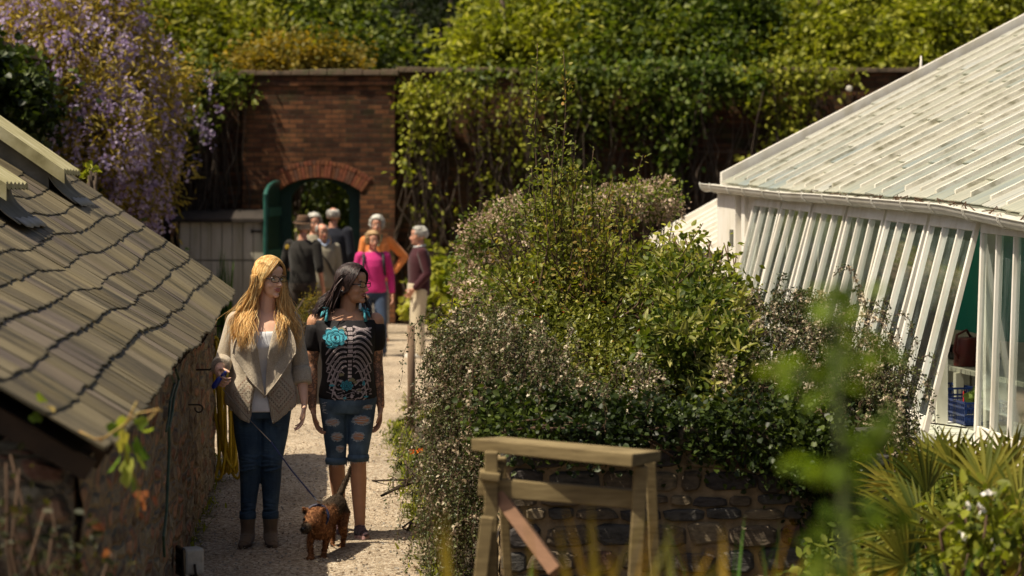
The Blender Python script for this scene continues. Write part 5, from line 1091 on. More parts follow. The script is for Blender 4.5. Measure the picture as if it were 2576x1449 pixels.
def face_parts(t, M, lip, frame=None, smile=0, brow=(.05, .03, .02), lens=True):
    Rm = M.to_3x3().normalized(); s = M.to_3x3().col[0].length
    for sx in (-1, 1):
        m = MB(); m.ell(M @ Vector((sx*.031, -.0795, -.002)), (.0145*s, .0080*s, .0070*s), 14, 8, Rm); ey = m.build('eye', M_eye, t, smooth=True)
        m = MB(); m.ell(M @ Vector((sx*.031+.003, -.0845, -.002)), (.0055*s, .0022*s, .0055*s), 12, 8, Rm); m.build('iris', M_iris, ey, smooth=True)
        m = MB(); m.tube([M @ Vector((sx*.031+a*.014, -.0845+abs(a)*.004, .0055-abs(a)**2*.004)) for a in (-1, -.5, 0, .5, 1)], .0017*s, 5); m.build('eyelash', M_iris, ey)
        m = MB(); m.tube([M @ Vector((sx*(.031+a*.018), -.0905+abs(a)*.004+.002*(a > 0), .0235-(.5+a)**2*.003)) for a in (-1, -.5, 0, .5, 1)], [.0018*s, .0032*s, .0036*s, .003*s, .001*s], 6); m.build('eyebrow', simple('brow_%d' % int(brow[0]*1000), brow), t)
    m = MB(); w = .023+.004*smile
    m.tube([M @ Vector((a*w, -.0955+abs(a)**2*.012, -.058+(.0015 if abs(a) == .35 else 0)-abs(a)**2*(.003-.008*smile))) for a in (-1, -.7, -.35, 0, .35, .7, 1)], [.001*s, .003*s, .0042*s, .0036*s, .0042*s, .003*s, .001*s], 8)
    m.tube([M @ Vector((a*w*.92, -.0945+abs(a)**2*.012, -.0685-.004*smile+abs(a)**2*(.006+.006*smile))) for a in (-1, -.6, 0, .6, 1)], [.001*s, .004*s, .0052*s, .004*s, .001*s], 8); m.build('lips', lip, t, smooth=True)
    if smile > .4:
        m = MB(); m.tube([M @ Vector((a*w*.75, -.0945+abs(a)**2*.012, -.0625+abs(a)**2*.005)) for a in (-1, -.5, 0, .5, 1)], [.0012*s, .003*s, .0035*s, .003*s, .0012*s], 6); m.build('teeth', M_teeth, t)
    if frame:
        m = MB()
        def rim(sx, n=22): return [M @ Vector((sx*.0315+.0265*np.sign(math.cos(a))*abs(math.cos(a))**.6, -.106+abs(sx*.0315+.026*math.cos(a))*.12, .0005+.0165*np.sign(math.sin(a))*abs(math.sin(a))**.6)) for a in np.linspace(0, 2*math.pi, n)]
        for sx in (-1, 1): m.tube(rim(sx), .0023*s, 6)
        m.tube([M @ Vector((x, -.107, .004)) for x in (-.006, 0, .006)], .0022*s, 6)
        for sx in (-1, 1): m.tube([M @ Vector((sx*.058, -.098, .006)), M @ Vector((sx*.068, -.06, .006)), M @ Vector((sx*.078, .005, .002)), M @ Vector((sx*.077, .02, -.012))], .0022*s, 6, flat=1.6)
        g = m.build('glasses', frame, t)
        if lens:
            for sx in (-1, 1):
                m = MB(); P = rim(sx, 20)[:-1]; m.add(P, [tuple(range(len(P)))]); m.build('lens', M_lens, g)
def hand(mb, w, d, n, s, curl=.5, k=1.0, thumb=.6, spread=.10, curls=None):
    w = Vector(w); d = Vector(d).normalized(); n = Vector(n); n = (n-d*n.dot(d)).normalized(); s = Vector(s); s = (s-d*s.dot(d)-n*s.dot(n)).normalized()
    for o, r0, r1 in ((.022, .014, .0145), (.007, .015, .014), (-.008, .015, .014), (-.022, .013, .0125)): mb.cone(w+s*o*.6*k+d*.012*k, w+s*o*k*1.15+d*.078*k, r0*k, r1*.85*k, n=10, sq=.8, ax=s)
    mb.cone(w-d*.02*k, w+d*.02*k, .025*k, .024*k, n=12, sq=.72, ax=s)
    L = ((.040, .024, .019), (.044, .027, .020), (.041, .025, .019), (.033, .019, .016))
    for i, o in enumerate((.030, .0102, -.0102, -.030)):
        p = w+s*o*k+d*.085*k; a = 0; sp = (1.5-i)*spread; c = curls[i] if curls else curl*(1+.12*i); rr = (.0085, .0088, .0084, .0074)[i]*k
        for j in range(3):
            a += c*(.7, 1.0, .7)[j]; dd = (d*math.cos(a)+n*math.sin(a)); dd = (dd+s*sp*math.cos(a)).normalized(); q = p+dd*L[i][j]*k; mb.cone(p, q, rr, rr*.9, n=8); p = q; rr *= .9
    p = w+s*.022*k+d*.018*k; dd = (d*.62+s*.75+n*.25).normalized(); q = p+dd*.042*k; mb.cone(p, q, .0125*k, .0105*k, n=8)
    dd2 = (d*.85+s*.28+n*thumb).normalized(); q2 = q+dd2*.033*k; mb.cone(q, q2, .0105*k, .0090*k, n=8); dd3 = (d*.9+n*(thumb*1.1)-s*.05).normalized(); mb.cone(q2, q2+dd3*.022*k, .0090*k, .0075*k, n=8)
def oval(z, cx, cy, rx, ry, n=28, pw=1.0):
    return [Vector((cx+rx*np.sign(math.cos(a))*abs(math.cos(a))**pw, cy+ry*np.sign(math.sin(a))*abs(math.sin(a))**pw, z)) for a in np.linspace(0, 2*math.pi, n, endpoint=False)]
def locks(t, name, mat, paths, r=.010, flat=.45, n=5):
    m = MB(); rn = []
    for p in paths:
        k = len(p); b = m.n; rr = r*random.uniform(.6, 1.25); m.tube(p, [rr*(.55+.45*min(1, i/2)) if i < k*.6 else rr*max(.12, 1-(i-k*.6)/(k*.42)) for i in range(k)], n, flat=flat)
        rn += [random.random()]*(m.n-b)
    o = m.build(name, mat, t, smooth=True); fattr(o, 'rnd', rn); return o

# ---------- general clothed figure for the visitors by the gateway ----------
def visitor(label, x, Y, h, rz, skin, top, legs, shoes, hair, female=False, armL=None, armR=None, yaw=0, headtilt=0, hairstyle='short', bare_fore=False, width=1.0, lean=(0, 0), extra=None, sole=None, vox=.009, skirt=False, shoulders=None, sleeve=1.0, foot=(0, 0)):
    k = h/1.70; loc = D(x, 495, Y); t = thing('person', label, 'person', (loc.x, Y, 0), R(rz), 'visitors by the gateway'); lx, ly = lean
    def V(a, b, c): u = max(0, c/1.45); return Vector((a*k*width+lx*u, b*k*width+ly*u, c*k))
    sh = (.165 if female else .185) if shoulders is None else shoulders; body = MB(); topm = MB(); leg = MB()
    hc = V(0, -.015, 1.582); M = hm(hc, yaw, headtilt, 0, k*1.0)
    add_head(body, M, jaw=.95 if female else 1.1); body.cone(V(0, .01, 1.40), V(0, .0, 1.50), .056*k, .052*k)
    rings = [(.82, .16, .11), (.92, .165, .125), (1.02, .150, .12), (1.12, .155, .125), (1.24, .168 if not female else .16, .13), (1.33, .17 if not female else .155, .115), (1.40, .12, .08), (1.435, .070, .062), (1.46, .055, .055)]
    body.loft([oval(c*k, lx*c/1.45, ly*c/1.45, a*k*width*.93, b*k*width*.9) for c, a, b in rings]); topm.loft([oval(c*k, lx*c/1.45, ly*c/1.45+.0, (a+.012)*k*width, (b+.014)*k*width) for c, a, b in rings[:-1]])
    arms = {}
    for sx, spec in ((-1, armL), (1, armR)):
        s_ = V(sx*sh, .0, 1.375); e_, w_ = spec if spec else ((sx*.05, .02, -.28), (sx*.03, -.06, -.53)); e_ = s_+Vector(e_)*k; w_ = s_+Vector(w_)*k; arms[sx] = (s_, e_, w_)
        body.limb([s_, e_, w_], [.045*k, .038*k, .026*k]); d = (w_-e_).normalized(); inw = Vector((-sx, 0, 0)); hand(body, w_+d*.01, d, inw+Vector((0, -.2, 0)), Vector((0, -1, 0)), .4, k)
        q = e_.lerp(w_, .88) if not bare_fore else e_.lerp(w_, .12); topm.limb([s_, e_, q], [.068*k*sleeve, .056*k*sleeve, (.046 if not bare_fore else .055)*k*sleeve])
    hips = [V(-.09, 0, .88), V(.09, 0, .88)]; kn = [V(-.095, -.02, .49), V(.095, -.02+foot[0], .49)]; an = [V(-.10, .01, .09), V(.11, .01+foot[0], .09)]
    for i in (0, 1): body.limb([hips[i], kn[i], an[i]], [.08*k, .052*k, .036*k])
    if skirt: leg.loft([oval(c*k, 0, 0, a*k, b*k) for c, a, b in ((.26, .17, .14), (.5, .17, .14), (.8, .165, .13), (.93, .165, .13), (1.0, .15, .12))])
    else:
        leg.loft([oval(c*k, 0, 0, a*k*width, b*k*width) for c, a, b in ((.80, .165, .12), (.88, .175, .135), (.98, .165, .13))])
        for i in (0, 1): leg.limb([hips[i], kn[i], an[i]+Vector((0, 0, .015))], [.098*k, .080*k, .066*k])
    body_o = organic(body, 'body', skin, t, vox, 2); organic(topm, 'top', top, t, vox*1.2, 4); organic(leg, 'skirt' if skirt else 'trousers', legs, t, vox*1.2, 4)
    for i in (0, 1):
        m = MB(); a = an[i]; m.cone((a.x, a.y+.02, .055*k), (a.x+.01*(i*2-1), a.y-.14*k, .04*k), .045*k, .038*k, sq=.9); m.cone((a.x, a.y, .09*k), (a.x, a.y, .05*k), .045*k, .045*k); m.box((a.x-.042, a.y-.17*k, .012), (a.x+.042, a.y+.06*k, .03)); organic(m, 'shoe', shoes, t, .009, 2)
    face_parts(t, M, M_lip, extra.get('frame') if extra else None, .5, (.35, .3, .25) if hairstyle != 'none' else (.3, .25, .2))
    Rm = M.to_3x3().normalized(); P = []
    def surf(ph, th, o=.006):   # ph 0 back .. pi front ; th 0 top .. pi
        c = Vector((0, .014, .034)); return M @ (c+Vector(((.073+o)*math.sin(th)*math.sin(ph), (.092+o)*math.sin(th)*math.cos(ph), (.082+o)*math.cos(th))))
    if hairstyle == 'short':
        for i in range(520):
            ph = random.uniform(-math.pi, math.pi); fr = abs(ph)/math.pi; thm = 2.15 if fr < .5 else 1.75 if fr < .62 else .95; a = random.uniform(0, thm-.3); P.append([surf(ph+.1*j, min(thm, a+.12*j), .010+.003*j) for j in range(5)])
    elif hairstyle == 'curly':
        for i in range(620):
            ph = random.uniform(-math.pi, math.pi); fr = abs(ph)/math.pi; thm = 2.45 if fr < .55 else 2.1 if fr < .68 else .95; a = random.uniform(0, thm-.2); b = random.uniform(.008, .030 if fr < .68 else .022); P.append([surf(ph+.22*math.sin(j*1.9+i), min(thm, a+.10*j), b+.014*math.sin(j*1.6+i)) for j in range(6)])
    elif hairstyle == 'balding':
        for i in range(420):
            ph = random.uniform(-2.0, 2.0); a = random.uniform(.75, 1.8); P.append([surf(ph, min(2.2, a+.1*j), .006+.003*j) for j in range(5)])
    if P:
        cap = MB()
        lim = {'short': 1.9, 'curly': 2.2, 'balding': 0}[hairstyle]
        G = [[surf(ph, th if abs(ph) < 1.9 else th*.48, .004) for ph in np.linspace(-math.pi, math.pi, 26)] for th in np.linspace(.02, lim, 9)] if lim else None
        hr = locks(t, 'hair', hair, P, .0055 if hairstyle != 'curly' else .0065, n=4)
        if G: cap.grid(G); c_o = cap.build('scalp_hair', hair, hr, smooth=True)
    return t, V, M, arms, surf
H_white = hairmat('white_hair', [(.42, .40, .36), (.62, .60, .55), (.80, .78, .73)]); H_sandy = hairmat('sandy_hair', [(.34, .20, .09), (.52, .34, .17), (.70, .52, .30)]); H_grey = hairmat('grey_hair', [(.30, .28, .25), (.48, .45, .41), (.66, .63, .58)])
C_navy = clothmat('navy_cloth', (.010, .012, .022), fold=5); C_black = clothmat('charcoal_shirt', (.020, .018, .016), fold=5); C_beige = clothmat('beige_waistcoat', (.30, .27, .20)); C_pink = clothmat('magenta_jumper', (.62, .035, .22)); C_orange = clothmat('orange_top', (.80, .26, .07)); C_maroon = clothmat('maroon_jumper', (.055, .012, .018)); C_cream = clothmat('cream_trousers', (.62, .53, .38)); C_jean = clothmat('blue_jeans_far', (.035, .055, .10)); C_brown = clothmat('brown_trousers', (.06, .045, .035))
C_spot = clothmat('patterned_skirt', (.12, .11, .10), (.45, .42, .38), weave=60); S_dark = simple('dark_shoe', (.015, .013, .013), None, 20, .5); S_white = simple('white_shoe', (.6, .57, .5), None, 20, .5); S_tan = simple('tan_sandal', (.35, .2, .12), None, 20, .6)
# man in the brown hat, turned away
t, V, M, arms, surf = visitor('man seen from behind in a brown brimmed hat and a dark shirt with rolled sleeves', 762, 28.0, 1.76, 158, SK_O, C_black, C_brown, S_dark, H_grey, hairstyle='balding', armL=((-.06, .03, -.28), (-.05, -.08, -.52)), armR=((.08, .02, -.27), (-.05, -.18, -.35)), yaw=25, bare_fore=True, width=1.03)
m = MB(); Rm = M.to_3x3()
m.loft([[M @ Vector((r*math.cos(a)*.88, r*math.sin(a)*1.1+.012, z+.012*math.cos(2*a)*(1 if r > .1 else 0))) for a in np.linspace(0, 6.283, 26, endpoint=False)] for r, z in ((.090, .060), (.155, .062), (.160, .066), (.11, .072), (.098, .08), (.094, .13), (.080, .170), (.045, .165), (.01, .155))]); m.build('hat', clothmat('brown_felt', (.10, .055, .03)), t, smooth=True)
m = MB(); m.loft([[M @ Vector((r*math.cos(a)*.9, r*math.sin(a)*1.1+.012, z)) for a in np.linspace(0, 6.283, 26, endpoint=False)] for r, z in ((.1015, .078), (.1000, .100))]); m.build('hat_band', simple('hat_band', (.03, .018, .012)), t)
m = MB(); c = arms[1][0]; m.ell((c.x-.0, c.y+.068, c.z-.03), (.03, .01, .035), 10, 6); m.build('logo', simple('yellow_logo', (.55, .36, .04)), t)
# man with glasses in the beige waistcoat
t, V, M, arms, surf = visitor('smiling older man in glasses and a beige waistcoat with a dark bag strap', 813, 28.9, 1.69, 14, SK_O, C_beige, C_cream if False else clothmat('khaki_trousers', (.22, .18, .12)), S_dark, H_grey, hairstyle='balding', yaw=12, lean=(-.02, -.03), extra={'frame': simple('thin_frame', (.1, .08, .07), None, 5, .3)})
m = MB(); m.tube([(-.12, -.09, 1.42), (-.05, -.155, 1.30), (.05, -.165, 1.15), (.14, -.14, .98)], .022, 8, flat=.35); m.build('bag_strap', simple('dark_strap', (.02, .018, .018)), t, smooth=True)
m = MB(); m.tube([(-.065, -.045, 1.475), (-.055, -.10, 1.435), (0, -.125, 1.39), (.055, -.10, 1.435), (.065, -.045, 1.475)], .02, 8, flat=.6); m.build('collar', simple('pale_blue_collar', (.38, .46, .62), None, 9, .8), t, smooth=True)
# person hidden behind the hat
visitor('white-haired visitor mostly hidden behind the man in the brown hat', 790, 30.2, 1.80, 20, SK_O, C_beige, C_brown, S_dark, H_white, hairstyle='curly', female=True)
# navy man, back to camera
visitor('tall white-haired man in a navy jacket walking away through the gateway', 838, 31.6, 1.89, 172, SK_O, C_navy, C_navy, S_dark, H_white, hairstyle='balding', sleeve=1.12, width=1.05)
# orange woman
t, V, M, arms, surf = visitor('grey-haired woman in an orange top with her hand on her hip', 948, 30.0, 1.77, 10, SK_O, C_orange, C_spot, S_tan, H_white, female=True, hairstyle='curly', armR=((.22, .06, -.22), (.06, -.06, -.42)), yaw=-15, skirt=True)
m = MB(); m.tube([(-.07, -.03, 1.52), (-.05, -.10, 1.45), (0, -.14, 1.36), (.05, -.10, 1.45), (.07, -.03, 1.52)], .02, 8, flat=.5); m.build('scarf', simple('green_scarf', (.10, .22, .14), None, 9, .8), t, smooth=True)
# pink woman
t, V, M, arms, surf = visitor('woman with curly sandy hair in a bright pink jumper and blue jeans', 938, 27.2, 1.60, 8, SK_O, C_pink, C_jean, S_dark, H_sandy, female=True, hairstyle='curly', yaw=10, width=1.06, armR=((.07, .02, -.27), (.08, -.06, -.50)), armL=((-.06, .04, -.27), (.02, -.10, -.45)), foot=(-.15, 0))
m = MB(); m.tube([V(.10*math.cos(a), .02+.105*math.sin(a), 1.40-.035*(1-math.sin(a))) for a in np.linspace(0, 6.283, 24)], .018, 8); m.build('collar', simple('white_collar', (.72, .66, .62), None, 40, .8), t, smooth=True)
for sx in (-1, 1):
    m = MB(); m.tube([V(sx*.115, .03, 1.425), V(sx*.125, -.10, 1.39), V(sx*.13, -.155, 1.26), V(sx*.15, -.10, 1.12)], .018, 8, flat=.4); m.build('rucksack_strap', simple('rucksack_black', (.02, .018, .022)), t, smooth=True)
# man in maroon, profile to the left
t, V, M, arms, surf = visitor('white-haired man in a maroon jumper and cream trousers, in profile, hand in pocket', 1052, 26.9, 1.675, -78, SK_O, C_maroon, C_cream, S_white, H_white, armL=((-.04, .08, -.27), (-.02, -.04, -.47)), armR=((.05, .06, -.27), (.0, -.10, -.46)), yaw=-8, width=1.05, lean=(0, .02))
m = MB(); m.tube([V(.062*math.cos(a), .0+.066*math.sin(a), 1.45+.012*math.sin(a)) for a in np.linspace(0, 6.283, 20)], .014, 8); m.build('collar', simple('striped_collar', (.55, .56, .55), None, 40, .8), t, smooth=True)

# ---------- woman in the cardigan ----------
bl_o = D(650, 1375, 12.5); W1 = thing('person', 'fair woman with long golden hair and glasses in a cream cardigan, holding the dog lead', 'person', (bl_o.x, 12.5, 0), R(5))
K1 = 12.5/FD
def q1(x, y, dy=0): return Vector(((x-650)*K1, dy, (1375-y)*K1+ -.0))
HC1 = Vector((.062, -.035, 1.575)); M1 = hm(HC1, 40, 3, 0, .97)
b = MB(); add_head(b, M1, .97, .95); b.cone((.045, .0, 1.36), (.055, -.01, 1.50), .054, .050)
TR = [(.78, .0, .02, .140, .095), (.86, .0, .018, .160, .112), (.94, .0, .016, .158, .115), (1.02, .0, .016, .136, .10), (1.10, -.01, .018, .138, .105), (1.18, -.022, .020, .150, .128), (1.25, -.015, .022, .155, .118), (1.315, .0, .025, .160, .095), (1.36, .01, .028, .125, .072), (1.39, .01, .035, .07, .055)]
b.loft([oval(z, cx, cy, rx, ry) for z, cy, cx, rx, ry in TR])
sL, eL, wL = Vector((-.130, .01, 1.325)), Vector((-.205, .03, 1.085)), Vector((-.222, -.17, 1.050))
sR, eR, wR = Vector((.190, .01, 1.325)), Vector((.245, .02, 1.075)), Vector((.268, -.055, .855))
b.limb([sL, eL, wL], [.044, .038, .025]); b.limb([sR, eR, eR.lerp(wR, .5), wR], [.044, .039, .034, .0235])
hand(b, wL+Vector((-.004, -.012, -.01)), (.12, -.8, -.45), (.9, .2, -.1), (-.1, -.5, .9), .95, .95, thumb=.9)
hand(b, wR+Vector((.0, -.004, -.012)), (-.06, -.12, -1), (-.85, -.1, .05), (-.35, -.95, 0), .36, .98, thumb=.2, spread=.16)
for sx, hx, kx, ax_ in ((-1, -.065, -.048, -.060), (1, .105, .075, .070)): b.limb([(hx, 0, .83), (kx, -.02, .50), (kx*.9+ax_*.1, .002, .38), (ax_, .015, .12)], [.070, .048, .040, .026])
body1 = organic(b, 'body', SK_F, W1, .0042, 3, .4)
face_parts(W1, M1, M_lip, M_frame, .35, (.36, .22, .10))
tm = MB(); tm.loft([oval(.80, .018, .0, .186, .134), oval(.86, .018, 0, .186, .136)]+[oval(z, cx, cy, rx+.010, ry+.012) for z, cy, cx, rx, ry in TR[2:7]]+[oval(1.268, .024, -.014, .152, .120)]); M_wt = clothmat('white_vest', (.80, .80, .82), fold=9, bump=.5)
organic(tm, 'vest', M_wt, W1, .007, 2)
def denim(name, c, c2, fade=(.14, .20, .28)):
    t = NT(name); v = t.coord('Object'); n = t.noise(v, 5, 4); w = t.noise(t.coord('Object', (1, 1, .3)), 300, 2); sp = t.node('SeparateXYZ'); t.t.links.new(v, sp.inputs[0])
    col = t.mix(t.ramp(n, [(.35, 0), (.7, 1)]), c2, c); fz = t.ramp(t.noise(t.coord('Object', (1, .4, .6)), 7, 3), [(.5, 0), (.72, .75)]); col = t.mix(fz, col, fade); col = t.mix(t.math('MULTIPLY', w, .35), col, fade)
    t.base(col, .8, .2); wr = t.noise(t.coord('Object', (1, 1, 4.5)), 5, 3, .5, 1.5); t.bump(t.math('ADD', t.math('MULTIPLY', w, .1), wr), .55, .012); return t.m
J1 = denim('dark_denim', (.030, .060, .105), (.016, .034, .065), (.085, .14, .20)); J2 = denim('faded_denim', (.05, .09, .14), (.025, .045, .08), (.16, .24, .32))
j = MB(); j.loft([oval(z, .02, .0, rx, ry) for z, rx, ry in ((.76, .150, .10), (.82, .178, .122), (.90, .180, .125), (.98, .160, .112), (1.0, .14, .10))])
for hx, kx, ax_ in ((-.062, -.048, -.062), (.103, .075, .070)): j.limb([(hx, .0, .83), ((hx+kx)/2+(.0), -.005, .66), (kx, -.02, .50), (kx*.9+ax_*.1, .002, .38), (ax_, .015, .185)], [.094, .084, .064, .058, .042])
for (kx, kz) in ((-.048, .50), (.075, .50), (-.058, .24), (.070, .24)):
    for q in range(5): zz = kz+(q-2)*.020; m0 = .064 if kz > .4 else .047; a0 = -1.57+.3*math.sin(q*2+kx*30); j.tube([(kx+(m0+.001)*math.cos(a0+u), (-.02 if kz > .4 else .01)+(m0+.001)*math.sin(a0+u), zz+.008*math.sin(u*2+q)) for u in np.linspace(-1.1, 1.1, 9)], [.001, .004, .006, .007, .007, .007, .006, .004, .001], 6)
for (hx_, s_) in ((-.06, 1), (.10, -1)):
    for q in range(3): j.tube([(hx_+s_*.05-.09*s_*u, -.075-.02*math.sin(u*3), .80-.022*q-.05*u*(1-u)-.03*u) for u in np.linspace(0, 1, 8)], [.002, .006, .009, .010, .010, .009, .006, .002], 6)
jo = organic(j, 'jeans', J1, W1, .005, 3)
for ax_ in (-.062, .070): m = MB(); m.loft([oval(z, ax_, .012, r, r*1.08, 20) for z, r in ((.165, .046), (.168, .049), (.205, .049), (.208, .046))]); m.build('turn_up', J1, jo, smooth=True)
M_suede = clothmat('taupe_suede', (.155, .105, .065), fold=12, bump=.5); M_sole = simple('dark_sole', (.05, .032, .022), None, 30, .6)
for ax_, tox in ((-.062, -.018), (.070, .018)):
    m = MB(); m.loft([oval(z, ax_+(.0), .012-dy, rx, ry, 20) for z, rx, ry, dy in ((.17, .047, .052, 0), (.11, .041, .050, 0), (.07, .043, .058, .0))]); m.cone((ax_, .02, .055), (ax_, -.01, .06), .042, .043); m.cone((ax_, -.01, .062), (ax_+tox, -.14, .036), .043, .034, sq=.85); m.cone((ax_+tox, -.14, .034), (ax_+tox*1.2, -.172, .030), .036, .026, sq=.8)
    bt = organic(m, 'boot', M_suede, W1, .006, 3)
    m = MB(); m.loft([[Vector((ax_+tox*(-(y)/.14)+rx*math.cos(a) if False else ax_+tox*u_+r_*math.cos(a), y_+ry_*math.sin(a), z)) for a in np.linspace(0, 6.283, 24, endpoint=False) for (u_, r_, y_, ry_) in (((.5, .040, -.065, .135)),)] for z in (.024, .040)]); m.build('sole', M_sole, bt)
    m = MB(); m.loft([oval(z, ax_, .045, .034, .032, 16) for z in (.0242, .046)]); m.build('heel', M_sole, bt)
# cardigan
def knitmat(name, pattern=False):
    t = NT(name); v = t.coord('Object'); n = t.noise(v, 6, 4); w = t.noise(v, 240, 2); w2 = t.noise(v, 90, 3)
    col = t.ramp(n, [(.3, (.43, .365, .275)), (.7, (.53, .455, .35))]); col = t.mix(t.ramp(w, [(.44, 0), (.62, .55)]), col, (.25, .20, .145)); col = t.mix(t.ramp(w2, [(.55, 0), (.7, .35)]), col, (.66, .60, .50))
    sp = t.node('SeparateXYZ'); t.t.links.new(v, sp.inputs[0]); X, Y, Z = sp.outputs
    if pattern:
        P_ = .088
        ax = t.math('ABSOLUTE', t.math('SUBTRACT', X, .035)); dx = t.math('ABSOLUTE', t.math('SUBTRACT', ax, .088)); dz = t.math('ABSOLUTE', t.math('SUBTRACT', Z, .905))
        dd = t.math('ADD', t.math('MULTIPLY', dx, 1.15), dz); ring = t.math('FRACT', t.math('MULTIPLY', dd, 34.0)); m1 = t.ramp(ring, [(.42, 0), (.5, 1), (.92, 1), (1, 0)]); 
        steps = t.math('MULTIPLY', t.math('GREATER_THAN', t.math('FRACT', t.math('MULTIPLY', X, 95.0)), .32), t.math('GREATER_THAN', t.math('FRACT', t.math('MULTIPLY', Z, 95.0)), .28))
        inside = t.math('LESS_THAN', dd, .118); m = t.math('MULTIPLY', t.math('MULTIPLY', m1, inside), steps)
        m = t.math('MULTIPLY', m, t.ramp(t.noise(v, 70, 2), [(.3, .4), (.5, 1)])); front = t.math('LESS_THAN', Y, .03)
        col = t.mix(t.math('MULTIPLY', t.math('MULTIPLY', m, front), 1.0), col, t.mix(t.math('GREATER_THAN', t.math('FRACT', t.math('MULTIPLY', dd, 17.0)), .5), (.11, .08, .06), (.26, .14, .10)))
    t.base(col, .95, .1); t.bs.inputs['Sheen Weight'].default_value = .3; h = t.math('ADD', w, w2)
    rib = t.math('MULTIPLY', t.math('LESS_THAN', Z, .835), t.math('SINE', t.math('MULTIPLY', X, 520.0))) if pattern else None
    if rib is not None: h = t.math('ADD', h, t.math('MULTIPLY', rib, .8))
    t.bump(h, .6, .006); return t.m
K_plain = knitmat('oatmeal_knit'); K_pat = knitmat('oatmeal_knit_patterned', True)
car = MB(); G = []
NZ, NA = 44, 64
def hem(th):    # th 0 = front edge of either side ... 1 = back
    return .735+.115*min(1, th*2.6)-.012*math.sin(th*3)
def shell(u, v):
    """u 0..1 around the body from one front edge to the other, v 0 top .. 1 hem"""
    th = 1-abs(2*u-1); zt_ = 1.375; zb_ = hem(th); z = zt_+(zb_-zt_)*v
    cz = [r[0] for r in TR]; rx = float(np.interp(z, cz, [r[3] for r in TR]))+.020+.022*v; ry = float(np.interp(z, cz, [r[4] for r in TR]))+.018+.022*v; cx = float(np.interp(z, cz, [r[2] for r in TR])); 
    gap = float(np.interp(z, [.73, .80, .95, 1.15, 1.30, 1.38], [.42, .30, .16, .42, .62, .75])); a = -math.pi/2+gap+(2*math.pi-2*gap)*u
    fold = .007*math.sin(a*9+z*4)*v+.004*math.sin(a*17+z*9)*v
    return Vector((cx+(rx+fold)*math.cos(a), (ry+fold)*math.sin(a)-.002, z+.004*math.sin(a*6)))
car.grid([[shell(i/NA, j/NZ) for i in range(NA+1)] for j in range(NZ+1)])
co = car.build('cardigan', K_pat, W1, smooth=True); sm = co.modifiers.new('s', 'SOLIDIFY'); sm.thickness = .007; sm.offset = 1
for nm, (s_, e_, w_, q_) in {'l': (sL, eL, wL, .45), 'r': (sR, eR, wR, .38)}.items():
    m = MB(); m.limb([s_+Vector((.0, 0, -.002)), s_.lerp(e_, .5), e_, e_.lerp(w_, q_)], [.060, .055, .052, .049]); end = e_.lerp(w_, q_); d = (w_-e_).normalized()
    sx_ = -1 if nm == 'l' else 1; m.cone(s_+Vector((-.05*sx_, .005, .018)), s_, .045, .058)
    sv = organic(m, 'sleeve', K_plain, co, .006, 4); 
    m = MB(); a_ = d.orthogonal().normalized(); b_ = d.cross(a_); c0 = end-d*.03
    m.loft([[c0+d*dd+a_*(r*math.cos(t_))+b_*(r*math.sin(t_)) for t_ in np.linspace(0, 6.283, 24, endpoint=False)] for dd, r in ((-.03, .050), (-.028, .056), (.0, .0575), (.05, .0565), (.068, .055), (.070, .048))]); m.build('cuff', K_plain, sv, smooth=True)
def front1(x, z):
    zz = [r[0] for r in TR]; rx = float(np.interp(z, zz, [r[3] for r in TR]))+.012; ry = float(np.interp(z, zz, [r[4] for r in TR]))+.012; cx = float(np.interp(z, zz, [r[2] for r in TR])); cy = float(np.interp(z, zz, [r[1] for r in TR])); u = min(1, abs(x-cx)/rx); return cy-ry*math.sqrt(1-u*u)
def lapel(A, Bc, Cc, bulge, nm):
    """draped triangular lapel hanging from the neck A with free corner Bc and low point Cc"""
    G = []; n = 22
    for i in range(n+1):
        u = i/n; row = []
        for k in range(n+1):
            v = k/n; ab = A.lerp(Bc, u)+Vector(((-.030 if Bc.x < A.x else .030)*math.sin(math.pi*u)**.8, 0, .0)); ac = A.lerp(Cc, u)+Vector((bulge[0]*math.sin(math.pi*min(1, u*1.1)), 0, 0)); p = ab.lerp(ac, v)
            p.y = min(p.y, front1(p.x, p.z)-.024)
            p = p+Vector((0, -.028*math.sin(math.pi*v)*u-.012*math.sin(v*math.pi*2.5+u*2)*u-.015*math.sin(math.pi*u), -.012*math.sin(math.pi*v)*u)); row.append(p)
        G.append(row)
    m = MB(); m.grid(G); o = m.build(nm, K_plain, co, smooth=True); s2 = o.modifiers.new('s', 'SOLIDIFY'); s2.thickness = .006
    m = MB(); m.tube([G[n][k]+Vector((0, -.003, .002)) for k in range(n+1)], .0045, 6); m.tube([G[i][0]+Vector((0, -.003, 0)) for i in range(n+1)], .004, 6); m.build('lapel_edge', K_plain, o, smooth=True)
lapel(q1(640, 788, -.075), q1(589, 886, -.140), q1(668, 990, -.160), (-.002, 0), 'lapel'); lapel(q1(700, 788, -.075), q1(744, 884, -.140), q1(666, 994, -.150), (-.018, 0), 'lapel')
m = MB(); 
m.grid([[Vector((.02+.075*math.cos(a)*(1-.05*k), .028+.062*math.sin(a)*(1-.05*k)-.012*(k == 0), 1.365+.045*k/3*(1.1+math.sin(a))*.6)) for a in np.linspace(-.6, math.pi+.6, 24)] for k in range(4)]); c_ = m.build('collar', K_plain, co, smooth=True); s2 = c_.modifiers.new('s', 'SOLIDIFY'); s2.thickness = .007
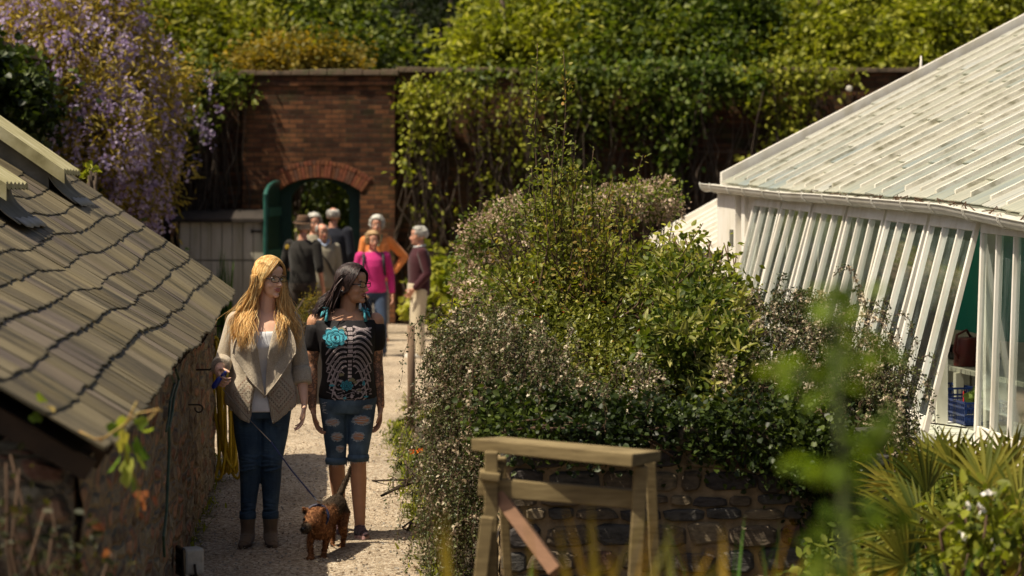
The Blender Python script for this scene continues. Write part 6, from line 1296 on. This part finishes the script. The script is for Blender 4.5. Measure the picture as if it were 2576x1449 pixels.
# hair : long golden waves parted on one side
H_gold = hairmat('golden_hair', [(.42, .20, .055), (.66, .38, .12), (.84, .57, .23), (.94, .74, .38)], .6)
def long_hair(t, mat, HC, yaw, n, endz, env, face_gap, wave=.016, rr=.0085, part=.02, windx=0, skull=(.079, .099, .090), swing=0.0, thick=.03):
    P = []; My = Matrix.Rotation(R(yaw), 3, 'Z')
    for i in range(n):
        ph = random.uniform(-1, 1)*(math.pi-face_gap); lay = random.random(); o = .002+thick*.35*lay; pts = []
        st = Vector((part+random.gauss(0, .006), random.uniform(-.070, .045), 0)); zt_ = math.sqrt(max(0, 1-(st.x/skull[0])**2-((st.y)/skull[1])**2))*skull[2]; top = Vector((st.x, st.y, zt_+.034+o*.5))
        tgt = Vector((math.sin(ph)*(skull[0]+o), math.cos(ph)*(skull[1]+o)*.98+.004, -.02))
        for j in range(6):
            u = j/5; p = top.lerp(tgt, u); d = Vector((p.x/(skull[0]+o), p.y/(skull[1]+o), (p.z-.034)/(skull[2]+o))); L = max(d.length, 1e-4); k = max(1, 1) / L if L < 1 or True else 1
            p = Vector((p.x*k, p.y*k, (p.z-.034)*k+.034)) if u < 1 or True else p; pts.append(HC+My @ p)
        ez = endz(ph)+random.gauss(0, .035); last = pts[-1]; ln = 12; w0 = ph*4.5+math.floor(lay*3)*2+random.gauss(0, .35); wf = 11.5+2*math.sin(ph*5)+random.gauss(0, .5)
        yl = R(yaw*.45)
        for j in range(1, ln+1):
            u = j/ln; z = last.z+(ez-last.z)*u; ex, ey, cx, cy = env(z); l2 = .72+.33*lay
            a = ph; tx = HC.x+cx+ex*l2*math.sin(a+yl*0)+windx*u*u; ty = HC.y+cy+ey*l2*math.cos(a); bl_ = min(1, u*2.2); bl_ = bl_*bl_*(3-2*bl_)
            x = last.x+(tx-last.x)*bl_+wave*u**.6*math.sin(w0+u*wf); y = last.y+(ty-last.y)*bl_+wave*.7*u**.6*math.cos(w0*1.3+u*wf); pts.append(Vector((x, y, z)))
        P.append(pts)
    h = locks(t, 'hair', mat, P, rr)
    m = MB(); G = []
    for th in np.linspace(.02, 1.75, 12):
        row = []
        for ph in np.linspace(-(math.pi-face_gap*.92), math.pi-face_gap*.92, 30):
            row.append(HC+My @ Vector(((skull[0]-.002)*math.sin(th)*math.sin(ph), (skull[1]-.002)*math.sin(th)*math.cos(ph), (skull[2]-.002)*math.cos(th)+.034)))
        G.append(row)
    m.grid(G); m.build('scalp_hair', mat, h, smooth=True); return h
def env1(z): # half widths and centre shift of the hair below the ears
    return (float(np.interp(z, [1.15, 1.25, 1.36, 1.45, 1.55], [.150, .165, .150, .110, .090])), float(np.interp(z, [1.15, 1.36, 1.45, 1.55], [.10, .12, .105, .10])), float(np.interp(z, [1.15, 1.36, 1.55], [-.040, -.040, -.012])), .03)
long_hair(W1, H_gold, HC1, 40, 1900, lambda ph: 1.25-.06*min(1, abs(ph)/2), env1, 1.12, wave=.024, part=.012, rr=.0032)
# side curtains of hair in front of the shoulders
P = []
for i in range(560):
    sx = -1 if i % 2 else 1; x0 = HC1.x+(-.078 if sx < 0 else .030)+random.gauss(0, .008); y0 = HC1.y+(-.045 if sx < 0 else -.02)+random.uniform(-.02, .04); xe = (-.095 if sx < 0 else .185)+random.gauss(0, .034); ze = random.uniform(1.14, 1.30); w0 = (i//16)*1.3+random.gauss(0, .3); pts = []
    if sx > 0: x0 = HC1.x+.072+random.gauss(0, .008); y0 = HC1.y+.012+random.uniform(-.02, .03)
    lay_ = random.uniform(.040, .070)
    for k in range(14):
        u = k/13; z = 1.60+(ze-1.60)*u; uu = u*u*(3-2*u); xx = x0+(xe-x0)*uu+.026*math.sin(w0+u*11)*u; yf_ = front1(xx, z)-lay_; pts.append(Vector((xx, y0+(yf_-y0)*min(1, uu*1.1)+.008*math.cos(w0+u*9), z)))
    P.append(pts)
locks(W1, 'hair', H_gold, P, .0032)

# ---------- woman in the skeleton print top ----------
w2o = D(875, 1358, 12.75); W2 = thing('person', 'dark-haired woman with glasses in a black rib-print top and ripped denim shorts', 'person', (w2o.x, 12.75, 0), R(9))
K2 = 12.75/FD
def q2(x, y, dy=0): return Vector(((x-875)*K2, dy, (1358-y)*K2))
HC2 = Vector((.020, -.03, 1.525)); M2 = hm(HC2, 52, -2, 0, .98)
b = MB(); add_head(b, M2, 1.03, 1.08); b.cone((.0, .0, 1.30), (.01, -.008, 1.45), .060, .055)
T2 = [(.80, .005, 0, .165, .120), (.88, .0, 0, .166, .125), (.96, -.01, 0, .155, .12), (1.04, -.015, -.002, .148, .122), (1.12, -.02, -.006, .155, .135), (1.19, -.02, -.01, .162, .14), (1.26, -.01, -.015, .175, .12), (1.32, .0, -.02, .178, .092), (1.355, .01, -.015, .13, .075), (1.385, .01, -.01, .075, .06)]
b.loft([oval(z, cx, cy, rx, ry) for z, cy, cx, rx, ry in T2])
s2L, e2L, w2L = Vector((-.190, .01, 1.305)), Vector((-.215, .04, 1.055)), Vector((-.213, -.02, .800))
s2R, e2R, w2R = Vector((.165, .01, 1.305)), Vector((.175, .05, 1.055)), Vector((.198, .01, .800))
b.limb([s2L, s2L.lerp(e2L, .5), e2L, e2L.lerp(w2L, .4), w2L], [.054, .046, .039, .037, .024]); b.limb([s2R, s2R.lerp(e2R, .5), e2R, e2R.lerp(w2R, .4), w2R], [.054, .046, .039, .037, .024])
hand(b, w2L+Vector((.003, -.002, -.008)), (.18, -.12, -1), (.75, -.2, .1), (.35, -.9, 0), .34, 1.0, thumb=.3, spread=.12); hand(b, w2R+Vector((-.002, -.002, -.008)), (-.05, -.10, -1), (-.85, -.1, 0), (-.3, -.9, 0), .42, 1.0, thumb=.35)
L2 = (((-.078, .0, .86), (-.066, .02, .47), (-.030, .22, .13)), ((.080, .0, .86), (.058, -.045, .485), (.068, -.05, .09)))
for h_, k_, a_ in L2: h_, k_, a_ = Vector(h_), Vector(k_), Vector(a_); b.limb([h_, k_, k_.lerp(a_, .32)+Vector((0, .018, 0)), a_], [.074, .048, .049, .031])
body2 = organic(b, 'body', SK_T, W2, .0042, 3, .4); C = coords(body2)
fattr(body2, 'tat', ((((C[:, 0] < -.165)&(C[:, 2] < 1.27)&(C[:, 2] > .80))|((C[:, 0] > .148)&(C[:, 2] < 1.18)&(C[:, 2] > .80)))).astype(float))
face_parts(W2, M2, M_lipd, M_frame, .8, (.02, .012, .01))
m = MB(); m.ell(M2 @ Vector((-.087, .012, -.034)), (.004, .004, .006), 8, 6); m.build('earring', simple('silver', (.7, .68, .64), None, 5, .2, metal=.9), W2)
# the top
def topmat(): 
    t = NT('black_jersey'); v = t.coord('Object'); t.base(t.ramp(t.noise(v, 8, 4), [(.3, (.008, .007, .008)), (.7, (.016, .014, .016))]), .75, .3); t.bump(t.noise(t.coord('Object', (1, 1, .7)), 12, 3, .5, 1.0), .5, .014); return t.m
M_blk2 = topmat()
tm = MB(); tm.loft([oval(z, cx, cy, rx, ry) for z, cx, cy, rx, ry in ((.835, 0, .0, .160, .125), (.86, 0, 0, .176, .138), (.90, 0, -.0, .172, .136), (.98, .0, -.012, .158, .130), (1.06, -.003, -.016, .154, .132), (1.13, -.006, -.020, .163, .144), (1.20, -.010, -.020, .171, .150), (1.26, -.015, -.012, .184, .130), (1.305, -.018, -.004, .192, .105), (1.318, -.018, -.002, .188, .10))])
for s_, e_ in ((s2L, e2L), (s2R, e2R)): tm.limb([s_+Vector((0, 0, -.045)), s_.lerp(e_, .52)], [.062, .060])
top2 = organic(tm, 'top', M_blk2, W2, .006, 3)
bv = BVHTree.FromObject(top2, bpy.context.evaluated_depsgraph_get())
def on(bvh, x, z, off=.003):
    h = bvh.ray_cast(Vector((x, -1, z)), Vector((0, 1, 0)), 2); return (h[0]+Vector((0, -off, 0))) if h[0] is not None else None
def ribbon(mb, bvh, pts, w, off=.003):
    """flat painted band following the cloth; pts are (x, z)"""
    pts = [Vector((p[0], p[1])) for p in pts]; n = len(pts); rows = []
    for i, p in enumerate(pts):
        d = (pts[min(i+1, n-1)]-pts[max(i-1, 0)]).normalized(); nn = Vector((-d.y, d.x)); ww = (w[i] if isinstance(w, (list, tuple)) else w)*.5
        a = on(bvh, *(p+nn*ww), off); c = on(bvh, *p, off*1.25); b_ = on(bvh, *(p-nn*ww), off)
        if a is None or b_ is None or c is None: continue
        if rows and (a-rows[-1][0]).length > .06: continue
        rows.append((a, c, b_))
    if len(rows) > 1: mb.grid(rows)
def patch(mb, bvh, c, rx, rz_, off=.003, jag=.0, n=18, rings=3, rot=0):
    b0 = on(bvh, c[0], c[1], off)
    if b0 is None: return
    vs = [b0]; rad = [1+random.uniform(-jag, jag) for _ in range(n)]
    for r in range(1, rings+1):
        for k in range(n):
            a = 2*math.pi*k/n; u = r/rings*(rad[k] if r == rings else 1); dx, dz = rx*u*math.cos(a), rz_*u*math.sin(a); p = on(bvh, c[0]+dx*math.cos(rot)-dz*math.sin(rot), c[1]+dx*math.sin(rot)+dz*math.cos(rot), off); vs.append(p if p is not None else vs[-1])
    fs = [(0, 1+k, 1+(k+1) % n) for k in range(n)]+[(1+r*n+k, 1+(r+1)*n+k, 1+(r+1)*n+(k+1) % n, 1+r*n+(k+1) % n) for r in range(rings-1) for k in range(n)]
    mb.add(vs, fs)
def arc(p0, p1, bend, n=12):
    p0 = Vector(p0); p1 = Vector(p1); nn = Vector((-(p1-p0).y, (p1-p0).x)); return [p0.lerp(p1, i/n)+nn*bend*math.sin(math.pi*i/n) for i in range(n+1)]
M_bone = simple('printed_bone', (.40, .33, .33), (.12, .09, .10), 130, .8, c3=(.52, .45, .44), detail=8); M_teal = simple('printed_teal', (.06, .36, .46), (.03, .22, .30), 40, .8, c3=(.10, .46, .56)); M_ink = simple('printed_ink', (.012, .014, .02), None, 40, .8); M_olive = simple('printed_olive', (.22, .20, .11), (.12, .11, .07), 60, .8)
cxm = .0; pr = MB(); ink = MB()
for k in range(7):    # sternum
    z = 1.27-k*.026; ribbon(pr, bv, [(cxm-.016+.004*(k % 2), z), (cxm+.016, z)], .019); 
for k in range(8):    # spine below
    z = 1.08-k*.023; ribbon(pr, bv, [(cxm-.011, z), (cxm+.011, z)], .015)
for sx in (-1, 1):
    ribbon(pr, bv, arc((cxm+sx*.02, 1.285), (cxm+sx*.135, 1.272), -.10*sx), [.008]+[.013]*11+[.006]); ribbon(pr, bv, arc((cxm+sx*.03, 1.262), (cxm+sx*.130, 1.246), .12*sx), .007)
    for k in range(8):
        z0 = 1.245-k*.028; xe = (.132, .138, .140, .138, .134, .128, .118, .104)[k]; drop = .020+.014*k
        ribbon(pr, bv, [(cxm+sx*(.018+(xe-.018)*u), z0+.020*math.sin(u*3.0)*(1-k*.05)-drop*u*u*1.6) for u in np.linspace(0, 1, 12)], [.007]+[.0125]*9+[.010, .004])
        ribbon(ink, bv, [(cxm+sx*(.024+(xe-.03)*u), z0+.0005+.020*math.sin(u*3.0)*(1-k*.05)-drop*u*u*1.6) for u in np.linspace(.1, .9, 10)], .002, .0048)
        if k > 2: ribbon(pr, bv, [(cxm+sx*(xe*(.98-.75*u)), z0-drop*1.6-.002-.045*u*(1+.1*k)+.01*math.sin(u*9)) for u in np.linspace(0, 1, 9)], [.003]+[.009]*6+[.006, .004])
    ribbon(pr, bv, arc((cxm+sx*.03, .935), (cxm+sx*.13, .955), .25*sx), .010); 
for k in range(46):   # small swirls
    x = random.uniform(-.135, .135); z = random.choice((random.uniform(.87, .94), random.uniform(1.21, 1.29), random.uniform(.94, 1.2))); r = random.uniform(.004, .010); a0 = random.uniform(0, 6); ribbon(pr, bv, [(x+r*math.cos(a0+t_)*(1-t_*.1), z+r*math.sin(a0+t_)*(1-t_*.1)) for t_ in np.linspace(0, 4.5, 8)], .003, .0036)
for k in range(5): ribbon(pr, bv, [(-.14+.27*u, .862+.012*math.sin(u*9+k)+k*.012) for u in np.linspace(random.uniform(0, .4), random.uniform(.5, 1), 10)], .0024, .0036)
patch(pr, bv, (.012, .872), .010, .014, .005)
po = pr.build('printed_ribs', M_bone, top2, smooth=True); 
tin = MB()
def rose(c, r):
    te = MB()
    for ring, (n, rr, pr_, of) in enumerate(((8, .78, .36, .0045), (6, .48, .32, .0055), (4, .2, .26, .0065))):
        for k in range(n):
            a = 2*math.pi*k/n+ring*.4; p = (c[0]+r*rr*math.cos(a), c[1]+r*rr*.8*math.sin(a)); patch(te, bv, p, r*pr_*1.1, r*pr_*.85, of+.0004*k, .10, 12, 2, a)
            ribbon(tin, bv, [(p[0]+r*pr_*1.08*math.cos(a+t_), p[1]+r*pr_*.85*math.sin(a+t_)) for t_ in np.linspace(-1.3, 1.3, 8)], .0026, of+.0045)
    patch(tin, bv, c, r*.12, r*.16, .013, .2, 8, 1); te.build('printed_rose', M_teal, top2, smooth=True)
rose((-.088, 1.222), .062); rose((-.018, .935), .034)
for (x, z, rx, rz_) in ((-.105, .935, .016, .008), (.085, .945, .010, .014), (-.03, .860, .010, .008), (-.115, 1.165, .02, .010), (.10, .865, .014, .006)): te = MB(); patch(te, bv, (x, z), rx, rz_, .0042, .3, 10, 2); te.build('printed_petal', M_teal, top2, smooth=True)
tin.build('printed_outlines', M_ink, top2, smooth=True); ink.build('printed_outlines', M_ink, top2, smooth=True)
ol = MB()
for (x, z, r) in ((-.045, 1.268, .02), (.01, .97, .018), (.035, .955, .014), (-.05, 1.0, .016), (.06, .905, .016)): patch(ol, bv, (x, z), r, r*.6, .0038, .3, 10, 2)
ol.build('printed_leaves', M_olive, top2, smooth=True)
# teal shoulder ties
for sx in (-1, 1):
    m = MB(); x0 = -.019; 
    a = Vector((x0+sx*.118, -.092, 1.310)); c = Vector((x0+sx*.105, -.03, 1.385)); d = Vector((x0+sx*.110, .06, 1.35))
    m.tube([a, a.lerp(c, .5)+Vector((0, -.02, .012)), c, d], [.024, .018, .013, .013], 10, flat=.45)
    for q in range(5): an_ = random.uniform(0, 6.28); m.tube([c+Vector((0, -.012, -.01)), c+Vector((sx*.012+.018*math.cos(an_), -.02, -.006+.013*math.sin(an_))), c+Vector((sx*.016+.028*math.cos(an_), -.015, -.010+.018*math.sin(an_)))], [.006, .011, .005], 8, flat=.5)
    m.tube([c, c+Vector((sx*.028, -.03, -.02)), c+Vector((sx*.042, -.03, -.050))], [.008, .014, .008], 8, flat=.4)
    m.build('shoulder_tie', simple('teal_print_cloth', (.05, .26, .32), (.012, .03, .05), 60, .8, c3=(.10, .48, .56)), top2, smooth=True)
# ripped shorts
j = MB(); j.loft([oval(z, 0, .0, rx, ry) for z, rx, ry in ((.765, .150, .11), (.82, .172, .130), (.88, .172, .132), (.93, .158, .122))])
sh_o = [((-.082, 0, .85), (-.076, .0, .68), (-.068, .012, .50)), ((.084, 0, .85), (.074, -.022, .68), (.059, -.040, .525))]
for p in sh_o: j.limb(p, [.092, .076, .060], sq=1.0)
sh_ = organic(j, 'shorts', J2, W2, .006, 3)
# open leg ends: flat hem cuffs
for (c, z0, z1, r) in (((-.068, .012), .458, .492, .063), ((.059, -.040), .480, .514, .062)):
    m = MB(); m.loft([oval(z, c[0], c[1], rr, rr*1.02, 24) for z, rr in ((z0, r-.006), (z0-.004, r), ((z0+z1)/2, r+.005), (z1, r+.001), (z1+.004, r-.008))]); m.build('turn_up', J2, sh_, smooth=True)
    m = MB()
    for k in range(70): a = random.uniform(0, 6.28); p = Vector((c[0]+r*math.cos(a), c[1]+r*math.sin(a)*1.02, z0)); m.tube([p, p+Vector((random.gauss(0, .004), random.gauss(0, .004), -random.uniform(.006, .018)))], .0008, 3)
    M_fray = simple('white_fray', (.55, .58, .60), (.38, .42, .46), 80, .9); m.build('fray', M_fray, sh_)
bs = BVHTree.FromObject(sh_, bpy.context.evaluated_depsgraph_get()); rp_ = MB(); fr_ = MB()
wf_ = MB()
def rip(x, y, w, h, th=3):
    c = q2(x, y); hw, hh = w*K2/2, h*K2/2
    patch(wf_, bs, (c.x, c.z), hw*1.18, hh*1.22, .0028, .16, 26, 4); patch(rp_, bs, (c.x, c.z), hw*.92, hh*.86, .0042, .16, 22, 4)
    for k in range(30):
        x0 = c.x+random.uniform(-1, 1)*hw; top = random.random() < .5; sgn = 1 if top else -1; z0 = c.z+sgn*hh*math.sqrt(max(0, 1-((x0-c.x)/hw)**2))*.95; L = random.uniform(.004, .012)
        ribbon(fr_, bs, [(x0, z0), (x0+random.gauss(0, .003), z0-L*.5), (x0+random.gauss(0, .005), z0-L)], random.uniform(.0015, .003), .0058)
    for k in range(th): z0 = c.z-hh*.75+hh*1.5*(k+.5)/th; ribbon(fr_, bs, [(c.x-hw+2*hw*u, z0+.0035*math.sin(u*5+k*2)) for u in np.linspace(0, 1, 9)], random.uniform(.0018, .0042), .0065)
Z2 = lambda zx, zy: ((560+zx/2.684)/1.118, (1080+zy/2.684)/1.118)
for (zx, zy, w, h, th) in ((1265, 160, 70, 26, 1), (1215, 262, 125, 62, 2), (1190, 383, 85, 62, 1), (1000, 275, 95, 50, 6), (1035, 385, 80, 60, 5), (1060, 475, 60, 40, 4)):
    x, y = Z2(zx, zy); rip(x, y, w/2.684/1.118, h/2.684/1.118, th)
for k in range(12): x, y = Z2(935+random.gauss(0, 8), 130+k*7); c = q2(x, y); ribbon(fr_, bs, [(c.x-.008, c.z), (c.x+.010, c.z+random.gauss(0, .003))], .003, .004)
wf_.build('worn_edges', simple('worn_denim', (.34, .40, .44), (.16, .22, .28), 90, .9), sh_, smooth=True); rp_.build('rips', SK_T, sh_, smooth=True); fr_.build('fray', M_fray, sh_)
# trainers
M_sn = clothmat('black_mesh_trainer', (.022, .018, .022), (.10, .045, .055), weave=120, fold=9); M_pinks = simple('pink_grey_sole', (.50, .34, .32), (.42, .22, .22), 20, .6)
for (a_, lift, tox, pit) in ((Vector((.068, -.05, .085)), .012, .012, R(-8)), (Vector((-.026, .20, .085)), .0, -.01, R(4))):
    m = MB(); m.cone((0, .03, -.045), (0, -.02, -.035), .036, .038); m.cone((0, .01, -.01), (0, .0, -.03), .034, .036); m.cone((0, -.02, -.035), (tox, -.15, -.052), .037, .030, sq=.85); m.cone((tox, -.13, -.052), (tox*1.2, -.175, -.056), .032, .022, sq=.8)
    o = organic(m, 'trainer', M_sn, W2, .005, 3); o.location = a_+Vector((0, 0, lift)); o.rotation_euler = (pit, 0, 0)
    m = MB(); m.loft([[Vector((tox*u_*1.1+r_*math.cos(t_)*(1+.12*math.cos(t_*2)), -.055+.138*math.sin(t_), z)) for t_ in np.linspace(0, 6.283, 26, endpoint=False) for u_, r_ in ((.5, .040),)] for z in (-.084, -.080, -.062)]); m.build('sole', M_pinks, o)
    m = MB()
    for k in range(4): m.tube([(-.016+tox*.5, -.03-.022*k, -.004-.012*k), (.016+tox*.5, -.042-.022*k, -.004-.012*k)], .0025, 5)
    m.build('laces', M_pinks, o)
# rings
M_silver = simple('silver', (.7, .68, .64), None, 5, .2, metal=.9); m = MB(); 
for p in ((-.198, -.05, .700), (-.185, -.045, .715), (.195, -.03, .70)): m.ell(p, (.006, .006, .004), 8, 6)
m.build('rings', M_silver, W2)
# dark hair blown back
H_dark = hairmat('dark_brown_hair', [(.010, .006, .007), (.022, .012, .012), (.045, .024, .022), (.075, .042, .036)], .42)
def env2(z): return (float(np.interp(z, [1.2, 1.36, 1.45, 1.55], [.10, .115, .105, .090])), float(np.interp(z, [1.2, 1.36, 1.55], [.09, .11, .10])), float(np.interp(z, [1.25, 1.36, 1.45, 1.55], [-.085, -.075, -.045, -.012])), .03)
long_hair(W2, H_dark, HC2, 50, 1700, lambda ph: 1.36+.03*math.cos(ph), env2, 1.10, wave=.009, part=-.005, windx=-.045, rr=.0034)
P = []
for i in range(60):     # strands swept over the image-left cheek and behind the far shoulder
    if i < 44: x0, y0, z0 = HC2.x-.045+random.gauss(0, .01), HC2.y-.055+random.gauss(0, .012), 1.60; xe, ye, ze = -.135+random.gauss(0, .022), -.05+random.gauss(0, .03), random.uniform(1.33, 1.42)
    else: x0, y0, z0 = HC2.x+.05+random.gauss(0, .01), HC2.y+.03, 1.50; xe, ye, ze = .125+random.gauss(0, .018), -.06, random.uniform(1.30, 1.36)
    w0 = random.uniform(0, 6); P.append([Vector((x0+(xe-x0)*u**.9+.008*math.sin(w0+u*6), y0+(ye-y0)*u+.006*math.cos(w0+u*5), z0+(ze-z0)*u**1.2)) for u in np.linspace(0, 1, 10)])
locks(W2, 'hair', H_dark, P, .0055)

# ================= the terrier =================
dg = D(820, 1405, 12.1); DOG = thing('dog', 'scruffy tan terrier with a dark back trotting on a lead', 'dog', (dg.x, 12.1, 0))
m = MB(); Vd = Vector
m.cone((-.020, -.10, .222), (.008, .05, .252), .066, .064, sq=1.15); m.cone((.008, .05, .252), (.045, .22, .268), .062, .058, sq=1.1); m.ell((-.025, -.13, .205), (.056, .062, .080), 18, 12)
m.cone((-.02, -.13, .25), (-.045, -.20, .275), .050, .046)
hx = Vd((-.050, -.235, .262)); m.ell(hx, (.050, .056, .050), 18, 12); m.ell(hx+Vd((.0, -.02, -.012)), (.046, .044, .040), 16, 10); mz = hx+Vd((-.040, -.075, -.052)); m.cone(hx+Vd((-.018, -.030, -.022)), mz, .034, .023, sq=.95); m.ell(mz+Vd((.0, -.006, .0)), (.026, .022, .022), 12, 8)
def leg_(pts, rs): m.limb([Vd(p) for p in pts], rs)
leg_([(-.062, -.12, .18), (-.080, -.13, .105), (-.070, -.155, .045)], [.030, .018, .016]); m.ell((-.072, -.175, .028), (.024, .032, .018), 12, 8)
leg_([(.020, -.12, .18), (.008, -.10, .10), (-.004, -.11, .035)], [.030, .018, .016]); m.ell((-.004, -.128, .020), (.026, .034, .019), 12, 8)
leg_([(.080, .20, .23), (.085, .13, .155), (.085, .215, .095), (.078, .18, .03)], [.042, .027, .015, .014]); m.ell((.080, .160, .018), (.022, .032, .017), 12, 8)
leg_([(.015, .24, .23), (.015, .19, .155), (.015, .28, .095), (.014, .27, .03)], [.042, .027, .015, .014]); m.ell((.026, .25, .018), (.022, .032, .017), 12, 8)
m.limb([(.050, .27, .31), (.080, .29, .38), (.108, .29, .44), (.116, .28, .485)], [.020, .017, .013, .006])
for sx in (-1, 1):
    e = hx+Vd((sx*.046+.004, .005, .042)); m.ell(e, (.022, .012, .017), 12, 8, Euler((.3, sx*.6, 0)).to_matrix()); m.ell(e+Vd((sx*.010, -.012, .012)), (.012, .008, .016), 10, 6, Euler((.5, sx*.3, 0)).to_matrix())
t = NT('terrier_coat'); v = t.coord('Object'); n = t.noise(v, 60, 5, .7); sdl = t.attr('dark'); ttan = t.ramp(n, [(.34, (.06, .025, .010)), (.5, (.17, .065, .024)), (.64, (.32, .15, .06))])
t.base(t.mix(t.ramp(t.math('ADD', sdl, t.math('MULTIPLY', t.math('SUBTRACT', n, .5), .9)), [(.35, 0), (.75, 1)]), ttan, t.ramp(n, [(.3, (.012, .009, .007)), (.7, (.07, .045, .025))])), .8, .25); t.bump(n, .8, .006); M_coat = t.m
db = organic(m, 'body', M_coat, DOG, .005, 3)
def darkf(C):
    x, y, z = C[:, 0], C[:, 1], C[:, 2]; d = np.clip((z-.275)/.05, 0, 1)*np.clip((y+.16)/.06, 0, 1)*.95*(1-.6*np.clip((z-.35)/.03, 0, 1))
    d = np.maximum(d, np.clip((z-.20)/.05, 0, 1)*np.clip((y+.05)/.1, 0, 1)*.8); mzd = np.sqrt((x-mz.x)**2+(y-mz.y)**2+(z-mz.z)**2); d = np.maximum(d, np.clip(1.5-mzd/.046, 0, 1)); ear = np.minimum(np.sqrt((x-hx.x-.068)**2+(y-hx.y+.01)**2+(z-hx.z-.028)**2), np.sqrt((x-hx.x+.056)**2+(y-hx.y+.01)**2+(z-hx.z-.028)**2)); d = np.maximum(d, np.clip(1.5-ear/.022, 0, 1)*.9)
    return np.maximum(d, np.clip((z-.43)/.04, 0, 1)*.5)
C = coords(db); fattr(db, 'dark', darkf(C))
nv = np.empty(len(db.data.vertices)*3, np.float32); db.data.vertex_normals.foreach_get('vector', nv); nv = nv.reshape(-1, 3); sel = RNG.choice(len(C), 14000); A = nv[sel]*.55+np.array([0, .35, -.35]); fo = leaves('fur', C[sel]-nv[sel]*.002, A, .0105, (SLIM[0]*np.array([.8, 1, 1]), SLIM[1]), M_coat, DOG, .35, 0); fattr(fo, 'dark', np.repeat(darkf(C[sel]), 6))
for sx in (-1, 1): m = MB(); m.ell(hx+Vd((-.020+sx*.024, -.058+.008*sx, .004)), (.0085, .006, .0085), 12, 8); m.build('eye', simple('dog_eye', (.006, .004, .003), None, 5, .08), DOG, smooth=True)
m = MB(); m.ell(mz+Vd((-.006, -.026, .008)), (.014, .010, .010), 12, 8); m.build('nose', simple('dog_nose', (.008, .007, .007), None, 5, .25), DOG, smooth=True)
m = MB(); cc = Vd((-.035, -.165, .262)); m.tube([cc+Vd((.062*math.cos(a), .018*math.sin(a)+.01, .062*math.sin(a))) for a in np.linspace(0, 6.283, 20)], .006, 6, flat=1.4); m.build('collar', simple('navy_web', (.010, .014, .05), None, 30, .6), DOG)
# lead
ld = thing('dog_lead', 'blue retractable dog lead running from the woman\'s hand to the terrier', 'dog lead', (bl_o.x+wL.x, 12.5+wL.y-.06, 0)); o = Vector(ld.location)
hc_ = Vector((bl_o.x, 12.5, 0))+Matrix.Rotation(R(5), 3, 'Z') @ (wL+Vector((.0, -.085, -.058))); Mh = Matrix.Translation(hc_-o) @ Euler((R(-20), R(38), R(-10))).to_matrix().to_4x4()
m = MB(); m.loft([[Mh @ Vector((z_, .030*math.cos(a)*k_, .052*math.sin(a)*k_)) for a in np.linspace(0, 6.283, 20, endpoint=False)] for z_, k_ in ((-.014, .75), (-.010, .95), (0, 1), (.010, .95), (.014, .75))]); m.build('casing', simple('bright_blue_plastic', (.012, .035, .30), (.010, .025, .22), 10, .3), ld, smooth=True)
m = MB(); m.tube([Mh @ Vector((0, .028*math.cos(a), .045+.030*math.sin(a))) for a in np.linspace(-.4, 3.6, 12)], .008, 8); m.build('grip', simple('bright_blue_plastic', (.012, .035, .30)), ld, smooth=True)
p0 = hc_+Vector((.03, -.03, -.04)); p1 = D(682, 1112, 12.25); p2 = Vector((dg.x, 12.1, 0))+Vector((-.045+.01, -.15, .325)); p2 = D(799, 1262, 11.95)
m = MB(); m.tube([p0-o, p0.lerp(p1, .5)+Vector((0, 0, -.008))-o, p1-o], .0022, 5); m.build('cord', simple('cord_grey', (.20, .17, .15), None, 30, .6), ld)
m = MB(); m.tube([p1-o, p1.lerp(p2, .45)+Vector((0, 0, -.012))-o, p2+Vector((-.02, 0, .025))-o], .0042, 6); m.build('strap', simple('dark_strap_web', (.004, .006, .022), None, 30, .9, spec=.05), ld)
m = MB(); m.tube([p2+Vector((-.02, 0, .025))-o, p2+Vector((-.005, 0, .006))-o, p2+Vector((.012, .01, -.004))-o], .005, 6); m.tube([p2-o+Vector((.016+.012*math.cos(a), .01, -.004+.010*math.sin(a))) for a in np.linspace(0, 6.283, 12)], .003, 5); m.build('clip', M_silver, ld)
